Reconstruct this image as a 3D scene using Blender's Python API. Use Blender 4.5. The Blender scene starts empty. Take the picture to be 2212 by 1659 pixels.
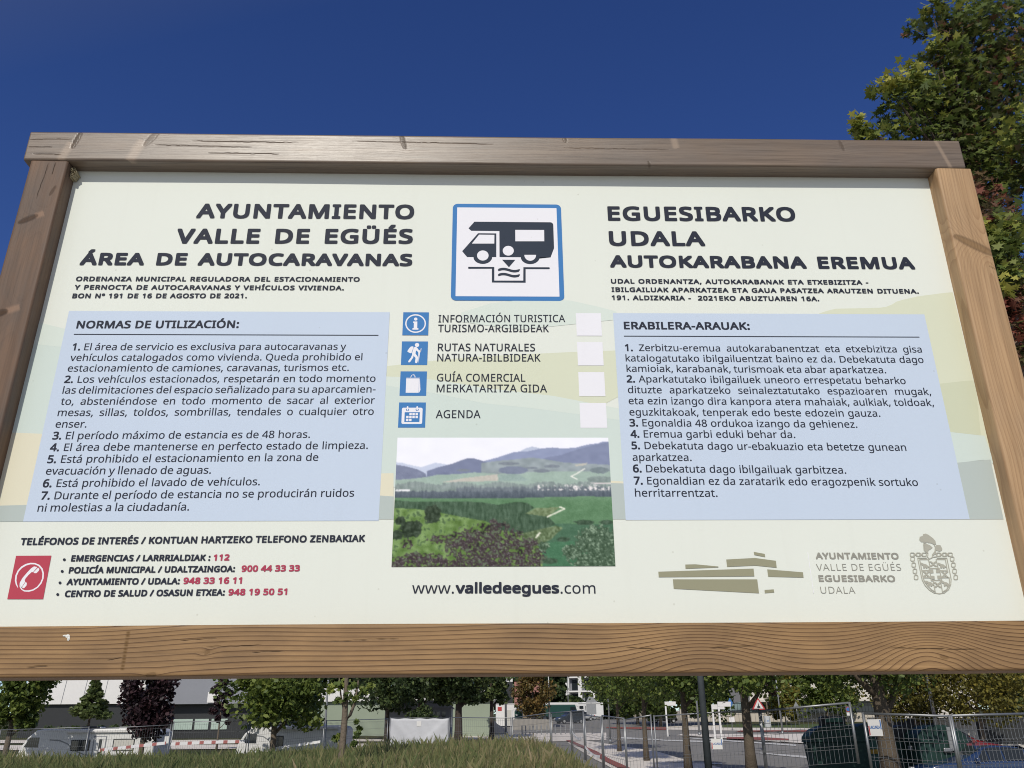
import bpy, math, json, random
import numpy as np
from mathutils import Vector, Matrix

scene = bpy.context.scene
col = scene.collection
R = math.radians

# ---------------------------------------------------------------- camera
EYE = 1.6                                   # eye height above the ground in front of the board
CAM = Vector((0.0, -2.0, EYE))              # two metres in front of the printed panel
PITCH, YAW, ROLL = R(22.7575), R(1.6399), R(-0.5313)
FWD = Vector((math.sin(YAW) * math.cos(PITCH), math.cos(YAW) * math.cos(PITCH), math.sin(PITCH)))
_r0 = Vector((math.cos(YAW), -math.sin(YAW), 0)); _u0 = _r0.cross(FWD)
RGT = math.cos(ROLL) * _r0 + math.sin(ROLL) * _u0
UPV = -math.sin(ROLL) * _r0 + math.cos(ROLL) * _u0
cd = bpy.data.cameras.new('camera'); cam = bpy.data.objects.new('camera', cd); col.objects.link(cam)
cd.sensor_width = 36.0; cd.lens = 3330.0 / 4032.0 * 36.0; cd.clip_start = 0.05; cd.clip_end = 5000
m3 = Matrix((RGT, UPV, -FWD)).transposed()
cam.matrix_world = Matrix.Translation(CAM) @ m3.to_4x4()
scene.camera = cam

# ---------------------------------------------------------------- sky, sun, exposure
SUN_AZ, SUN_EL = R(14.0), R(37.5)           # sun behind the viewer, a little to the left
to_sun = Vector((-math.sin(SUN_AZ) * math.cos(SUN_EL), -math.cos(SUN_AZ) * math.cos(SUN_EL), math.sin(SUN_EL)))
world = bpy.data.worlds.new('World'); scene.world = world; world.use_nodes = True
wn = world.node_tree.nodes; wl = world.node_tree.links
sky = wn.new('ShaderNodeTexSky'); sky.sky_type = 'NISHITA'; sky.sun_disc = False
sky.sun_elevation = SUN_EL; sky.sun_rotation = R(180) + SUN_AZ
sky.altitude = 1200; sky.air_density = 1.0; sky.dust_density = 0.1; sky.ozone_density = 4.0
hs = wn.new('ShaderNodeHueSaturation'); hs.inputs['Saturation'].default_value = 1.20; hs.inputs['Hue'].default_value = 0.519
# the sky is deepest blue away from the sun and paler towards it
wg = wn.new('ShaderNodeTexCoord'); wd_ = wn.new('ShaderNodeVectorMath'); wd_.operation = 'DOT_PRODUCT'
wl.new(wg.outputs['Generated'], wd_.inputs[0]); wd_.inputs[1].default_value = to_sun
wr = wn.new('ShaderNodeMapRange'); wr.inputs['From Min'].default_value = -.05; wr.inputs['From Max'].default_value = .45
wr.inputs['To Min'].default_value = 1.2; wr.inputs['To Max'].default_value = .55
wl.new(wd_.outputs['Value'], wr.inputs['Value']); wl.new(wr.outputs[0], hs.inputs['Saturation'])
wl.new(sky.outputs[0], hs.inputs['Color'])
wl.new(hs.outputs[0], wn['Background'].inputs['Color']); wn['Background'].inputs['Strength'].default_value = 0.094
sd = bpy.data.lights.new('sun', 'SUN'); sd.energy = 2.9; sd.angle = R(0.53); sd.color = (1.0, 0.945, 0.845)
sun = bpy.data.objects.new('sun', sd); col.objects.link(sun)
sun.rotation_euler = to_sun.to_track_quat('Z', 'Y').to_euler(); sun.location = (-6, -20, 20)
scene.view_settings.view_transform = 'Standard'; scene.view_settings.look = 'None'
scene.view_settings.exposure = 0.0; scene.view_settings.gamma = 1.0
scene.cycles.pixel_filter_type = 'BLACKMAN_HARRIS'; scene.cycles.filter_width = 1.05
scene.cycles.max_bounces = 6; scene.cycles.transparent_max_bounces = 8

# ---------------------------------------------------------------- helpers
def s2l(c):
    return tuple((x / 255 / 12.92) if x / 255 <= .04045 else ((x / 255 + .055) / 1.055) ** 2.4 for x in c)

def bearing(u, v, d):
    """Point at forward distance d seen in the direction (u, v) of a 2212 x 1659 view."""
    k = 2212 / 4032 * 3330.0
    r = FWD * k + RGT * (u - 1106) - UPV * (v - 829.5)
    return CAM + r * (d / r.y)

def gx(u, d): return bearing(u, 1597, d).x

def tag(o, label=None, cat=None, group=None, kind=None):
    if label: o['label'] = label
    if cat: o['category'] = cat
    if group: o['group'] = group
    if kind: o['kind'] = kind
    return o

def thing(name, label, cat, loc=(0, 0, 0), rz=0.0, group=None):
    o = bpy.data.objects.new(name, None); col.objects.link(o); o.location = loc; o.rotation_euler = (0, 0, rz)
    o.empty_display_size = .2
    return tag(o, label, cat, group)

def link_mesh(name, me, mat=None, parent=None):
    o = bpy.data.objects.new(name, me); col.objects.link(o)
    if mat: me.materials.append(mat)
    if parent: o.parent = parent
    return o

class MB:
    """Collects simple solids and builds them as one mesh."""
    def __init__(s): s.v = []; s.f = []
    def add(s, vs, fs):
        n = len(s.v); s.v += [tuple(p) for p in vs]; s.f += [tuple(i + n for i in f) for f in fs]; return s
    def box(s, x0, x1, y0, y1, z0, z1):
        return s.add([(x0, y0, z0), (x1, y0, z0), (x1, y1, z0), (x0, y1, z0), (x0, y0, z1), (x1, y0, z1), (x1, y1, z1), (x0, y1, z1)],
                     [(0, 3, 2, 1), (4, 5, 6, 7), (0, 1, 5, 4), (1, 2, 6, 5), (2, 3, 7, 6), (3, 0, 4, 7)])
    def tube(s, p0, p1, r0, r1=None, n=8, cap=True):
        r1 = r0 if r1 is None else r1
        p0 = Vector(p0); p1 = Vector(p1); d = (p1 - p0).normalized()
        a = d.cross(Vector((0, 0, 1)) if abs(d.z) < .9 else Vector((1, 0, 0))).normalized(); b = d.cross(a)
        vs = []
        for p, r in ((p0, r0), (p1, r1)):
            for i in range(n):
                t = 2 * math.pi * i / n; vs.append(p + (a * math.cos(t) + b * math.sin(t)) * r)
        fs = [(i, (i + 1) % n, n + (i + 1) % n, n + i) for i in range(n)]
        if cap: fs += [tuple(range(n))[::-1], tuple(range(n, 2 * n))]
        return s.add(vs, fs)
    def path(s, pts, radii, n=8):
        pts = [Vector(p) for p in pts]; rings = []; vs = []; fs = []
        for i, p in enumerate(pts):
            d = (pts[min(i + 1, len(pts) - 1)] - pts[max(i - 1, 0)]).normalized()
            a = d.cross(Vector((0, 0, 1)) if abs(d.z) < .9 else Vector((1, 0, 0))).normalized(); b = d.cross(a)
            for k in range(n):
                t = 2 * math.pi * k / n; vs.append(p + (a * math.cos(t) + b * math.sin(t)) * radii[i])
        for i in range(len(pts) - 1):
            for k in range(n):
                fs.append((i * n + k, i * n + (k + 1) % n, (i + 1) * n + (k + 1) % n, (i + 1) * n + k))
        fs += [tuple(range(n))[::-1], tuple(range((len(pts) - 1) * n, len(pts) * n))]
        return s.add(vs, fs)
    def prism(s, poly, y0, y1):
        """polygon in x, z extruded along y"""
        n = len(poly)
        vs = [(x, y0, z) for x, z in poly] + [(x, y1, z) for x, z in poly]
        fs = [tuple(range(n)), tuple(range(n, 2 * n))[::-1]] + [(i, i + n, (i + 1) % n + n, (i + 1) % n) for i in range(n)]
        return s.add(vs, fs)
    def build(s, name, mat=None, parent=None, smooth=False, bevel=0.0):
        me = bpy.data.meshes.new(name); me.from_pydata([tuple(v) for v in s.v], [], s.f); me.update()
        if smooth: me.shade_smooth()
        o = link_mesh(name, me, mat, parent)
        if bevel:
            b = o.modifiers.new('bevel', 'BEVEL'); b.width = bevel; b.segments = 2; b.limit_method = 'ANGLE'; b.angle_limit = R(40)
        return o

def big_mesh(name, verts, k):
    """verts (n*k, 3) as n polygons of k corners each"""
    verts = np.asarray(verts, dtype=np.float32); n = len(verts) // k
    me = bpy.data.meshes.new(name)
    me.vertices.add(len(verts)); me.vertices.foreach_set('co', verts.ravel())
    me.loops.add(len(verts)); me.loops.foreach_set('vertex_index', np.arange(len(verts), dtype=np.int32))
    me.polygons.add(n); me.polygons.foreach_set('loop_start', np.arange(0, len(verts), k, dtype=np.int32))
    me.update(calc_edges=True)
    return me

def grid_mesh(name, co, ms, n, closed=True):
    """(ms + 1) rings of n points each, joined by quads, with end caps"""
    me = bpy.data.meshes.new(name); co = np.asarray(co, np.float32)
    i, j = np.meshgrid(np.arange(ms), np.arange(n), indexing='ij'); j2 = (j + 1) % n
    q = np.stack([i * n + j, i * n + j2, (i + 1) * n + j2, (i + 1) * n + j], -1).reshape(-1)
    li = np.concatenate([q, np.arange(n)[::-1], np.arange(ms * n, (ms + 1) * n)]).astype(np.int32); nq = ms * n
    me.vertices.add(len(co)); me.vertices.foreach_set('co', co.ravel())
    me.loops.add(len(li)); me.loops.foreach_set('vertex_index', li)
    me.polygons.add(nq + 2); me.polygons.foreach_set('loop_start', np.concatenate([np.arange(0, 4 * nq, 4), [4 * nq, 4 * nq + n]]).astype(np.int32))
    me.update(calc_edges=True); return me

def attr(me, name, data):
    a = me.attributes.new(name, 'FLOAT', 'POINT'); a.data.foreach_set('value', np.asarray(data, dtype=np.float32))

# ---------------------------------------------------------------- materials
def new_mat(name):
    m = bpy.data.materials.new(name); m.use_nodes = True
    return m, m.node_tree.nodes, m.node_tree.links, m.node_tree.nodes['Principled BSDF']

def mat(name, c, rough=.6, var=.08, scale=3.0, metal=0.0, spec=.4, bump=0.0, bscale=40.0, coat=0.0):
    """plain material with a soft procedural mottle so that no surface is perfectly even"""
    m, n, l, p = new_mat(name)
    tc = n.new('ShaderNodeTexCoord'); nz = n.new('ShaderNodeTexNoise'); nz.inputs['Scale'].default_value = scale
    nz.inputs['Detail'].default_value = 6; l.new(tc.outputs['Object'], nz.inputs['Vector'])
    mx = n.new('ShaderNodeMix'); mx.data_type = 'RGBA'
    mx.inputs['A'].default_value = tuple(max(0, x * (1 - var)) for x in c) + (1,)
    mx.inputs['B'].default_value = tuple(min(1, x * (1 + var)) for x in c) + (1,)
    l.new(nz.outputs['Fac'], mx.inputs['Factor']); l.new(mx.outputs['Result'], p.inputs['Base Color'])
    p.inputs['Roughness'].default_value = rough; p.inputs['Metallic'].default_value = metal
    p.inputs['Specular IOR Level'].default_value = spec; p.inputs['Coat Weight'].default_value = coat
    if bump:
        n2 = n.new('ShaderNodeTexNoise'); n2.inputs['Scale'].default_value = bscale; n2.inputs['Detail'].default_value = 8
        l.new(tc.outputs['Object'], n2.inputs['Vector'])
        b = n.new('ShaderNodeBump'); b.inputs['Strength'].default_value = bump; b.inputs['Distance'].default_value = .05
        l.new(n2.outputs['Fac'], b.inputs['Height']); l.new(b.outputs['Normal'], p.inputs['Normal'])
    return m

def leaf_mat(name, stops, trans=.3, rough=.5):
    """foliage: colour by the leaf's own tint, part of the light passes through"""
    m, n, l, p = new_mat(name)
    at = n.new('ShaderNodeAttribute'); at.attribute_name = 'tint'
    cr = n.new('ShaderNodeValToRGB'); e = cr.color_ramp.elements
    e[0].position, e[0].color = stops[0][0], stops[0][1] + (1,); e[1].position, e[1].color = stops[-1][0], stops[-1][1] + (1,)
    for pos, c in stops[1:-1]:
        x = e.new(pos); x.color = c + (1,)
    l.new(at.outputs['Fac'], cr.inputs['Fac']); l.new(cr.outputs['Color'], p.inputs['Base Color'])
    p.inputs['Roughness'].default_value = rough; p.inputs['Specular IOR Level'].default_value = .35
    t = n.new('ShaderNodeBsdfTranslucent'); l.new(cr.outputs['Color'], t.inputs['Color'])
    ms = n.new('ShaderNodeMixShader'); ms.inputs['Fac'].default_value = trans
    l.new(p.outputs['BSDF'], ms.inputs[1]); l.new(t.outputs['BSDF'], ms.inputs[2])
    l.new(ms.outputs['Shader'], n['Material Output'].inputs['Surface'])
    return m

def wood_mat(name, light, dark, ringc, ring_amt, grey, grey_amt, rough, spec, fibre=.5, bump=.25, crack_amt=.85, ring_pow=5.0, streaks=.4):
    """timber: 'ring' growth-ring phase, 'knot' and 'crack' masks come from the beam's own grain"""
    m, n, l, p = new_mat(name)
    def A(nm):
        a = n.new('ShaderNodeAttribute'); a.attribute_name = nm; return a.outputs['Fac']
    def M(op, a, b=None, c=None):
        x = n.new('ShaderNodeMath'); x.operation = op
        for i, q in enumerate((a, b, c)):
            if q is None: continue
            if isinstance(q, (int, float)): x.inputs[i].default_value = q
            else: l.new(q, x.inputs[i])
        return x.outputs[0]
    def mixc(f, a, b):
        x = n.new('ShaderNodeMix'); x.data_type = 'RGBA'
        for k, q in (('Factor', f), ('A', a), ('B', b)):
            if isinstance(q, (int, float)): x.inputs[k].default_value = q
            elif isinstance(q, tuple): x.inputs[k].default_value = q + (1,)
            else: l.new(q, x.inputs[k])
        return x.outputs['Result']
    tc = n.new('ShaderNodeTexCoord')
    def noise(sc, scale=1.0, detail=5, rough_=.6):
        mp = n.new('ShaderNodeMapping'); mp.inputs['Scale'].default_value = sc
        l.new(tc.outputs['Object'], mp.inputs['Vector'])
        z = n.new('ShaderNodeTexNoise'); z.inputs['Scale'].default_value = scale; z.inputs['Detail'].default_value = detail
        z.inputs['Roughness'].default_value = rough_
        l.new(mp.outputs['Vector'], z.inputs['Vector']); return z.outputs['Fac']
    ring = M('FRACT', A('ring'))
    late = M('POWER', ring, ring_pow)                               # soft rise, sharp edge: early wood to late wood
    late = M('MULTIPLY', late, M('SUBTRACT', 1.0, M('SMOOTHSTEP', .95, 1.0, ring) if False else M('POWER', ring, 40.0)))
    fine = noise((6, 300, 300), 1.0, 6)
    streak = noise((1.6, 60, 60), 1.0, 5)
    blotch = noise((5, 14, 14), 1.0, 4)
    fb = M('MULTIPLY', M('SUBTRACT', streak, .5), 1.6 * fibre)
    base = mixc(M('ADD', .5, fb), dark, light)
    mr = n.new('ShaderNodeMapRange'); mr.inputs['From Min'].default_value = .38; mr.inputs['From Max'].default_value = .66
    mr.inputs['To Max'].default_value = grey_amt; l.new(blotch, mr.inputs['Value'])
    base = mixc(mr.outputs[0], base, grey)
    dk = n.new('ShaderNodeMapRange'); dk.inputs['From Min'].default_value = .50; dk.inputs['From Max'].default_value = .72
    dk.inputs['To Max'].default_value = streaks; l.new(noise((1.1, 26, 26), 1.0, 6), dk.inputs['Value'])
    base = mixc(dk.outputs[0], base, tuple(x * .55 for x in dark))
    rv = n.new('ShaderNodeMapRange'); rv.inputs['From Min'].default_value = .35; rv.inputs['From Max'].default_value = .62
    rv.inputs['To Min'].default_value = ring_amt * .6; rv.inputs['To Max'].default_value = ring_amt; l.new(noise((1.3, 9, 9), 1.0, 4), rv.inputs['Value'])
    base = mixc(M('MULTIPLY', late, rv.outputs[0]), base, ringc)
    fc = n.new('ShaderNodeMapRange'); fc.inputs['From Min'].default_value = .34; fc.inputs['From Max'].default_value = .47
    fc.inputs['To Min'].default_value = .35 * fibre; fc.inputs['To Max'].default_value = 0.0; l.new(fine, fc.inputs['Value'])
    base = mixc(fc.outputs[0], base, tuple(x * .35 for x in dark))
    base = mixc(M('MULTIPLY', A('pale'), .45), base, tuple(min(1, x * 1.7) for x in light))
    base = mixc(M('MULTIPLY', A('knot'), .75), base, tuple(x * .42 for x in dark))
    base = mixc(M('MULTIPLY', A('crack'), crack_amt), base, (.012, .009, .008))
    l.new(base, p.inputs['Base Color'])
    rg = M('ADD', rough - .07, M('MULTIPLY', fine, .16)); l.new(rg, p.inputs['Roughness'])
    l.new(M('MULTIPLY', spec, M('SUBTRACT', 1.0, M('MULTIPLY', .9, M('MAXIMUM', A('knot'), A('crack'))))), p.inputs['Specular IOR Level'])
    h = M('SUBTRACT', M('ADD', M('MULTIPLY', late, .5 * ring_amt), M('MULTIPLY', fine, .9)), M('MULTIPLY', A('crack'), 2.0))
    h = M('SUBTRACT', h, M('MULTIPLY', A('knot'), .5))
    b = n.new('ShaderNodeBump'); b.inputs['Strength'].default_value = bump; b.inputs['Distance'].default_value = .0015
    l.new(h, b.inputs['Height']); l.new(b.outputs['Normal'], p.inputs['Normal'])
    return m

def glass_mat(name, c=(.02, .025, .03), rough=.06):
    m, n, l, p = new_mat(name); p.inputs['Base Color'].default_value = c + (1,); p.inputs['Roughness'].default_value = rough
    p.inputs['Specular IOR Level'].default_value = .6
    tc = n.new('ShaderNodeTexCoord'); nz = n.new('ShaderNodeTexNoise'); nz.inputs['Scale'].default_value = 1.5
    l.new(tc.outputs['Object'], nz.inputs['Vector'])
    mr = n.new('ShaderNodeMapRange'); mr.inputs['To Min'].default_value = rough * .6; mr.inputs['To Max'].default_value = rough * 2.2
    l.new(nz.outputs['Fac'], mr.inputs['Value']); l.new(mr.outputs[0], p.inputs['Roughness'])
    return m

# ---------------------------------------------------------------- terrain
def sstep(a, b, x):
    t = np.clip((x - a) / (b - a), 0, 1); return t * t * (3 - 2 * t)
_BD = [0, 14, 40, 50, 60, 80, 110, 150, 200, 300, 600, 1500]
_BZ = [0, .04, .25, .45, .80, 1.55, 2.5, 4.2, 5.8, 8.0, 15., 40.]
_LD = [0, 14, 40, 44, 46, 51.5, 57, 62, 80, 110, 150, 200, 300, 600, 1500]
_LZ = [0, .04, 0, -.25, -.62, -.62, .75, 1.0, 1.75, 2.6, 4.2, 5.8, 8.0, 15., 40.]
def H(x, d):
    """ground height; x across, d forward distance from the viewer"""
    x = np.asarray(x, float); d = np.asarray(d, float)
    zr = np.interp(d, _BD, _BZ); zl = np.interp(d, _LD, _LZ)
    k = sstep(-8.5, -4.5, x)
    z = zl * (1 - k) + zr * k
    crest = np.interp(x, [-40, -17, -10.7, -5, 0, 1.7, 2.2, 4.0], [.66, .72, .87, .98, 1.10, 1.10, 1.0, .3])
    b = sstep(10, 31, d) * (1 - sstep(35, 40, d)) * (1 - sstep(1.9, 4.4, x - (d - 33) * .02))
    z = z * (1 - b) + np.maximum(crest, z) * b
    far = sstep(18, 200, np.abs(x)) * sstep(30, 120, d)
    return z + far * 1.5
def hz(x, d): return float(H(x, d))
def ground_at(u, v):
    """where the line of sight (u, v) meets the ground"""
    lo = 6.0
    prev = None
    for d in np.concatenate([np.arange(30, 80, .5), np.arange(80, 260, 2)]):
        p = bearing(u, v, d)
        if p.z < hz(p.x, d):
            return p.x, d
    return p.x, 260.0

M = {}
def ground_mat():
    m, n, l, p = new_mat('dry_grass_ground')
    tc = n.new('ShaderNodeTexCoord')
    a = n.new('ShaderNodeTexNoise'); a.inputs['Scale'].default_value = .22; a.inputs['Detail'].default_value = 8
    b = n.new('ShaderNodeTexNoise'); b.inputs['Scale'].default_value = 6; b.inputs['Detail'].default_value = 6
    for q in (a, b): l.new(tc.outputs['Object'], q.inputs['Vector'])
    c1 = n.new('ShaderNodeValToRGB'); c1.color_ramp.elements[0].color = (.045, .06, .022, 1); c1.color_ramp.elements[1].color = (.14, .12, .06, 1)
    c1.color_ramp.elements[0].position = .35; c1.color_ramp.elements[1].position = .7
    l.new(a.outputs['Fac'], c1.inputs['Fac'])
    mx = n.new('ShaderNodeMix'); mx.data_type = 'RGBA'; mx.inputs['B'].default_value = (.05, .055, .025, 1)
    l.new(b.outputs['Fac'], mx.inputs['Factor']); l.new(c1.outputs['Color'], mx.inputs['A']); l.new(mx.outputs['Result'], p.inputs['Base Color'])
    p.inputs['Roughness'].default_value = .95; p.inputs['Specular IOR Level'].default_value = .1
    return m
xs = np.concatenate([np.linspace(-900, -70, 24), np.arange(-60, 60.1, .8), np.linspace(70, 900, 24)])
ds = np.concatenate([np.linspace(-60, 8, 12), np.arange(10, 64, .6), np.linspace(65, 150, 40), np.linspace(160, 300, 12), np.array([400, 600, 900, 1500, 2500])])
XX, DD = np.meshgrid(xs, ds); ZZ = H(XX, np.clip(DD, 0, None))
vs = np.stack([XX, DD - 2.0, ZZ], -1).reshape(-1, 3); nx = len(xs)
fs = [(j * nx + i, j * nx + i + 1, (j + 1) * nx + i + 1, (j + 1) * nx + i) for j in range(len(ds) - 1) for i in range(nx - 1)]
me = bpy.data.meshes.new('ground'); me.from_pydata(vs.tolist(), [], fs); me.shade_smooth()
tag(link_mesh('ground', me, ground_mat()), kind='structure')

M['asphalt'] = mat('asphalt', (.25, .24, .225), .9, .16, .8, spec=.2, bump=.2, bscale=60)
M['paving'] = mat('pale_paving', (.76, .70, .63), .85, .10, .6, spec=.2)
M['red_paving'] = mat('red_paving', (.30, .105, .09), .85, .12, .8, spec=.2)
M['white_paint'] = mat('white_road_paint', (.62, .61, .58), .7, .15, 2.0, spec=.3)
M['kerb'] = mat('kerb_stone', (.40, .38, .35), .85, .12, 1.2, spec=.2)

def sheet(name, A, B, off, m, nseg=24, nacross=5, kind='structure'):
    """strip of surfacing between two lines of (x, d) points, laid on the ground"""
    def along(P, t):
        P = np.array(P, float); L = np.r_[0, np.cumsum(np.hypot(*np.diff(P, axis=0).T))]; s = t * L[-1]
        return np.interp(s, L, P[:, 0]), np.interp(s, L, P[:, 1])
    v = []; f = []
    for i in range(nseg + 1):
        a = along(A, i / nseg); b = along(B, i / nseg)
        for j in range(nacross + 1):
            k = j / nacross; x = a[0] * (1 - k) + b[0] * k; d = a[1] * (1 - k) + b[1] * k
            v.append((x, d - 2.0, hz(x, d) + off))
    w = nacross + 1
    for i in range(nseg):
        for j in range(nacross): f.append((i * w + j, i * w + j + 1, (i + 1) * w + j + 1, (i + 1) * w + j))
    me = bpy.data.meshes.new(name); me.from_pydata(v, [], f); me.update()
    if me.polygons and sum(p.normal.z for p in me.polygons) < 0: me.flip_normals()
    return tag(link_mesh(name, me, m), kind=kind)
def px(*uv): return [ground_at(u, v) for u, v in uv]

sheet('bounce_ground', [(-26, -40), (-26, 17)], [(26, -40), (26, 17)], .02, mat('bounce_paving', (.40, .375, .34), .9, .12, .6, spec=.2), 30, 20)  # unseen pale paving, added to bounce sunlight up onto the board
# the streets and pavements behind the board
sheet('road', [(3.3, 33), (3.0, 45), (-3, 58), (-4, 75), (-3, 110), (6, 160), (16, 240)], [(34, 30), (40, 45), (42, 60), (42, 75), (34, 110), (30, 160), (34, 240)], .03, M['asphalt'], 70, 24)
sheet('service_road', [(-40, 44.2), (-3.2, 45.0)], [(-40, 57.5), (-3.0, 57.5)], .03, M['asphalt'], 40, 10)
sheet('path', px((-60, 1623), (350, 1621), (830, 1617)), px((-60, 1612), (350, 1611), (830, 1608)), .05, M['paving'], 40, 4)
sheet('path', px((-60, 1607), (350, 1606), (830, 1603)), px((-60, 1601), (350, 1600), (830, 1598)), .05, M['paving'], 40, 4)
sheet('pavement', px((960, 1611), (1120, 1606), (1310, 1600)), px((960, 1592), (1150, 1586), (1310, 1585)), .06, M['paving'], 24, 6)
sheet('cycle_path', px((930, 1609), (1020, 1607), (1085, 1602)), px((930, 1602), (1010, 1600), (1085, 1599)), .09, M['red_paving'], 16, 3)
sheet('pavement', px((1226, 1606), (1300, 1650), (1330, 1668)), px((1262, 1601), (1420, 1626), (1560, 1662)), .06, M['paving'], 24, 8)
sheet('cycle_path', px((1222, 1602), (1275, 1627), (1335, 1664)), px((1232, 1602), (1290, 1627), (1362, 1664)), .10, M['red_paving'], 24, 3)
sheet('pavement', px((1440, 1578), (1560, 1580), (1800, 1582)), px((1440, 1569), (1560, 1569), (1800, 1569)), .06, M['paving'], 24, 5)
sheet('traffic_island', px((1462, 1591), (1600, 1600), (1780, 1612)), px((1475, 1588), (1600, 1588), (1780, 1588)), .10, M['paving'], 24, 5)
sheet('cycle_path', px((1570, 1599), (1660, 1603), (1705, 1603)), px((1570, 1596), (1650, 1596), (1705, 1600)), .13, M['red_paving'], 16, 3)
sheet('cycle_path', px((1590, 1583), (1790, 1584)), px((1600, 1580), (1790, 1579)), .10, M['red_paving'], 12, 3)
sheet('cycle_path', px((1310, 1575), (1440, 1579)), px((1310, 1572), (1440, 1574)), .09, M['red_paving'], 12, 3)
sheet('road_marking', px((1340, 1597), (1430, 1602), (1560, 1607)), px((1340, 1595), (1430, 1599.5), (1560, 1604)), .06, M['white_paint'], 16, 2)
sheet('road_marking', px((1490, 1597), (1600, 1605), (1720, 1614)), px((1490, 1595.5), (1600, 1602.5), (1720, 1611)), .06, M['white_paint'], 16, 2)
sheet('road_marking', px((1640, 1631), (1760, 1642)), px((1640, 1628), (1760, 1637)), .06, M['white_paint'], 8, 2)
sheet('road_marking', px((1440, 1650), (1560, 1655)), px((1440, 1648), (1560, 1652)), .06, M['white_paint'], 8, 2)

# ---------------------------------------------------------------- timber
def timber(name, L, w, dth, pith, spacing, knots=(), cracks=(), spikes=(), pale=(), wav=.004, parent=None, m=None, seed=1, ends=True, marks=()):
    """squared beam, local x along, z height w (0..w), y depth (0 front .. dth back), with its own grain"""
    rng = np.random.default_rng(seed)
    rad = .007
    def side(a, b, n): return [a + (b - a) * i / n for i in range(n + 1)]
    prof = []
    def arcp(cy, cz, a0):
        for i in range(5):
            t = R(a0 + 90 * i / 4); prof.append((cy + rad * math.cos(t), cz + rad * math.sin(t)))
    ns = 46
    # front face from top to bottom, bottom, back, top
    arcp(rad, w - rad, 90)                                     # top front corner, ends on the front face
    for z in side(w - rad, rad, ns)[1:-1]: prof.append((0.0, z))
    arcp(rad, rad, 180)
    for y in side(rad, dth - rad, 8)[1:-1]: prof.append((y, 0.0))
    arcp(dth - rad, rad, 270)
    for z in side(rad, w - rad, 6)[1:-1]: prof.append((dth, z))
    arcp(dth - rad, w - rad, 0)
    for y in side(dth - rad, rad, 8)[1:-1]: prof.append((y, w))
    prof = np.array(prof); n = len(prof)
    ms = max(8, int(L / .0028)); sx = np.linspace(0, L, ms + 1)
    S = np.repeat(sx[:, None], n, 1); Y = np.repeat(prof[None, :, 0], ms + 1, 0); Z = np.repeat(prof[None, :, 1], ms + 1, 0)
    # slow bow of the pith along the beam
    ph = rng.uniform(0, 6, 6)
    wob = wav * (np.sin(S * 2.1 + ph[0]) + .6 * np.sin(S * 5.3 + ph[1]) + .25 * np.sin(S * 13 + ph[2] + Z * 20))
    r = np.sqrt((Y - pith[0]) ** 2 + (Z - pith[1]) ** 2) + wob
    knot = np.zeros_like(S); crack = np.zeros_like(S); pl = np.zeros_like(S)
    for (s0, z0, amp, ss, sz) in knots:                        # grain swerving round a buried branch
        r = r + amp * np.exp(-((S - s0) / ss) ** 2 - ((Z - z0) / sz) ** 2)
    for (s0, z0, s1, z1, wd, dark) in spikes:                  # a branch cut open: elongated dark eye with bark round it
        d = np.hypot(s1 - s0, z1 - z0) + 1e-6; ax, az = (s1 - s0) / d, (z1 - z0) / d
        t = (S - s0) * ax + (Z - z0) * az; q = np.abs(-(S - s0) * az + (Z - z0) * ax)
        hw = wd * np.sqrt(np.clip(1 - ((t - d / 2) / (d / 2 + wd)) ** 2, 0, 1))
        inside = np.clip((hw - q) / (wd * .25), 0, 1) * (Y < .012)
        rim = np.exp(-((q - hw) / (wd * .28)) ** 2) * (hw > 0) * (Y < .012)
        knot = np.maximum(knot, inside * dark * .8); crack = np.maximum(crack, rim * dark * .55)
        r = r + min(.012, wd * 1.1) * np.exp(-(q / (wd * 2.6)) ** 2) * np.exp(-((t - d / 2) / (d * .8 + .02)) ** 2)
    for (s0, z0, s1, z1, wd) in cracks:
        d = np.hypot(s1 - s0, z1 - z0) + 1e-6; ax, az = (s1 - s0) / d, (z1 - z0) / d
        t = (S - s0) * ax + (Z - z0) * az; q = np.abs(-(S - s0) * az + (Z - z0) * ax + .0005 * np.sin(t * 70 + s0 * 50) + .0003 * np.sin(t * 210))
        k = np.clip(1.25 - q / (wd * .55 + .0006), 0, 1) * np.clip(np.minimum(t, d - t) / (d * .15) + .2, 0, 1) * (t > 0) * (t < d)
        crack = np.maximum(crack, k * (Y < dth * .7))
    for (s0, z0, s1, z1, wd) in pale:
        d = np.hypot(s1 - s0, z1 - z0) + 1e-6; ax, az = (s1 - s0) / d, (z1 - z0) / d
        t = (S - s0) * ax + (Z - z0) * az; q = np.abs(-(S - s0) * az + (Z - z0) * ax)
        pl = np.maximum(pl, np.clip(1.6 - q / wd, 0, 1) * (t > 0) * (t < d) * (Y < .01))
    for (s0, z0, s1, z1, wd) in marks:                         # pencil mark of the carpenter
        t = (Z - z1) / (z0 - z1); k = np.clip(1.5 - np.abs(S - s0) / wd, 0, 1) * (t > 0) * (t < 1) * (Y < .01)
        knot = np.maximum(knot, k * (.35 + .65 * (np.sin(Z * 900) > -.2)))
    co = np.stack([S, Y, Z], -1).reshape(-1, 3)
    co[:, 1] += .0006 * np.sin(co[:, 0] * 7 + ph[3]); co[:, 2] += .0008 * np.sin(co[:, 0] * 3.1 + ph[4])
    me = grid_mesh(name, co, ms, n); me.shade_smooth()
    me.polygons[-1].use_smooth = False; me.polygons[-2].use_smooth = False
    if me.polygons[0].normal.dot(Vector((0, 0, 1))) < 0 and False: me.flip_normals()
    attr(me, 'ring', (r / spacing).ravel()); attr(me, 'knot', knot.ravel()); attr(me, 'crack', crack.ravel()); attr(me, 'pale', pl.ravel())
    return link_mesh(name, me, m, parent)

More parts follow.
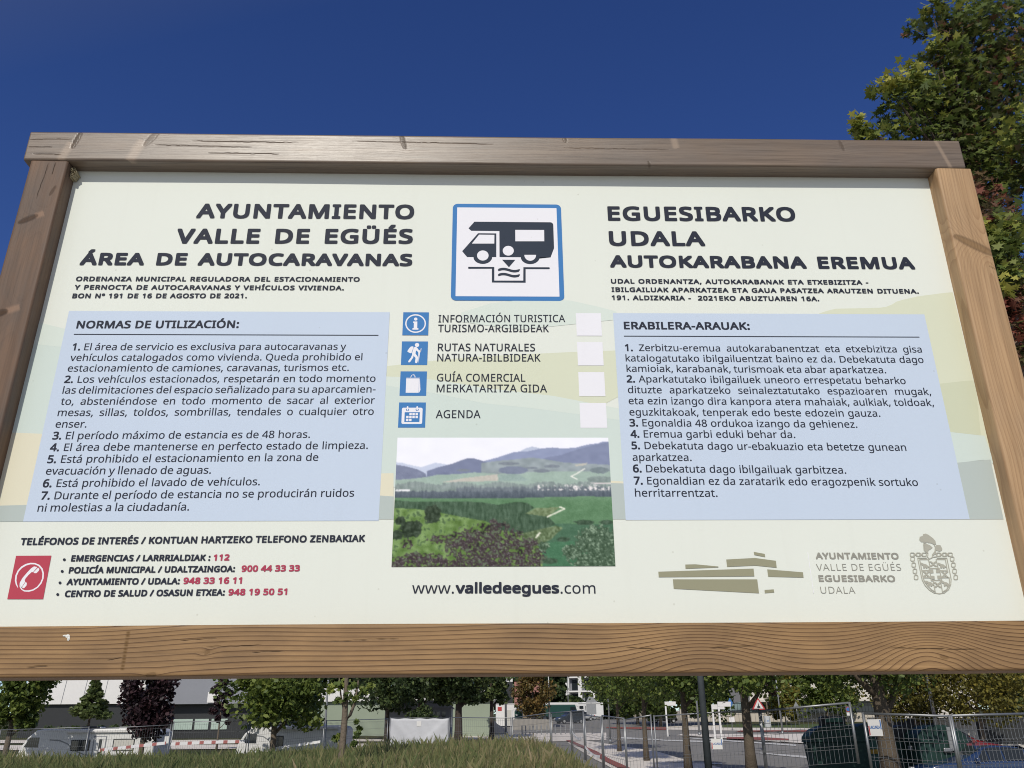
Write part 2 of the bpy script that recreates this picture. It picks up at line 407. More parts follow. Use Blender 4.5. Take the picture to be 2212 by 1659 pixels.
M['wood_top'] = wood_mat('weathered_grey_timber', (.24, .18, .13), (.125, .09, .064), (.08, .052, .036), .40, (.16, .135, .115), .5, .37, .55, 1.3, .35, .5)
M['wood_low'] = wood_mat('brown_pine_timber', (.43, .265, .125), (.27, .16, .07), (.045, .015, .006), 1.5, (.17, .105, .055), .55, .55, .3, .75, .35, .85, 6.0, .4)
M['wood_left'] = wood_mat('dark_weathered_timber', (.215, .13, .082), (.115, .068, .043), (.07, .04, .027), .30, (.105, .083, .07), .8, .55, .3, .8, .25)
M['wood_right'] = wood_mat('pale_tan_timber', (.58, .385, .215), (.36, .22, .11), (.23, .12, .055), .65, (.40, .275, .165), .5, .55, .3, .8, .25, .85, 4.0, .5)

board = thing('information_board', 'large wooden-framed information board with cream printed panel in two languages', 'information board', (0, 0, 0))
FY = -.05                                                     # front of the frame, 5 cm proud of the panel
XL, XR = -1.290, 1.3545
ZT = EYE + 1.4875
bx = lambda x: x - XL
b = timber('beam', XR - XL, .0985, .10, (.06, -.06), .0075,
    knots=[(bx(.206), .085, .012, .05, .03), (bx(1.014), .06, .008, .05, .03)],
    cracks=[(0, .07, .12, .072, .0012), (0, .045, .07, .044, .0012), (.35, .055, .62, .05, .0010), (.45, .07, .75, .068, .001), (.5, .03, .7, .028, .0009), (.9, .075, 1.3, .07, .0009), (1.5, .06, 1.8, .055, .0008), (.02, .02, .1, .018, .001)],
    spikes=[(bx(-1.165), .045, bx(-1.152), .094, .0065, 1.0), (bx(-.965), .058, bx(-.940), .098, .009, .55), (bx(-.240), .055, bx(-.252), .1, .006, .9), (bx(.215), .083, bx(.212), .098, .005, .7), (bx(1.012), .06, bx(1.006), .09, .005, .65), (bx(.45), 0, bx(.448), .012, .003, .8)],
    pale=[(bx(.53), .06, bx(.525), .1, .008), (bx(1.312), .0, bx(1.285), .1, .0045), (bx(-1.19), 0, bx(-1.17), .06, .010), (bx(-1.00), 0, bx(-.975), .07, .012)],
    wav=.004, parent=board, m=M['wood_top'], seed=3)
b.location = (XL, FY, ZT)
b = timber('beam', 1.2365 + 1.193, .108, .10, (.10, -.075), .0074,
    knots=[(bx(.475) - .097, .02, -.034, .15, .10), (bx(.985) - .097, .03, -.050, .12, .08), (bx(-.55) - .097, .1, -.010, .25, .06), (bx(.1) - .097, .10, -.012, .2, .05)],
    cracks=[(bx(.49) - .097, .052, bx(.60) - .097, .058, .0011), (bx(.30) - .097, .055, bx(.42) - .097, .048, .0006), (bx(-1.0) - .097, .02, bx(-.955) - .097, .024, .0015), (bx(-.83) - .097, .034, bx(-.8) - .097, .04, .0012), (bx(-.62) - .097, .06, bx(-.5) - .097, .063, .0009), (bx(-.68) - .097, .075, bx(-.6) - .097, .078, .0009), (bx(-.52) - .097, .048, bx(-.45) - .097, .05, .0008), (bx(.9) - .097, .05, bx(1.1) - .097, .045, .0006), (bx(-.35) - .097, .07, bx(-.2) - .097, .075, .0006)],
    spikes=[(bx(-.74) - .097, .001, bx(-.725) - .097, .004, .004, .8), (bx(-.62) - .097, .047, bx(-.615) - .097, .05, .004, .5), (bx(1.01) - .097, .03, bx(1.02) - .097, .028, .004, .6)],
    marks=[(bx(-.795) - .097, .095, 0, .012, .0035)],
    wav=.0035, parent=board, m=M['wood_low'], seed=8)
b.location = (-1.193, FY, EYE + .1305)
def post(x0, lean, m, seed, knots, spikes, cracks, pale, pith):
    Lp = ZT - .001 + .35
    o = timber('post', Lp, .1035, .10, pith, .0078, knots=knots, spikes=spikes, cracks=cracks, pale=pale, wav=.005, parent=board, m=m, seed=seed)
    o.rotation_euler = (0, -math.pi / 2 + lean, 0); o.location = (x0, FY + .0015, -.35)
    return o
zz = lambda z: z + EYE + .35
# local z of a post runs towards -x, so the numbers count from its right edge
post(-1.2005, .009, M['wood_left'], 5, [(zz(1.29), .06, .014, .06, .04), (zz(1.0), .07, .016, .07, .05)],
     [(zz(1.285), .085, zz(1.305), .05, .0075, .9), (zz(1.003), .10, zz(1.015), .065, .009, 1.0), (zz(1.375), .026, zz(1.40), .018, .004, .7)],
     [(zz(1.36), .06, zz(1.48), .052, .0012), (zz(1.44), .035, zz(1.482), .034, .0016)], [(zz(1.305), .05, zz(1.315), .03, .008), (zz(1.018), .06, zz(1.03), .03, .008)], (.05, .04))
post(1.3385, .010, M['wood_right'], 9, [(zz(1.25), .06, .022, .06, .06), (zz(.62), .05, .010, .10, .05)],
     [(zz(1.258), .088, zz(1.205), .0, .011, .95)],
     [(zz(1.168), .02, zz(1.155), -.0, .0012)], [], (.02, .02))

# printed panel -------------------------------------------------
def print_mat(name, c, rough=.42, var=.03):
    m = mat(name, c, .6, var, 2.2, spec=.13, bump=.02, bscale=350)
    n = m.node_tree.nodes; l = m.node_tree.links; p = n['Principled BSDF']; src = p.inputs['Base Color'].links[0].from_socket
    tc = n.new('ShaderNodeTexCoord'); vo = n.new('ShaderNodeTexVoronoi'); vo.inputs['Scale'].default_value = 16; l.new(tc.outputs['Object'], vo.inputs['Vector'])
    sp = n.new('ShaderNodeMapRange'); sp.inputs['From Min'].default_value = .028; sp.inputs['From Max'].default_value = .05; sp.inputs['To Min'].default_value = .35; sp.inputs['To Max'].default_value = 0
    l.new(vo.outputs['Distance'], sp.inputs['Value'])
    mp = n.new('ShaderNodeMapping'); mp.inputs['Scale'].default_value = (26, 1, 1.1); l.new(tc.outputs['Object'], mp.inputs['Vector'])
    nz = n.new('ShaderNodeTexNoise'); nz.inputs['Scale'].default_value = 1; nz.inputs['Detail'].default_value = 6; l.new(mp.outputs['Vector'], nz.inputs['Vector'])
    dr_ = n.new('ShaderNodeMapRange'); dr_.inputs['From Min'].default_value = .58; dr_.inputs['From Max'].default_value = .80; dr_.inputs['To Max'].default_value = .05
    l.new(nz.outputs['Fac'], dr_.inputs['Value'])
    ad = n.new('ShaderNodeMath'); ad.operation = 'MAXIMUM'; l.new(sp.outputs[0], ad.inputs[0]); l.new(dr_.outputs[0], ad.inputs[1])
    mx = n.new('ShaderNodeMix'); mx.data_type = 'RGBA'; mx.inputs['B'].default_value = (c[0] * .6, c[1] * .58, c[2] * .52, 1)
    l.new(ad.outputs[0], mx.inputs['Factor']); l.new(src, mx.inputs['A']); l.new(mx.outputs['Result'], p.inputs['Base Color'])
    return m
M['cream'] = print_mat('cream_print', (.75, .785, .72))
M['sheet_blue'] = print_mat('pale_blue_print', (.555, .645, .775))
M['ink'] = print_mat('dark_ink', (.027, .032, .050))
M['navy'] = print_mat('navy_ink', (.030, .042, .066))
M['blue'] = print_mat('blue_print', (.055, .205, .49))
M['white_print'] = print_mat('white_print', (.82, .82, .87))
M['red_print'] = print_mat('red_print', (.47, .065, .10))
M['red_ink'] = print_mat('red_ink', (.42, .055, .105))
M['olive'] = print_mat('olive_print', (.31, .305, .21))
M['grey_ink'] = print_mat('grey_ink', (.30, .295, .26))
M['crest_ink'] = print_mat('crest_grey_ink', (.42, .415, .35))
BANDS = {'band_teal': (.62, .71, .665), 'band_mint': (.67, .745, .685), 'band_green': (.67, .70, .545), 'band_olive': (.60, .635, .475), 'band_yellow': (.74, .71, .555), 'band_grey': (.47, .535, .515)}
for k, c in BANDS.items(): M[k] = print_mat(k.replace('band', 'printed'), c)

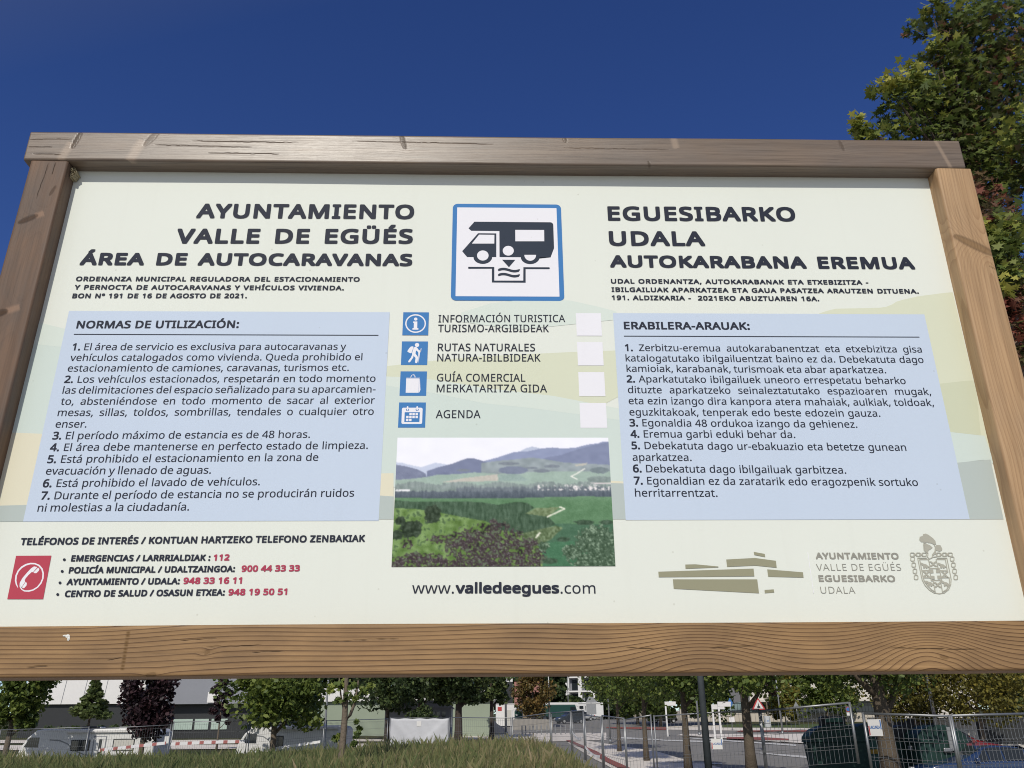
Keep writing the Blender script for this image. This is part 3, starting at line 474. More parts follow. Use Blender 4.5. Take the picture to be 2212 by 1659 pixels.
pm = MB(); pm.box(-1.235, 1.285, 0, .012, .20, 1.52)
panel = pm.build('panel', M['cream'], board); panel.location = (0, 0, EYE)
GL = json.loads(r'''{"A":[256,[219,0,184,89,71,89,36,0,0,0,112,287,144,287,256,0],[141,207,137,219,132,236,128,250,123,234,119,219,115,207,83,121,173,121]],"B":[261,[121,286,168,282,202,270,217,257,226,239,229,215,228,199,223,185,215,174,205,164,191,157,175,152,175,150,207,140,221,130,231,118,237,102,239,81,236,57,227,37,212,21,193,9,168,2,140,0,39,0,39,286],[128,164,159,167,178,176,189,191,192,211,188,232,175,245,154,253,122,255,75,255,75,164],[75,134,75,30,133,30,165,34,186,45,197,62,200,84,199,98,194,111,185,121,172,128,154,133,130,134]],"C":[253,[162,259,140,257,120,251,103,241,89,228,78,211,69,191,64,169,63,143,65,110,74,82,87,59,106,42,131,31,161,28,197,31,230,39,230,8,197,-1,156,-4,116,1,83,14,57,36,39,65,28,102,24,144,27,175,33,203,45,228,60,249,79,267,103,280,131,288,162,290,204,286,241,273,227,243,197,254]],"D":[293,[268,146,264,102,250,65,229,37,199,16,162,4,119,0,39,0,39,286,127,286,168,282,202,270,230,250,251,223,264,188],[230,145,227,179,218,207,202,229,181,244,154,252,122,255,75,255,75,31,114,31,149,34,178,44,201,60,217,82,227,110]],"E":[223,[199,0,39,0,39,286,199,286,199,255,75,255,75,165,192,165,192,134,75,134,75,32,199,32]],"F":[208,[75,0,39,0,39,286,199,286,199,255,75,255,75,153,191,153,191,121,75,121]],"G":[292,[163,151,262,151,262,11,215,0,162,-4,121,0,87,14,60,35,40,65,28,101,24,143,29,185,42,221,64,250,93,272,129,286,173,290,218,286,258,273,245,242,210,254,171,259,139,255,112,245,91,228,75,205,65,176,62,143,65,111,73,83,87,59,108,42,135,31,170,27,202,29,226,34,226,119,163,119]],"H":[297,[258,0,222,0,222,134,75,134,75,0,39,0,39,286,75,286,75,165,222,165,222,286,258,286]],"I":[136,[119,0,16,0,16,21,50,28,50,257,16,265,16,286,119,286,119,265,86,257,86,28,119,21]],"J":[109,[-2,-76,-18,-75,-31,-71,-31,-40,-18,-43,-2,-45,17,-40,25,-35,31,-26,35,-14,37,2,37,286,73,286,73,4,71,-21,64,-41,53,-57,38,-68,19,-74]],"K":[248,[248,0,206,0,104,137,75,111,75,0,39,0,39,286,75,286,75,145,99,172,124,200,202,286,244,286,130,162]],"L":[210,[39,0,39,286,75,286,75,32,200,32,200,0]],"M":[364,[165,0,71,251,69,251,71,231,72,203,72,174,72,0,39,0,39,286,92,286,180,52,182,52,272,286,325,286,325,0,289,0,289,176,289,204,291,230,292,251,290,251,195,0]],"N":[305,[266,0,224,0,71,238,69,238,70,216,72,189,72,160,72,0,39,0,39,286,81,286,233,49,235,49,234,69,233,97,232,125,232,286,266,286]],"O":[313,[289,144,287,112,280,83,270,58,255,36,237,19,214,6,187,-1,157,-4,125,-1,98,7,75,19,57,37,43,58,32,83,26,112,24,144,28,185,39,221,57,250,83,272,116,286,157,291,197,286,229,272,255,251,274,221,285,185],[63,144,65,110,73,81,85,58,104,41,127,31,157,27,186,31,210,41,228,58,241,81,248,110,251,144,248,177,241,205,228,228,210,245,187,256,157,259,128,256,104,245,85,228,73,205,65,177]],"P":[243,[115,286,149,284,176,276,196,264,211,248,219,227,222,202,216,168,209,153,197,139,182,128,162,119,137,113,108,111,75,111,75,0,39,0,39,286],[111,255,75,255,75,142,104,142,129,144,149,148,165,156,176,167,183,182,185,200,180,225,167,242,144,252]],"Q":[313,[289,144,286,110,279,80,268,54,251,32,231,15,205,3,274,-68,222,-68,167,-4,162,-4,157,-4,125,-1,98,7,75,19,57,37,43,58,32,83,26,112,24,144,28,185,39,221,57,250,83,272,116,286,157,291,197,286,229,272,255,251,274,221,285,185],[63,144,65,110,73,81,85,58,104,41,127,31,157,27,186,31,210,41,228,58,241,81,248,110,251,144,248,177,241,205,228,228,210,245,187,256,157,259,128,256,104,245,85,228,73,205,65,177]],"R":[249,[118,286,150,284,177,277,197,266,211,250,219,230,222,205,220,184,214,167,204,153,192,143,165,128,243,0,201,0,132,118,75,118,75,0,39,0,39,286],[116,255,75,255,75,149,118,149,148,152,169,163,181,180,185,203,183,220,177,233,168,243,155,250,137,254]],"S":[220,[201,77,198,53,189,33,174,17,153,6,128,-2,99,-4,68,-2,42,2,20,10,20,44,56,32,101,27,120,29,136,33,149,40,158,49,163,60,165,73,164,86,159,97,151,106,139,115,98,132,66,147,43,165,29,188,24,217,27,239,36,256,50,271,68,281,90,288,115,290,159,286,194,274,183,243,151,254,115,259,98,257,85,253,74,247,67,239,62,229,61,217,62,204,67,193,74,184,86,176,123,159,166,139,181,128,192,114,199,97]],"T":[223,[130,0,93,0,93,255,4,255,4,286,219,286,219,255,130,255]],"U":[293,[257,101,254,73,245,48,229,26,208,10,180,-1,145,-4,112,-1,85,9,64,25,48,47,39,72,36,102,36,286,72,286,72,101,74,79,80,61,91,47,105,36,124,29,147,27,171,30,189,37,204,48,213,63,219,81,221,101,221,286,257,286]],"V":[241,[241,286,138,0,102,0,0,286,38,286,102,103,110,80,116,60,120,40,125,60,131,81,138,103,202,286]],"W":[373,[368,286,291,0,255,0,199,188,194,205,190,222,187,236,185,244,183,236,180,222,176,205,171,186,117,0,81,0,5,286,43,286,87,111,91,93,95,76,98,59,101,43,103,60,107,77,111,95,116,113,166,286,204,286,256,112,261,94,266,75,269,58,272,43,275,64,280,87,286,112,330,286]],"X":[235,[233,0,192,0,117,124,40,0,2,0,97,149,8,286,48,286,118,174,188,286,227,286,138,150]],"Y":[227,[113,146,188,286,227,286,132,111,132,0,95,0,95,109,0,286,39,286]],"Z":[229,[214,0,15,0,15,27,166,254,20,254,20,286,210,286,210,259,59,32,214,32]],"Á":[256,[219,0,184,89,71,89,36,0,0,0,112,287,144,287,256,0],[141,207,137,219,132,236,128,250,123,234,119,219,115,207,83,121,173,121],[187,374,176,361,161,344,145,328,130,314,106,314,106,319,119,337,133,359,144,379,187,379]],"É":[223,[199,0,39,0,39,286,199,286,199,255,75,255,75,165,192,165,192,134,75,134,75,32,199,32],[182,374,171,361,156,344,140,328,124,314,101,314,101,319,114,337,128,359,139,379,182,379]],"Í":[136,[119,0,16,0,16,21,50,28,50,257,16,265,16,286,119,286,119,265,86,257,86,28,119,21],[128,374,117,361,102,344,86,328,70,314,47,314,47,319,60,337,74,359,85,379,128,379]],"Ó":[313,[289,144,287,112,280,83,270,58,255,36,237,19,214,6,187,-1,157,-4,125,-1,98,7,75,19,57,37,43,58,32,83,26,112,24,144,28,185,39,221,57,250,83,272,116,286,157,291,197,286,229,272,255,251,274,221,285,185],[63,144,65,110,73,81,85,58,104,41,127,31,157,27,186,31,210,41,228,58,241,81,248,110,251,144,248,177,241,205,228,228,210,245,187,256,157,259,128,256,104,245,85,228,73,205,65,177],[216,374,206,361,191,344,174,328,159,314,136,314,136,319,149,337,162,359,174,379,216,379]],"Ú":[293,[257,101,254,73,245,48,229,26,208,10,180,-1,145,-4,112,-1,85,9,64,25,48,47,39,72,36,102,36,286,72,286,72,101,74,79,80,61,91,47,105,36,124,29,147,27,171,30,189,37,204,48,213,63,219,81,221,101,221,286,257,286],[206,374,196,361,181,344,164,328,149,314,126,314,126,319,139,337,152,359,164,379,206,379]],"Ü":[293,[257,101,254,73,245,48,229,26,208,10,180,-1,145,-4,112,-1,85,9,64,25,48,47,39,72,36,102,36,286,72,286,72,101,74,79,80,61,91,47,105,36,124,29,147,27,171,30,189,37,204,48,213,63,219,81,221,101,221,286,257,286],[91,344,92,353,96,359,109,364,123,359,127,353,128,344,127,336,123,329,109,324,96,329,92,336],[166,344,167,353,171,359,184,364,198,359,202,353,203,344,202,336,198,329,184,324,171,329,167,336]],"a":[225,[115,219,150,214,174,201,184,188,190,169,192,146,192,0,167,0,160,30,158,30,139,11,117,0,86,-4,68,-2,52,3,38,11,27,24,21,40,18,60,21,80,30,96,44,109,76,123,121,128,158,130,158,142,155,165,146,180,132,187,113,190,81,185,53,174,42,200,75,213],[126,104,92,100,70,91,59,77,55,59,58,44,66,33,79,27,94,24,119,28,140,39,150,51,156,67,158,86,158,105]],"b":[247,[69,231,69,205,67,186,69,186,80,199,95,209,113,216,136,219,161,215,182,206,200,191,214,169,222,141,225,107,222,74,214,46,200,24,182,8,161,-1,136,-4,113,-2,95,5,80,15,69,27,67,27,59,0,34,0,34,305,69,305],[130,189,109,187,94,181,82,170,75,154,71,134,69,109,69,107,73,72,82,46,94,35,110,28,131,25,148,28,163,35,174,47,184,72,188,108,184,143,174,169,163,180,148,187]],"c":[192,[120,-4,93,-1,70,8,50,22,35,44,25,72,22,106,25,142,35,171,51,192,71,207,95,216,123,219,154,216,179,207,168,178,146,185,122,188,102,186,86,179,74,167,65,152,60,131,59,107,60,83,65,63,74,47,86,36,101,29,120,26,151,30,176,39,176,8,152,-1]],"d":[247,[110,-4,85,-1,64,8,46,24,33,45,25,73,22,107,25,141,33,169,46,191,64,206,86,216,111,219,140,215,162,203,177,187,180,187,178,203,177,219,177,305,213,305,213,0,184,0,179,29,177,29,162,12,140,0],[116,25,136,27,152,34,164,44,174,67,178,100,178,107,174,142,164,168,153,180,137,187,115,190,98,187,84,180,73,167,62,140,59,106,62,72,73,47,84,35,98,28]],"e":[226,[117,219,143,216,165,207,182,192,195,173,203,149,206,122,206,101,59,101,64,69,77,45,91,35,107,28,127,26,163,30,196,41,196,10,164,-1,126,-4,97,-1,72,8,51,24,35,46,25,73,22,106,25,139,34,166,48,189,67,205,90,216],[117,190,94,186,77,174,65,154,59,129,169,129,167,146,163,161,156,173,146,182,133,188]],"f":[138,[133,188,79,188,79,0,44,0,44,188,6,188,6,204,44,216,44,229,46,254,52,273,62,288,76,299,93,305,113,307,137,305,155,300,146,272,131,276,114,278,98,275,88,266,81,251,79,229,79,215,133,215]],"g":[247,[110,219,130,217,149,211,164,201,178,186,180,186,184,215,213,215,213,-4,210,-32,202,-55,189,-73,170,-86,146,-94,116,-96,74,-93,39,-83,39,-50,75,-63,118,-67,143,-63,162,-51,174,-32,178,-6,178,2,178,16,179,28,177,28,165,14,149,4,131,-2,111,-4,85,-1,63,9,46,25,32,47,25,75,22,107,25,139,32,166,46,189,63,205,85,216],[115,189,98,187,84,180,73,168,65,152,60,131,59,107,62,72,73,46,84,34,99,27,116,25,144,29,155,34,163,42,174,65,178,99,178,107,176,134,171,154,163,170,151,181,135,187]],"h":[248,[69,215,69,200,67,185,70,185,87,204,110,215,137,219,161,216,180,210,196,200,206,185,213,165,215,140,215,0,180,0,180,138,178,160,169,176,154,186,132,189,111,187,95,180,83,169,75,154,71,134,69,111,69,0,34,0,34,305,69,305]],"i":[103,[69,215,69,0,34,0,34,215],[52,296,66,290,71,283,73,273,71,263,66,256,52,251,44,252,37,256,33,263,31,273,33,283,37,290,44,294]],"j":[103,[9,-96,-9,-95,-22,-91,-22,-63,-10,-66,4,-67,16,-65,26,-60,32,-50,34,-33,34,215,69,215,69,-32,68,-51,63,-67,55,-79,43,-89,28,-94],[31,273,33,283,37,290,44,294,52,296,66,290,71,283,73,273,71,263,66,256,52,251,44,252,37,256,33,263]],"k":[214,[69,146,68,129,67,111,69,111,76,120,86,132,95,142,163,215,204,215,117,123,211,0,168,0,93,100,69,79,69,0,34,0,34,305,69,305]],"l":[103,[69,0,34,0,34,305,69,305]],"m":[375,[270,219,292,217,310,211,324,200,334,185,340,165,342,140,342,0,308,0,308,138,305,160,297,176,283,186,264,189,245,187,230,181,219,171,209,149,206,119,206,0,171,0,171,138,166,167,160,177,152,184,141,188,127,189,107,187,93,180,82,169,75,154,71,135,69,111,69,0,34,0,34,215,63,215,68,186,70,186,86,204,108,215,133,219,156,217,175,210,189,199,199,183,201,183,214,199,230,210,250,217]],"n":[248,[138,219,161,217,180,211,196,200,207,185,213,165,215,140,215,0,180,0,180,138,178,160,169,176,154,186,132,189,111,187,95,180,83,169,73,145,69,111,69,0,34,0,34,215,63,215,68,186,70,186,88,204,111,215]],"o":[243,[221,108,219,83,214,60,205,41,194,25,179,13,162,3,142,-2,121,-4,100,-2,81,3,65,13,50,25,38,41,29,60,24,83,22,108,25,141,34,168,49,190,69,206,93,216,122,219,149,216,173,206,193,190,208,168,218,141],[59,108,60,84,65,64,74,47,86,35,102,28,121,25,141,28,157,35,169,47,178,64,183,84,184,108,183,132,178,152,169,168,157,179,141,187,121,189,101,187,85,180,73,168,62,142]],"p":[247,[136,219,161,216,182,207,200,191,214,170,222,142,225,108,222,74,214,46,200,24,183,9,161,-1,136,-4,107,0,85,12,69,27,67,27,69,10,69,-8,69,-96,34,-96,34,215,63,215,68,186,69,186,85,202,106,215],[130,189,110,187,95,181,84,171,76,156,71,138,69,115,69,108,71,83,75,63,83,47,94,35,110,28,131,25,149,28,163,36,174,49,182,66,186,86,188,108,184,141,174,167,163,179,148,187]],"q":[247,[177,-4,178,12,179,29,177,29,166,16,151,6,133,-2,109,-4,85,-1,64,8,46,24,33,45,25,73,22,107,25,141,33,169,47,191,65,206,86,216,111,219,134,217,152,209,166,199,178,186,179,186,184,215,213,215,213,-96,177,-96],[116,25,136,27,152,33,163,43,171,58,176,77,178,99,178,107,174,143,164,169,153,180,136,187,115,190,98,187,84,180,73,167,62,140,59,106,62,72,73,47,84,35,98,28]],"r":[166,[134,219,147,218,160,217,155,184,144,186,132,187,108,182,88,167,74,144,69,115,69,0,34,0,34,215,63,215,67,176,69,176,85,197,107,213,120,217]],"s":[192,[174,59,171,40,164,24,151,12,134,3,113,-2,88,-4,50,0,21,10,21,42,52,30,89,24,112,27,128,33,137,43,140,56,136,71,120,83,87,98,51,114,38,123,28,133,22,146,20,162,23,179,30,193,43,204,68,215,101,219,138,215,170,204,158,176,129,186,99,190,80,188,66,183,57,175,54,164,59,149,77,137,109,123,144,107,157,99,166,88,172,75]],"t":[145,[106,25,122,26,136,29,136,2,120,-2,100,-4,84,-3,69,2,56,10,46,22,39,39,37,63,37,188,6,188,6,204,37,219,51,264,72,264,72,215,134,215,134,188,72,188,72,63,75,46,82,34,92,27]],"u":[248,[214,215,214,0,185,0,180,28,178,28,160,10,137,-1,110,-4,86,-2,67,4,51,15,40,30,34,49,32,74,32,215,67,215,67,77,70,54,79,38,94,28,115,25,137,28,153,34,165,45,173,61,177,80,178,103,178,215]],"v":[204,[81,0,0,215,38,215,83,88,90,69,97,48,101,31,102,31,107,48,114,69,120,88,166,215,204,215,122,0]],"w":[315,[173,121,168,138,164,154,160,168,158,178,156,178,154,168,151,154,147,138,142,121,103,0,63,0,4,215,41,215,71,101,77,77,82,55,85,36,86,36,89,49,92,64,96,80,101,94,139,215,177,215,214,94,220,75,225,54,229,37,230,37,233,54,238,76,245,101,275,215,311,215,251,0,210,0]],"x":[212,[85,110,11,215,51,215,106,134,161,215,201,215,127,110,205,0,165,0,106,86,47,0,7,0]],"y":[204,[0,215,38,215,85,93,92,72,98,52,103,34,104,34,112,60,123,93,166,215,204,215,112,-30,94,-65,83,-78,69,-88,53,-94,34,-96,17,-95,4,-93,4,-65,15,-67,28,-67,50,-63,65,-50,76,-29,87,-1]],"z":[188,[173,0,16,0,16,23,131,188,22,188,22,215,170,215,170,188,56,27,173,27]],"á":[225,[115,219,150,214,174,201,184,188,190,169,192,146,192,0,167,0,160,30,158,30,139,11,117,0,86,-4,68,-2,52,3,38,11,27,24,21,40,18,60,21,80,30,96,44,109,76,123,121,128,158,130,158,142,155,165,146,180,132,187,113,190,81,185,53,174,42,200,75,213],[126,104,92,100,70,91,59,77,55,59,58,44,66,33,79,27,94,24,119,28,140,39,150,51,156,67,158,86,158,105],[172,303,162,289,147,273,130,256,115,243,91,243,91,248,104,266,118,287,130,307,172,307]],"é":[226,[117,219,143,216,165,207,182,192,195,173,203,149,206,122,206,101,59,101,64,69,77,45,91,35,107,28,127,26,163,30,196,41,196,10,164,-1,126,-4,97,-1,72,8,51,24,35,46,25,73,22,106,25,139,34,166,48,189,67,205,90,216],[117,190,94,186,77,174,65,154,59,129,169,129,167,146,163,161,156,173,146,182,133,188],[174,303,163,289,148,273,132,256,116,243,93,243,93,248,106,266,120,287,131,307,174,307]],"í":[103,[69,0,34,0,34,215,69,215],[111,303,101,289,86,273,69,256,54,243,30,243,30,248,44,266,57,287,69,307,111,307]],"ó":[243,[221,108,219,83,214,60,205,41,194,25,179,13,162,3,142,-2,121,-4,100,-2,81,3,65,13,50,25,38,41,29,60,24,83,22,108,25,141,34,168,49,190,69,206,93,216,122,219,149,216,173,206,193,190,208,168,218,141],[59,108,60,84,65,64,74,47,86,35,102,28,121,25,141,28,157,35,169,47,178,64,183,84,184,108,183,132,178,152,169,168,157,179,141,187,121,189,101,187,85,180,73,168,62,142],[181,303,170,289,155,273,139,256,123,243,100,243,100,248,113,266,127,287,138,307,181,307]],"ú":[248,[214,215,214,0,185,0,180,28,178,28,160,10,137,-1,110,-4,86,-2,67,4,51,15,40,30,34,49,32,74,32,215,67,215,67,77,70,54,79,38,94,28,115,25,137,28,153,34,165,45,173,61,177,80,178,103,178,215],[183,303,173,289,158,273,141,256,126,243,103,243,103,248,116,266,130,287,141,307,183,307]],"ñ":[248,[138,219,161,217,180,211,196,200,207,185,213,165,215,140,215,0,180,0,180,138,178,160,169,176,154,186,132,189,111,187,95,180,83,169,73,145,69,111,69,0,34,0,34,215,63,215,68,186,70,186,88,204,111,215],[51,243,55,264,64,280,77,291,95,294,112,291,128,283,142,275,156,271,164,273,170,277,178,295,198,295,193,274,184,257,171,247,154,243,138,247,122,255,107,263,93,266,85,265,79,260,71,243]],"ü":[248,[214,215,214,0,185,0,180,28,178,28,160,10,137,-1,110,-4,86,-2,67,4,51,15,40,30,34,49,32,74,32,215,67,215,67,77,70,54,79,38,94,28,115,25,137,28,153,34,165,45,173,61,177,80,178,103,178,215],[68,273,69,282,73,288,87,293,100,288,104,282,105,273,104,264,100,258,87,253,73,258,69,264],[143,273,144,282,149,288,162,293,175,288,179,282,180,273,179,264,175,258,162,253,149,258,144,264]],"0":[229,[210,144,204,81,198,56,188,35,175,18,158,6,138,-2,114,-4,85,0,61,14,43,35,30,64,22,101,20,144,22,187,29,223,41,252,59,273,84,286,114,291,144,286,168,273,186,252,199,223,207,187],[55,144,56,108,61,78,68,55,80,39,95,29,114,26,134,29,149,39,160,55,168,78,173,108,174,144,173,179,168,209,160,231,149,248,134,257,114,261,95,257,80,248,68,231,61,209,56,179]],"1":[229,[142,0,108,0,108,200,108,220,109,235,109,249,98,239,85,227,54,202,36,226,113,286,142,286]],"2":[229,[209,0,19,0,19,29,94,105,131,144,153,177,159,194,161,212,157,233,147,248,131,257,110,260,91,258,74,253,41,233,22,257,47,274,76,286,110,290,135,288,156,281,173,270,186,255,194,236,197,214,195,192,188,172,177,153,162,133,123,93,64,34,64,32,209,32]],"3":[229,[198,219,196,201,190,186,182,173,170,163,155,156,138,151,138,149,168,142,190,128,202,107,206,81,204,58,195,37,180,20,159,7,131,-1,97,-4,55,-1,18,12,18,45,57,31,97,26,130,29,153,41,165,59,170,82,167,98,160,111,149,121,133,128,113,131,89,133,62,133,62,163,90,163,112,164,129,170,143,178,153,189,160,202,162,217,158,235,148,249,131,258,109,261,82,258,59,249,37,237,20,261,37,272,58,281,82,288,109,290,136,288,159,281,176,270,188,256,195,239]],"4":[229,[221,65,180,65,180,0,146,0,146,65,8,65,8,95,143,288,180,288,180,97,221,97],[146,187,146,206,146,222,147,237,148,250,146,250,138,234,129,219,43,97,146,97]],"5":[229,[110,176,138,173,161,166,180,153,195,137,204,116,206,91,203,64,194,40,178,21,157,7,131,-1,99,-4,58,0,25,12,25,45,60,31,100,26,120,28,137,33,151,41,162,53,168,69,170,88,166,113,153,131,131,142,99,146,73,144,50,140,32,151,43,286,186,286,186,254,73,254,66,171,85,174]],"6":[229,[22,122,25,171,37,217,47,237,61,255,77,270,98,281,123,288,153,290,172,289,188,287,188,257,172,260,154,261,129,259,108,252,91,241,79,227,70,210,63,190,57,146,60,146,75,163,97,175,128,179,151,177,171,169,188,156,200,139,208,118,211,92,208,65,199,41,186,22,168,8,146,-1,119,-4,100,-2,81,4,65,13,50,27,38,45,29,66,24,92],[119,26,142,30,160,42,172,63,176,92,172,117,162,136,144,148,120,152,103,150,87,144,75,135,66,124,60,112,58,99,62,73,73,49,92,32,105,27]],"7":[229,[55,0,172,254,18,254,18,286,210,286,210,259,93,0]],"8":[229,[114,290,138,288,159,282,176,273,189,259,197,242,200,222,198,206,193,192,173,169,146,152,178,133,191,121,201,108,207,92,209,74,206,52,198,33,184,17,165,6,142,-2,115,-4,87,-2,63,5,44,16,31,31,22,50,20,73,22,91,28,107,37,120,50,132,79,150,54,168,35,191,31,206,29,222,32,242,40,259,53,273,71,282,91,288],[54,73,58,53,69,38,88,28,115,24,140,28,159,38,171,54,175,74,173,87,167,98,147,117,115,133,108,135,79,119,60,99,56,87],[114,262,94,259,78,251,67,238,63,221,65,207,70,196,89,179,116,165,141,178,159,196,164,207,165,221,162,238,151,251,135,259]],"9":[229,[209,164,205,115,193,70,183,49,170,31,153,17,132,5,107,-2,77,-4,58,-3,41,0,41,30,58,26,76,25,102,27,122,34,139,45,152,59,161,76,167,96,173,140,170,140,155,123,133,111,102,107,79,110,59,117,43,130,30,147,23,168,20,194,23,222,31,245,45,265,63,279,86,287,111,290,131,288,150,282,166,273,180,259,192,241,201,220,207,194],[111,261,89,257,71,244,59,223,55,194,58,169,68,151,85,139,110,135,128,137,143,143,156,151,165,162,171,175,173,187,169,213,158,237,138,254,126,259]],".":[107,[29,22,31,34,36,43,44,47,53,49,63,47,71,43,77,34,79,22,77,9,71,1,63,-4,53,-6,44,-4,36,1,31,9]],",":[107,[77,42,68,12,56,-21,43,-52,16,-52,24,-19,31,15,36,47,74,47]],":":[107,[29,22,31,34,36,43,44,47,53,49,63,47,71,43,77,34,79,22,77,9,71,1,63,-4,53,-6,44,-4,36,1,31,9],[29,193,31,206,36,215,44,219,53,221,63,219,71,215,77,206,79,193,77,181,71,172,63,168,53,166,44,168,36,172,31,181]],"-":[129,[16,92,16,123,113,123,113,92]],"/":[149,[145,286,38,0,4,0,111,286]],"•":[151,[31,146,32,163,37,175,44,185,53,191,75,196,98,191,107,185,114,175,118,163,120,146,118,130,114,118,107,108,98,102,75,97,53,102,44,108,37,118,32,130]],"º":[151,[138,222,134,193,121,171,101,158,75,154,50,158,30,171,17,192,13,222,17,251,30,272,50,285,76,289,93,288,109,282,121,272,131,259,136,242],[38,222,40,201,47,187,58,178,75,175,92,178,104,187,110,201,113,222,110,242,104,257,92,265,75,268,58,265,47,257,40,242]]," ":[104]}''')
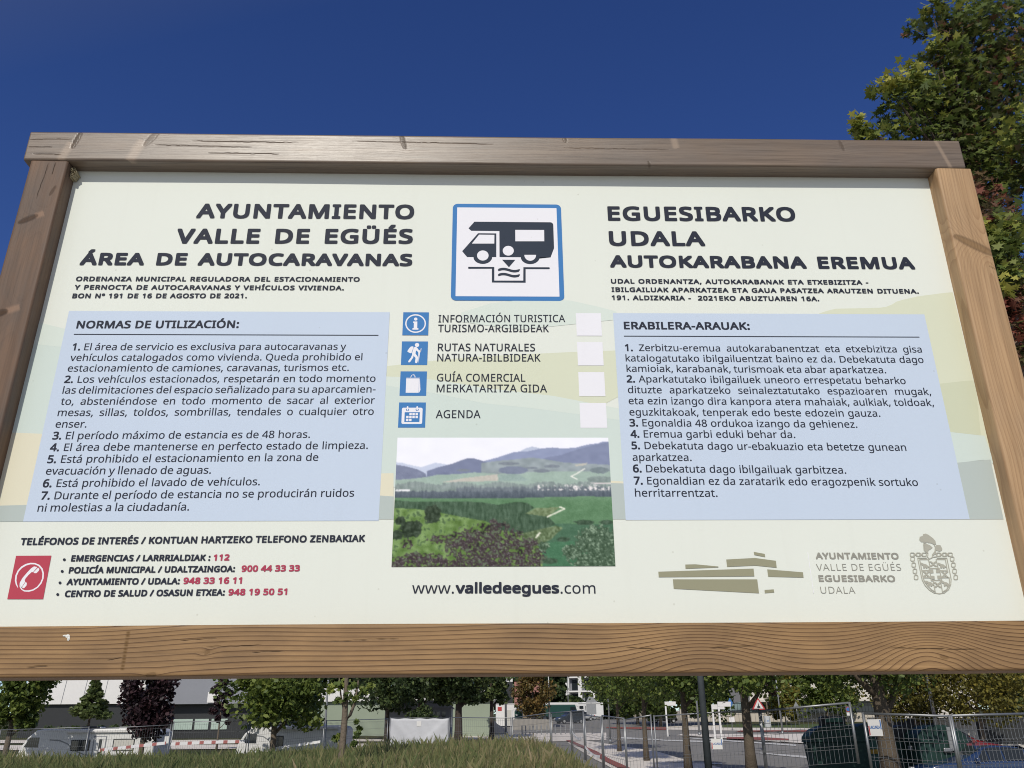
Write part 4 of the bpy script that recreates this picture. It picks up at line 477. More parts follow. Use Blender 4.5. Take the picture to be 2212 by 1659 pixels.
TEXTS = json.loads(r'''[["AYUNTAMIENTO","H",-0.813,1.3341,-0.2115,1.3357,0.0482],["VALLE DE EGÜÉS","H",-0.8575,1.2519,-0.2123,1.2558,0.0482],["ÁREA DE AUTOCARAVANAS","H",-1.1028,1.1826,-0.2109,1.1851,0.0391],["EGUESIBARKO","H",0.3305,1.3351,0.8627,1.3369,0.0482],["UDALA","H",0.3297,1.2531,0.5975,1.2542,0.0482],["AUTOKARABANA EREMUA","H",0.3281,1.1845,1.1736,1.1836,0.0391],["ORDENANZA MUNICIPAL REGULADORA DEL ESTACIONAMIENTO","S",-1.1029,1.1335,-0.35,1.1362,0.0144],["Y PERNOCTA DE AUTOCARAVANAS Y VEHÍCULOS VIVIENDA.","S",-1.1021,1.1081,-0.3904,1.1096,0.0144],["BON Nº 191 DE 16 DE AGOSTO DE 2021.","S",-1.1025,1.0821,-0.645,1.0845,0.0144],["UDAL ORDENANTZA, AUTOKARABANAK ETA ETXEBIZITZA -","S",0.328,1.1346,1.034,1.1346,0.0144],["IBILGAILUAK APARKATZEA ETA GAUA PASATZEA ARAUTZEN DITUENA.","S",0.3282,1.1088,1.1678,1.1077,0.0144],["191. ALDIZKARIA -  2021EKO ABUZTUAREN 16A.","S",0.3275,1.084,0.8903,1.0832,0.0144],["NORMAS DE UTILIZACIÓN:","N",-1.0751,0.9927,-0.6562,0.9956,0.023],["ERABILERA-ARAUAK:","N",0.355,0.9959,0.6911,0.9957,0.023],["1. El área de servicio es exclusiva para autocaravanas y","B",-1.0731,0.9308,-0.3732,0.9343,0.019],["vehículos catalogados como vivienda. Queda prohibido el","B",-1.0734,0.9005,-0.3294,0.9047,0.019],["estacionamiento de camiones, caravanas, turismos etc.","B",-1.0738,0.8708,-0.362,0.8746,0.019],["2. Los vehículos estacionados, respetarán en todo momento","B",-1.0755,0.8399,-0.2922,0.8443,0.019],["las delimitaciones del espacio señalizado para su aparcamien-","B",-1.0748,0.8103,-0.2906,0.8148,0.019],["to, absteniéndose en todo momento de sacar al exterior","B",-1.0735,0.78,-0.2909,0.7843,0.019],["mesas, sillas, toldos, sombrillas, tendales o cualquier otro","B",-1.075,0.75,-0.2918,0.7541,0.019],["enser.","B",-1.0745,0.7195,-0.9989,0.7199,0.019],["3. El período máximo de estancia es de 48 horas.","B",-1.0753,0.689,-0.4461,0.693,0.019],["4. El área debe mantenerse en perfecto estado de limpieza.","B",-1.0754,0.6587,-0.3013,0.6642,0.019],["5. Está prohibido el estacionamiento en la zona de","B",-1.0754,0.6283,-0.421,0.6334,0.019],["evacuación y llenado de aguas.","B",-1.0737,0.5988,-0.678,0.6009,0.019],["6. Está prohibido el lavado de vehículos.","B",-1.0741,0.5676,-0.5568,0.5717,0.019],["7. Durante el período de estancia no se producirán ruidos","B",-1.0727,0.5373,-0.3276,0.5429,0.019],["ni molestias a la ciudadanía.","B",-1.0746,0.5076,-0.7181,0.5095,0.019],["1. Zerbitzu-eremua autokarabanentzat eta etxebizitza gisa","B",0.3551,0.9332,1.1411,0.9309,0.019],["katalogatutako ibilgailuentzat baino ez da. Debekatuta dago","B",0.3542,0.9032,1.1398,0.9008,0.019],["kamioiak, karabanak, turismoak eta abar aparkatzea.","B",0.3548,0.8737,1.0345,0.8711,0.019],["2. Aparkatutako ibilgailuek uneoro errespetatu beharko","B",0.3539,0.8442,1.0808,0.8406,0.019],["dituzte aparkatzeko seinaleztatutako espazioaren mugak,","B",0.3547,0.8141,1.1411,0.8101,0.019],["eta ezin izango dira kanpora atera mahaiak, aulkiak, toldoak,","B",0.3547,0.7837,1.1421,0.7795,0.019],["eguzkitakoak, tenperak edo beste edozein gauza.","B",0.3548,0.753,0.9974,0.75,0.019],["3. Egonaldia 48 ordukoa izango da gehienez.","B",0.3536,0.7239,0.933,0.7202,0.019],["4. Eremua garbi eduki behar da.","B",0.3543,0.6941,0.7701,0.6928,0.019],["5. Debekatuta dago ur-ebakuazio eta betetze gunean","B",0.3549,0.6636,1.0473,0.6585,0.019],["aparkatzea.","B",0.3551,0.6329,0.5018,0.6324,0.019],["6. Debekatuta dago ibilgailuak garbitzea.","B",0.3548,0.6036,0.8847,0.5993,0.019],["7. Egonaldian ez da zaratarik edo eragozpenik sortuko","B",0.3551,0.5727,1.0594,0.5675,0.019],["herritarrentzat.","B",0.3552,0.5419,0.5572,0.5409,0.019],["INFORMACIÓN TURISTICA","C",-0.1357,1.015,0.2,1.017,0.0217],["TURISMO-ARGIBIDEAK","C",-0.1359,0.9865,0.1557,0.9876,0.0217],["RUTAS NATURALES","C",-0.1351,0.9315,0.1184,0.9317,0.0217],["NATURA-IBILBIDEAK","C",-0.1359,0.902,0.1319,0.9021,0.0217],["GUÍA COMERCIAL","C",-0.1354,0.8456,0.0917,0.8454,0.0217],["MERKATARITZA GIDA","C",-0.1352,0.8154,0.1467,0.8158,0.0217],["AGENDA","C",-0.1356,0.7452,-0.0229,0.7453,0.0217],["www.","W",-0.1792,0.3124,-0.0822,0.3119,0.0249],["valledeegues","WB",-0.0787,0.3119,0.1627,0.3108,0.0249],[".com","W",0.1657,0.3107,0.2474,0.3104,0.0249],["TELÉFONOS DE INTERÉS / KONTUAN HARTZEKO TELEFONO ZENBAKIAK","P",-1.0984,0.4276,-0.2946,0.4329,0.0169],["EMERGENCIAS / LARRRIALDIAK :","P",-0.9736,0.3889,-0.6524,0.3894,0.015],["112","R",-0.6451,0.3895,-0.608,0.3899,0.015],["POLICÍA MUNICIPAL / UDALTZAINGOA:","P",-0.9736,0.3613,-0.5922,0.3632,0.015],["900 44 33 33","R",-0.5773,0.3636,-0.4422,0.3642,0.015],["AYUNTAMIENTO / UDALA:","P",-0.9734,0.3347,-0.7156,0.3356,0.015],["948 33 16 11","R",-0.7076,0.3362,-0.5731,0.3364,0.015],["CENTRO DE SALUD / OSASUN ETXEA:","P",-0.9725,0.3078,-0.6091,0.3094,0.015],["948 19 50 51","R",-0.6013,0.3097,-0.4666,0.3104,0.015],["AYUNTAMIENTO","LB",0.7771,0.3884,0.9775,0.387,0.0155],["VALLE DE EGÜÉS","LL",0.7749,0.3613,0.9781,0.3605,0.0155],["EGUESIBARKO","LB",0.7767,0.3351,0.9592,0.3337,0.0155],["UDALA","LL",0.7772,0.3081,0.859,0.3075,0.0155]]''')
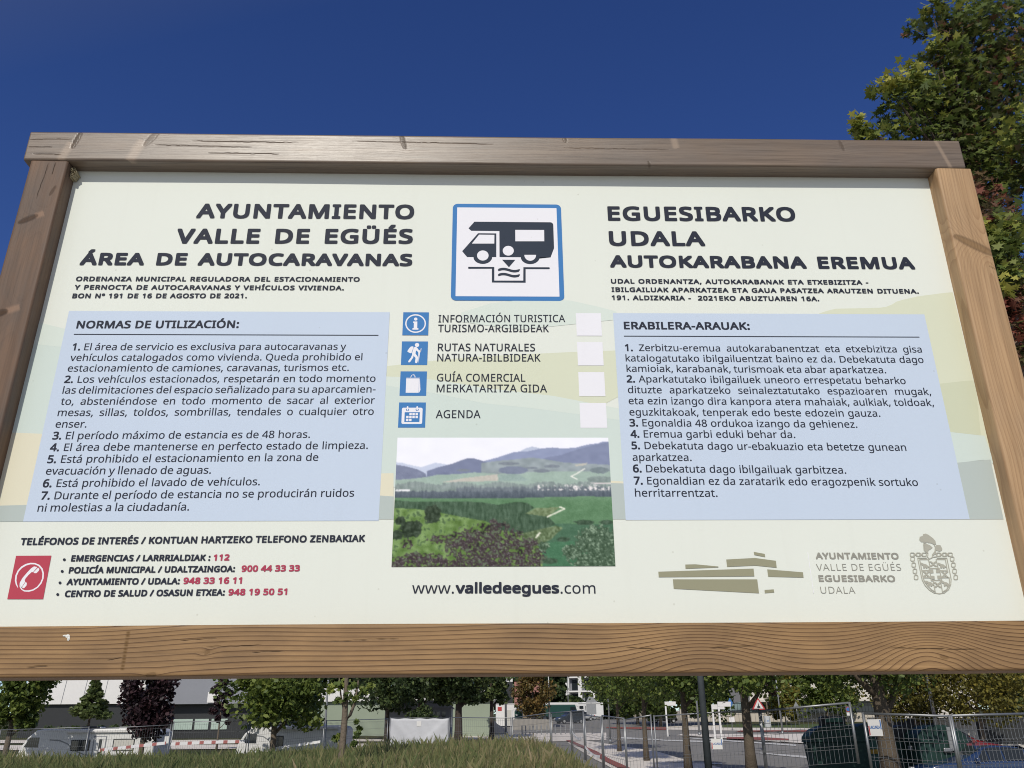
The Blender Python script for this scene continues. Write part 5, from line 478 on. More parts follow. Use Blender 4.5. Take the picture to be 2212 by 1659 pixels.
POLY = json.loads(r'''{"logo":[[0.6302,0.406,0.6559,0.4011,0.6561,0.3936,0.6305,0.3988],[0.5621,0.3881,0.6311,0.3915,0.6805,0.3846,0.6803,0.3683,0.6301,0.3737,0.5623,0.371],[0.4632,0.3765,0.4869,0.3771,0.5415,0.3717,0.5415,0.3697,0.463,0.3668],[0.398,0.36,0.6248,0.3664,0.6246,0.3485,0.3979,0.3473],[0.6572,0.3645,0.7416,0.3573,0.7412,0.345,0.6575,0.3475],[0.4309,0.3421,0.6305,0.3412,0.6308,0.3093,0.4311,0.3206],[0.6449,0.3165,0.6666,0.3179,0.667,0.3109,0.6444,0.3093]],"divider":[[0.7592,0.4047,0.7605,0.4047,0.7603,0.3087,0.759,0.3087]],"camper":[[-0.0432,1.3288,0.1683,1.3287,0.1704,1.3282,0.1724,1.3274,0.1741,1.3259,0.1754,1.3239,0.1762,1.3214,0.1765,1.3188,0.1765,1.2443,0.1661,1.215,0.1358,1.2148,0.1361,1.2154,0.1355,1.2111,0.1339,1.207,0.1315,1.2032,0.1282,1.1999,0.1243,1.1972,0.1198,1.1951,0.115,1.1939,0.11,1.1934,0.105,1.1938,0.1002,1.195,0.0958,1.197,0.092,1.1997,0.0889,1.2029,0.0865,1.2067,0.0851,1.2108,0.0847,1.215,0.0263,1.2152,0.0261,1.2987,-0.0518,1.299,-0.0596,1.307],[-0.0327,1.2913,0.0177,1.2911,0.0175,1.2151,0.0062,1.2151,0.0062,1.2151,0.0058,1.2108,0.0043,1.2067,0.0019,1.203,-0.0012,1.1996,-0.0051,1.1969,-0.0095,1.1949,-0.0143,1.1936,-0.0193,1.1932,-0.0243,1.1936,-0.029,1.1948,-0.0335,1.1967,-0.0374,1.1994,-0.0406,1.2027,-0.043,1.2064,-0.0444,1.2105,-0.045,1.2147,-0.0623,1.2146,-0.0761,1.2332]],"camper_white":[[-0.0301,1.2866,0.0123,1.2863,0.012,1.2582,-0.0497,1.2577],[0.0702,1.3029,0.1505,1.3032,0.1501,1.2666,0.0701,1.266],[-0.0036,1.22,-0.004,1.2164,-0.0051,1.213,-0.007,1.21,-0.0095,1.2074,-0.0125,1.2055,-0.0158,1.2043,-0.0193,1.2039,-0.0228,1.2043,-0.0262,1.2054,-0.0292,1.2073,-0.0317,1.2098,-0.0336,1.2128,-0.0348,1.2162,-0.0352,1.2197,-0.0349,1.2233,-0.0337,1.2267,-0.0318,1.2298,-0.0293,1.2323,-0.0264,1.2343,-0.023,1.2355,-0.0195,1.2359,-0.0159,1.2355,-0.0126,1.2344,-0.0096,1.2325,-0.007,1.2299,-0.0052,1.2269,-0.004,1.2235],[0.0655,1.2356,0.0651,1.2322,0.0639,1.2289,0.0621,1.2259,0.0597,1.2235,0.0568,1.2216,0.0536,1.2204,0.0503,1.22,0.0469,1.2204,0.0437,1.2215,0.0409,1.2233,0.0385,1.2258,0.0367,1.2287,0.0356,1.232,0.0352,1.2354,0.0356,1.2389,0.0368,1.2422,0.0386,1.2451,0.041,1.2476,0.0439,1.2495,0.0471,1.2507,0.0505,1.2511,0.0538,1.2507,0.057,1.2496,0.0599,1.2477,0.0623,1.2453,0.0641,1.2423,0.0652,1.2391],[0.1266,1.2229,0.1263,1.2192,0.1253,1.2157,0.1237,1.2125,0.1217,1.2097,0.1192,1.2073,0.1164,1.2056,0.1133,1.2045,0.1102,1.2041,0.1071,1.2045,0.1041,1.2055,0.1013,1.2072,0.0989,1.2095,0.0969,1.2123,0.0955,1.2155,0.0946,1.219,0.0944,1.2227]],"camper2":[[0.0333,1.2068,0.0695,1.2068,0.0518,1.1833],[-0.0582,1.184,0.012,1.1839,0.012,1.1416,0.0902,1.142,0.0911,1.1838,0.162,1.1839,0.1634,1.1808,0.1618,1.1779,0.0972,1.1778,0.0966,1.1355,0.0055,1.1356,0.0055,1.1784,-0.0581,1.1777,-0.0594,1.1808],[0.0212,1.1747,0.0243,1.1791,0.0268,1.1799,0.0293,1.1807,0.0318,1.1812,0.0344,1.1816,0.0369,1.1817,0.0394,1.1816,0.0419,1.1813,0.0444,1.1808,0.0469,1.1801,0.0495,1.1792,0.052,1.1784,0.0545,1.1775,0.057,1.1767,0.0595,1.176,0.062,1.1754,0.0645,1.1751,0.0671,1.175,0.0696,1.1751,0.0721,1.1755,0.0746,1.1761,0.0772,1.1768,0.0797,1.1776,0.0825,1.1763,0.0786,1.1693,0.0796,1.1696,0.0771,1.1688,0.0746,1.168,0.072,1.1675,0.0695,1.1671,0.067,1.167,0.0645,1.1671,0.062,1.1674,0.0594,1.1679,0.0569,1.1686,0.0544,1.1695,0.0519,1.1703,0.0494,1.1712,0.0469,1.172,0.0444,1.1727,0.0419,1.1732,0.0394,1.1736,0.0368,1.1737,0.0343,1.1735,0.0318,1.1732,0.0293,1.1726,0.0268,1.1719,0.0242,1.1711,0.0252,1.169],[0.0212,1.159,0.0242,1.1633,0.0267,1.1642,0.0293,1.1649,0.0318,1.1655,0.0343,1.1658,0.0368,1.1659,0.0393,1.1658,0.0418,1.1655,0.0443,1.165,0.0468,1.1643,0.0494,1.1635,0.0519,1.1626,0.0544,1.1617,0.0569,1.1609,0.0594,1.1602,0.0619,1.1597,0.0644,1.1594,0.0669,1.1593,0.0694,1.1594,0.0719,1.1598,0.0745,1.1603,0.077,1.161,0.0795,1.1619,0.0823,1.1605,0.0784,1.1536,0.0794,1.1539,0.0769,1.153,0.0744,1.1523,0.0719,1.1518,0.0693,1.1514,0.0668,1.1513,0.0643,1.1514,0.0618,1.1517,0.0593,1.1522,0.0568,1.1529,0.0543,1.1537,0.0518,1.1546,0.0493,1.1555,0.0468,1.1563,0.0443,1.157,0.0418,1.1575,0.0393,1.1578,0.0368,1.1579,0.0343,1.1578,0.0317,1.1575,0.0292,1.1569,0.0267,1.1562,0.0242,1.1553,0.0252,1.1533]],"band_green":[[0.8822,1.0453,0.9042,1.0534,0.9313,1.0608,0.9862,1.0622,1.0518,1.0643,1.0706,1.0673,1.0876,1.0746,1.1024,1.0835,1.1163,1.0879,1.1356,1.093,1.1633,1.0999,1.2421,1.1113,1.2717,1.1138,1.2695,0.6494,1.2419,0.7003,1.17,0.7092,1.1369,0.7156],[-0.2713,0.8871,-0.2625,0.8887,-0.1625,0.902,-0.0439,0.9154,0.1055,0.924,0.2317,0.931,0.3403,0.9353,0.3359,0.8082,0.2784,0.7766,0.1617,0.789,-0.2684,0.8294]],"band_olive":[[1.1627,0.8408,1.1705,0.8422,1.2404,0.8504,1.266,0.8518,1.2469,0.7003,1.17,0.7092,1.1605,0.7105]],"band_teal":[[1.1605,0.7105,1.17,0.7092,1.2419,0.7003,1.2564,0.699,1.2637,0.6243,1.2394,0.6351,1.1671,0.6269],[-0.2729,0.8597,-0.1905,0.8566,-0.1315,0.8488,-0.0726,0.8393,-0.0138,0.8283,0.0743,0.8173,0.1622,0.8064,0.2494,0.7844,0.3366,0.7705,0.333,0.5657,-0.2693,0.5665],[-1.1958,1.019,-1.1779,1.0124,-1.1404,1.0018,-1.102,0.9921,-1.0907,0.9399,-1.0992,0.8881,-1.0981,0.6998,-1.1928,0.7045]],"band_grey":[[1.1622,0.6263,1.1709,0.6276,1.2393,0.6345,1.2566,0.6358,1.2537,0.4799,1.1592,0.4802],[-0.2738,0.5462,-0.2321,0.5433,-0.2295,0.4873,-0.2706,0.4874],[0.2884,0.5765,0.3307,0.575,0.3337,0.4859,0.2837,0.486],[-1.2296,0.5195,-1.1657,0.5225,-1.1014,0.5241,-1.0801,0.5259,-1.1007,0.4803,-1.2202,0.4796]],"band_mint":[[-0.0756,1.0443,0.0006,1.0722,0.1082,1.0866,0.216,1.0819,0.2923,1.0632,0.3377,1.0496,0.3395,1.0256,0.0763,0.9939,-0.0752,1.017],[-0.2729,0.8597,-0.1905,0.8566,-0.1315,0.8488,-0.0138,0.8283,0.1622,0.8064,0.3366,0.7705,0.3377,0.7394,0.2481,0.7532,0.1029,0.7733,-0.0136,0.7857,-0.1306,0.8107,-0.2717,0.8357],[-1.1958,1.019,-1.1779,1.0124,-1.1404,1.0018,-1.102,0.9921,-1.0977,0.9399,-1.18,0.9488]],"band_yellow":[[-0.2767,0.601,-0.2347,0.6019,-0.2321,0.5433,-0.2738,0.5462],[0.2888,0.5829,0.331,0.5799,0.3307,0.575,0.2884,0.5765],[-1.1936,0.7081,-1.1821,0.7069,-1.0988,0.7034,-1.0999,0.517,-1.1978,0.5216]],"crest":[[1.0444,0.3898,1.0229,0.3899,1.0233,0.3442,1.0237,0.3378,1.0283,0.3249,1.0361,0.3147,1.0457,0.3083,1.0574,0.3061,1.0697,0.3077,1.0825,0.3161,1.0899,0.3278,1.0933,0.3396,1.0935,0.3472,1.0935,0.3896,1.0702,0.3897],[1.0484,0.3865,1.027,0.3866,1.0272,0.3442,1.0282,0.3356,1.0337,0.3249,1.0417,0.3152,1.0492,0.3107,1.0493,0.3366],[1.0484,0.3865,1.0488,0.3723,1.0448,0.3604,1.0265,0.3602],[1.0667,0.3866,1.0893,0.3865,1.0883,0.3596,1.0718,0.36,1.0675,0.3662,1.0667,0.3866],[1.0265,0.3437,1.0452,0.3433,1.0449,0.3366,1.0493,0.3366],[1.0722,0.3435,1.0893,0.3434,1.0883,0.3332,1.084,0.3236,1.0768,0.3151,1.0664,0.3103,1.0669,0.3365,1.071,0.3376],[1.0454,0.3652,1.0701,0.3651,1.0704,0.337,1.0461,0.3371,1.0454,0.3652],[1.0506,0.381,1.065,0.37],[1.0672,0.3809,1.0484,0.3701],[1.0506,0.381,1.0539,0.381,1.0581,0.3772,1.0639,0.381,1.0672,0.3809],[1.0484,0.3701,1.0517,0.3701,1.0575,0.3739,1.0617,0.3701,1.065,0.37],[1.0299,0.358,1.0428,0.3454],[1.0454,0.358,1.0274,0.3455],[1.0299,0.358,1.033,0.358,1.0368,0.3536,1.0423,0.358,1.0454,0.358],[1.0274,0.3455,1.0305,0.3455,1.036,0.3499,1.0398,0.3455,1.0428,0.3454],[1.074,0.3573,1.0869,0.3447],[1.0895,0.3572,1.0714,0.3448],[1.074,0.3573,1.0771,0.3573,1.0808,0.3529,1.0864,0.3573,1.0895,0.3572],[1.0714,0.3448,1.0745,0.3448,1.08,0.3491,1.0838,0.3447,1.0869,0.3447],[1.0511,0.332,1.0653,0.3208],[1.0676,0.3319,1.0489,0.3209],[1.0511,0.332,1.0544,0.332,1.0586,0.328,1.0643,0.3319,1.0676,0.3319],[1.0489,0.3209,1.0522,0.3208,1.0579,0.3247,1.062,0.3208,1.0653,0.3208],[1.0069,0.4006,1.0093,0.4022,1.0157,0.4022,1.0175,0.4006,1.0166,0.3958,1.0142,0.3943,1.0078,0.3943,1.0059,0.3959,1.0069,0.4006],[1.0213,0.4006,1.0238,0.4022,1.0302,0.4021,1.032,0.4005,1.0311,0.3958,1.0286,0.3942,1.0222,0.3942,1.0204,0.3958,1.0213,0.4006],[1.0353,0.4005,1.0377,0.4021,1.0441,0.4021,1.0459,0.4005,1.045,0.3957,1.0425,0.3942,1.0361,0.3942,1.0343,0.3958,1.0353,0.4005],[1.0704,0.4004,1.0728,0.402,1.0792,0.402,1.0811,0.4004,1.0801,0.3956,1.0776,0.394,1.0712,0.3941,1.0694,0.3957,1.0704,0.4004],[1.0849,0.4004,1.0873,0.4019,1.0938,0.4019,1.0956,0.4003,1.0946,0.3956,1.0921,0.394,1.0857,0.394,1.0839,0.3956,1.0849,0.4004],[1.0982,0.4003,1.1007,0.4019,1.1071,0.4019,1.109,0.4003,1.1079,0.3955,1.1055,0.3939,1.099,0.394,1.0972,0.3956,1.0982,0.4003],[1.0064,0.3907,1.0086,0.3928,1.0139,0.3927,1.0153,0.3907,1.0141,0.3847,1.0119,0.3827,1.0066,0.3827,1.0052,0.3847,1.0064,0.3907],[1.0064,0.3765,1.0086,0.3785,1.0139,0.3785,1.0153,0.3765,1.0141,0.3705,1.0119,0.3685,1.0066,0.3685,1.0053,0.3705,1.0064,0.3765],[1.0063,0.3619,1.0085,0.3639,1.0138,0.3638,1.0152,0.3618,1.014,0.3559,1.0119,0.3539,1.0066,0.3539,1.0052,0.3559,1.0063,0.3619],[1.0063,0.3473,1.0084,0.3493,1.0137,0.3492,1.0151,0.3472,1.0139,0.3413,1.0118,0.3393,1.0065,0.3394,1.0051,0.3413,1.0063,0.3473],[1.1021,0.3904,1.1043,0.3924,1.1096,0.3924,1.111,0.3904,1.1097,0.3843,1.1075,0.3823,1.1021,0.3823,1.1008,0.3844,1.1021,0.3904],[1.1019,0.3762,1.1041,0.3782,1.1095,0.3782,1.1108,0.3761,1.1095,0.3701,1.1073,0.3681,1.102,0.3682,1.1007,0.3702,1.1019,0.3762],[1.1017,0.3615,1.1039,0.3635,1.1092,0.3635,1.1106,0.3615,1.1093,0.3555,1.1071,0.3535,1.1018,0.3535,1.1004,0.3555,1.1017,0.3615],[1.1015,0.3469,1.1036,0.3489,1.109,0.3488,1.1103,0.3468,1.109,0.3409,1.1068,0.3389,1.1015,0.339,1.1002,0.3409,1.1015,0.3469],[1.0152,0.3991,1.023,0.3991],[1.0149,0.3973,1.0227,0.3973],[1.0294,0.3991,1.0372,0.399],[1.029,0.3973,1.0368,0.3973],[1.0787,0.3989,1.0865,0.3989],[1.0784,0.3971,1.0862,0.3971],[1.0927,0.3988,1.1005,0.3988],[1.0923,0.3971,1.1001,0.397],[1.01,0.3834,1.0095,0.3778],[1.0118,0.3834,1.0113,0.3778],[1.1055,0.3831,1.105,0.3774],[1.1073,0.3831,1.1068,0.3774],[1.01,0.3691,1.0095,0.3634],[1.0117,0.3691,1.0113,0.3634],[1.1053,0.3687,1.1048,0.363],[1.1071,0.3687,1.1066,0.363],[1.0099,0.3544,1.0094,0.3488],[1.0116,0.3544,1.0112,0.3488],[1.1051,0.354,1.1046,0.3484],[1.1069,0.354,1.1063,0.3484],[1.0512,0.4284,1.0452,0.4262,1.0437,0.4218,1.0422,0.4085,1.0501,0.4007,1.0472,0.392,1.0508,0.3876,1.0581,0.3908,1.06,0.3974,1.0677,0.4051,1.0711,0.4161,1.0691,0.4228,1.0632,0.4267,1.0555,0.4273],[1.0595,0.3919,1.0697,0.393,1.072,0.3985,1.0668,0.4007]],"crest_fill":[[1.0512,0.4284,1.0389,0.4284,1.0355,0.434,1.0379,0.4407,1.0464,0.4435,1.0471,0.4474,1.0542,0.4487,1.0603,0.4457,1.0698,0.4373,1.0741,0.4306,1.0739,0.4217,1.0702,0.4228,1.0633,0.4273],[1.0453,0.424,1.0495,0.4256,1.0535,0.4228,1.0586,0.4206,1.0642,0.415,1.0577,0.4106,1.0528,0.4084,1.0503,0.4018,1.0433,0.4085],[1.0744,0.4211,1.0843,0.4205,1.087,0.4116,1.0851,0.4078,1.0796,0.4056,1.0705,0.4078,1.0698,0.415],[1.068,0.4062,1.0704,0.4073,1.0702,0.4007,1.0613,0.3952,1.0603,0.3985],[1.0277,0.3789,1.0315,0.3783,1.035,0.3761,1.0403,0.375,1.0431,0.3723,1.0478,0.3685,1.0464,0.3666,1.0423,0.3685,1.0416,0.3649,1.0372,0.3649,1.0384,0.3685,1.0355,0.368,1.0352,0.3653,1.0318,0.3656,1.0318,0.3723,1.0273,0.374],[1.069,0.3787,1.0728,0.3782,1.0762,0.376,1.0815,0.3749,1.0843,0.3721,1.0891,0.3683,1.0876,0.3665,1.0835,0.3683,1.0828,0.3648,1.0783,0.3648,1.0796,0.3684,1.0768,0.3678,1.0764,0.3651,1.0729,0.3654,1.073,0.3722,1.0686,0.3738],[1.0308,0.3367,1.0346,0.3361,1.038,0.334,1.0433,0.3329,1.046,0.3302,1.0508,0.3264,1.0493,0.3246,1.0453,0.3264,1.0446,0.3229,1.0402,0.3229,1.0414,0.3265,1.0386,0.3259,1.0383,0.3233,1.0348,0.3236,1.0348,0.3302,1.0304,0.3319],[1.069,0.336,1.0728,0.3354,1.0762,0.3333,1.0815,0.3322,1.0842,0.3295,1.0889,0.3257,1.0874,0.3239,1.0834,0.3257,1.0827,0.3222,1.0783,0.3222,1.0796,0.3257,1.0767,0.3252,1.0764,0.3226,1.0729,0.3229,1.073,0.3295,1.0686,0.3311],[1.047,0.3623,1.0548,0.3625,1.0542,0.3543,1.0462,0.3541],[1.0615,0.3628,1.0693,0.363,1.0687,0.3547,1.0607,0.3545],[1.0468,0.3477,1.0546,0.3479,1.054,0.3397,1.0461,0.3395],[1.0618,0.3482,1.0696,0.3484,1.069,0.3402,1.061,0.34]],"white":[[-0.1839,0.9486,-0.184,0.9471,-0.1845,0.9456,-0.1854,0.9444,-0.1865,0.9435,-0.1878,0.9429,-0.1893,0.9427,-0.1907,0.9429,-0.1921,0.9435,-0.1933,0.9444,-0.1942,0.9456,-0.1948,0.947,-0.1951,0.9485,-0.1949,0.9501,-0.1944,0.9515,-0.1936,0.9527,-0.1924,0.9537,-0.1911,0.9542,-0.1897,0.9545,-0.1882,0.9543,-0.1868,0.9537,-0.1856,0.9527,-0.1847,0.9515,-0.1841,0.9501],[-0.1963,0.9425,-0.1919,0.9432,-0.1889,0.9406,-0.1842,0.9337,-0.1768,0.9321,-0.1763,0.9299,-0.1774,0.9284,-0.1855,0.9282,-0.1901,0.9321,-0.1916,0.9332,-0.1927,0.924,-0.1865,0.9154,-0.1852,0.9114,-0.1866,0.9001,-0.1881,0.8969,-0.1915,0.8969,-0.193,0.9001,-0.192,0.9114,-0.1976,0.9181,-0.1979,0.913,-0.205,0.9009,-0.2072,0.8989,-0.2104,0.8993,-0.2105,0.9025,-0.2037,0.913,-0.2011,0.921,-0.2016,0.9251,-0.1984,0.9389],[-0.2052,0.9441,-0.2001,0.9446,-0.1981,0.943,-0.203,0.9256,-0.206,0.9249,-0.2135,0.9291,-0.2136,0.9315,-0.2105,0.9372,-0.2097,0.9389],[-0.1791,0.9396,-0.1777,0.9393,-0.1783,0.9321,-0.179,0.9279,-0.1824,0.8966,-0.1839,0.8969,-0.1808,0.9284],[-0.2137,0.8539,-0.1809,0.8539,-0.1808,0.8142,-0.2136,0.8142],[-0.1801,0.8536,-0.1789,0.8536,-0.1764,0.8217,-0.1792,0.8147,-0.1802,0.8155],[-0.2138,0.8556,-0.179,0.8557,-0.179,0.8549,-0.2137,0.8548],[-0.203,0.8551,-0.203,0.8567,-0.2028,0.8583,-0.2024,0.8597,-0.2018,0.861,-0.2011,0.8622,-0.2003,0.8631,-0.1993,0.8638,-0.1983,0.8642,-0.1973,0.8643,-0.1962,0.8642,-0.1952,0.8638,-0.1942,0.8631,-0.1933,0.8622,-0.1925,0.8611,-0.1918,0.8598,-0.1913,0.8583,-0.191,0.8568,-0.1909,0.8552,-0.1919,0.8552,-0.192,0.8566,-0.1923,0.8579,-0.1927,0.8592,-0.1932,0.8604,-0.1939,0.8613,-0.1947,0.8622,-0.1955,0.8627,-0.1963,0.8631,-0.1972,0.8632,-0.1981,0.8631,-0.199,0.8627,-0.1997,0.8621,-0.2004,0.8613,-0.201,0.8603,-0.2015,0.8592,-0.2018,0.8579,-0.202,0.8565,-0.202,0.8551],[-0.2008,0.8587,-0.2005,0.8602,-0.2001,0.8615,-0.1996,0.8628,-0.1989,0.8638,-0.1982,0.8646,-0.1974,0.8652,-0.1966,0.8655,-0.1958,0.8656,-0.1949,0.8655,-0.1941,0.8651,-0.1933,0.8644,-0.1925,0.8635,-0.1918,0.8625,-0.1912,0.8612,-0.1907,0.8599,-0.1904,0.8584,-0.1901,0.8568,-0.19,0.8552,-0.1909,0.8552,-0.191,0.8566,-0.1912,0.8581,-0.1915,0.8594,-0.1919,0.8607,-0.1924,0.8618,-0.193,0.8628,-0.1936,0.8636,-0.1943,0.8642,-0.195,0.8645,-0.1957,0.8647,-0.1965,0.8646,-0.1972,0.8643,-0.1978,0.8637,-0.1984,0.863,-0.1989,0.8621,-0.1994,0.861,-0.1997,0.8597,-0.2,0.8584],[-0.2181,0.7733,-0.1731,0.7734,-0.1705,0.7726,-0.1692,0.7699,-0.1692,0.7333,-0.1703,0.7306,-0.1731,0.7298,-0.2177,0.7298,-0.2202,0.731,-0.221,0.734,-0.2212,0.7701,-0.2202,0.7724],[-0.1911,1.0243,-0.1912,1.023,-0.1918,1.0217,-0.1928,1.0207,-0.194,1.0201,-0.1954,1.0199,-0.1968,1.0201,-0.1981,1.0207,-0.1992,1.0217,-0.1999,1.0229,-0.2001,1.0243,-0.2,1.0256,-0.1994,1.0269,-0.1984,1.0279,-0.1971,1.0285,-0.1957,1.0287,-0.1943,1.0285,-0.193,1.0279,-0.192,1.0269,-0.1913,1.0257],[-0.202,1.0171,-0.1911,1.0172,-0.1907,0.9976,-0.1877,0.9976,-0.1876,0.9932,-0.2029,0.9932,-0.2031,0.9975,-0.1998,0.9976,-0.2,1.0131,-0.2018,1.0131],[-1.0812,0.3283,-1.088,0.3365,-1.0922,0.3461,-1.0934,0.3575,-1.0906,0.3689,-1.0846,0.3777,-1.0754,0.3838,-1.0654,0.3864,-1.0548,0.386,-1.0434,0.3815,-1.0347,0.3731,-1.0295,0.3625,-1.0278,0.3502,-1.0303,0.3389,-1.0362,0.3294,-1.0453,0.3229,-1.0551,0.3201,-1.0656,0.3209,-1.0734,0.3252,-1.0782,0.3313,-1.0799,0.3374,-1.0764,0.333,-1.071,0.3261,-1.0644,0.3234,-1.0566,0.3234,-1.0475,0.3255,-1.0388,0.3315,-1.0333,0.3406,-1.0312,0.3502,-1.0329,0.3621,-1.0374,0.3713,-1.0455,0.3788,-1.0546,0.3827,-1.0643,0.3829,-1.0737,0.3801,-1.0821,0.3743,-1.0875,0.3667,-1.0897,0.3566,-1.0887,0.3461,-1.0858,0.3383,-1.0827,0.333],[-1.0554,0.378,-1.0472,0.3765,-1.0548,0.3648,-1.0583,0.3648,-1.0632,0.3591,-1.0685,0.3513,-1.0701,0.3465,-1.0681,0.343,-1.0734,0.3311,-1.0768,0.333,-1.0797,0.3365,-1.0796,0.3417,-1.0757,0.3522,-1.0678,0.3644,-1.061,0.3736],[-1.0454,0.375,-1.0419,0.3722,-1.0423,0.3678,-1.0465,0.3626,-1.0508,0.3624,-1.0537,0.3643],[-1.0667,0.3425,-1.0637,0.3399,-1.0633,0.3347,-1.0672,0.3286,-1.0702,0.3284,-1.0728,0.3304]],"blue2":[[-0.214,0.7612,-0.1758,0.7613,-0.1761,0.7348,-0.2139,0.7348],[-0.2033,0.768,-0.2035,0.7667,-0.2041,0.7656,-0.2051,0.7648,-0.2063,0.7644,-0.2077,0.7644,-0.209,0.7648,-0.21,0.7656,-0.2107,0.7667,-0.211,0.768,-0.2108,0.7692,-0.2102,0.7703,-0.2092,0.7712,-0.208,0.7716,-0.2066,0.7716,-0.2054,0.7712,-0.2043,0.7704,-0.2036,0.7692],[-0.179,0.768,-0.1792,0.7668,-0.1799,0.7657,-0.1809,0.7648,-0.1821,0.7644,-0.1834,0.7644,-0.1847,0.7648,-0.1858,0.7656,-0.1865,0.7668,-0.1867,0.768,-0.1866,0.7693,-0.1859,0.7704,-0.1849,0.7712,-0.1837,0.7716,-0.1824,0.7716,-0.1811,0.7712,-0.18,0.7704,-0.1793,0.7693]],"white3":[[-0.2094,0.7752,-0.2084,0.7773,-0.2061,0.7773,-0.205,0.7752,-0.2053,0.7671,-0.2068,0.7652,-0.2088,0.7668],[-0.1851,0.7752,-0.1841,0.7774,-0.1818,0.7774,-0.1807,0.7752,-0.181,0.7671,-0.1825,0.7653,-0.1846,0.7668],[-0.202,0.7591,-0.196,0.7591,-0.1959,0.753,-0.2019,0.753],[-0.1944,0.7591,-0.1884,0.7591,-0.1884,0.753,-0.1943,0.753],[-0.1864,0.7591,-0.1804,0.7591,-0.1804,0.753,-0.1864,0.753],[-0.2098,0.7512,-0.2038,0.7512,-0.2037,0.7451,-0.2097,0.7451],[-0.2021,0.7512,-0.1961,0.7512,-0.196,0.7451,-0.202,0.7451],[-0.1943,0.7512,-0.1883,0.7512,-0.1882,0.7451,-0.1942,0.7451],[-0.1863,0.7512,-0.1803,0.7512,-0.1803,0.7451,-0.1862,0.7451],[-0.2099,0.7433,-0.2039,0.7433,-0.2038,0.7372,-0.2098,0.7372],[-0.2021,0.7433,-0.1961,0.7433,-0.196,0.7372,-0.202,0.7372]],"white_ring":[[-0.1683,1.0112,-0.1685,1.0069,-0.1693,1.0027,-0.1708,0.9988,-0.1729,0.9951,-0.1756,0.9918,-0.1787,0.989,-0.1823,0.9868,-0.1861,0.9852,-0.1902,0.9842,-0.1945,0.9838,-0.1987,0.9841,-0.2029,0.9851,-0.2068,0.9867,-0.2105,0.9889,-0.2139,0.9917,-0.2168,0.9949,-0.2191,0.9986,-0.2209,1.0025,-0.2221,1.0067,-0.2226,1.011,-0.2224,1.0153,-0.2216,1.0194,-0.2201,1.0234,-0.218,1.0271,-0.2154,1.0304,-0.2122,1.0333,-0.2087,1.0355,-0.2048,1.0372,-0.2007,1.0382,-0.1964,1.0386,-0.1921,1.0383,-0.1879,1.0373,-0.1839,1.0356,-0.1802,1.0334,-0.1768,1.0306,-0.174,1.0273,-0.1716,1.0236,-0.1698,1.0197,-0.1687,1.0155],[-0.1716,1.0112,-0.1718,1.0075,-0.1725,1.0039,-0.1738,1.0004,-0.1757,0.9973,-0.178,0.9944,-0.1808,0.992,-0.1839,0.9901,-0.1873,0.9887,-0.1909,0.9878,-0.1946,0.9875,-0.1983,0.9878,-0.202,0.9886,-0.2055,0.99,-0.2087,0.9919,-0.2116,0.9943,-0.2142,0.9971,-0.2162,1.0003,-0.2178,1.0037,-0.2188,1.0073,-0.2193,1.011,-0.2191,1.0147,-0.2184,1.0183,-0.2171,1.0218,-0.2153,1.0249,-0.2129,1.0278,-0.2102,1.0302,-0.207,1.0322,-0.2036,1.0337,-0.2,1.0345,-0.1963,1.0349,-0.1925,1.0346,-0.1888,1.0337,-0.1853,1.0323,-0.182,1.0304,-0.1791,1.0279,-0.1766,1.0251,-0.1745,1.0219,-0.173,1.0185,-0.172,1.0149]],"red_square":[[-1.1018,0.4028,-1.0208,0.403,-1.0195,0.3034,-1.1003,0.3038]],"bullet":[[-0.9857,0.3934,-0.9858,0.392,-0.9865,0.3908,-0.9877,0.3902,-0.9892,0.3902,-0.9907,0.3908,-0.9919,0.392,-0.9925,0.3934,-0.9924,0.3948,-0.9917,0.396,-0.9905,0.3966,-0.989,0.3966,-0.9875,0.396,-0.9863,0.3948],[-0.9853,0.3664,-0.9854,0.365,-0.9861,0.3638,-0.9873,0.3632,-0.9888,0.3632,-0.9903,0.3639,-0.9915,0.365,-0.9921,0.3664,-0.992,0.3678,-0.9913,0.369,-0.9901,0.3696,-0.9886,0.3696,-0.9871,0.369,-0.9859,0.3678],[-0.9853,0.3403,-0.9853,0.3389,-0.9861,0.3377,-0.9873,0.3371,-0.9888,0.3371,-0.9902,0.3377,-0.9914,0.3389,-0.992,0.3403,-0.9919,0.3417,-0.9912,0.3428,-0.99,0.3434,-0.9885,0.3434,-0.987,0.3428,-0.9859,0.3417],[-0.9853,0.3138,-0.9854,0.3124,-0.9861,0.3113,-0.9873,0.3107,-0.9888,0.3107,-0.9902,0.3113,-0.9914,0.3125,-0.992,0.3138,-0.9919,0.3152,-0.9912,0.3164,-0.99,0.317,-0.9885,0.317,-0.9871,0.3163,-0.9859,0.3152]]}''')

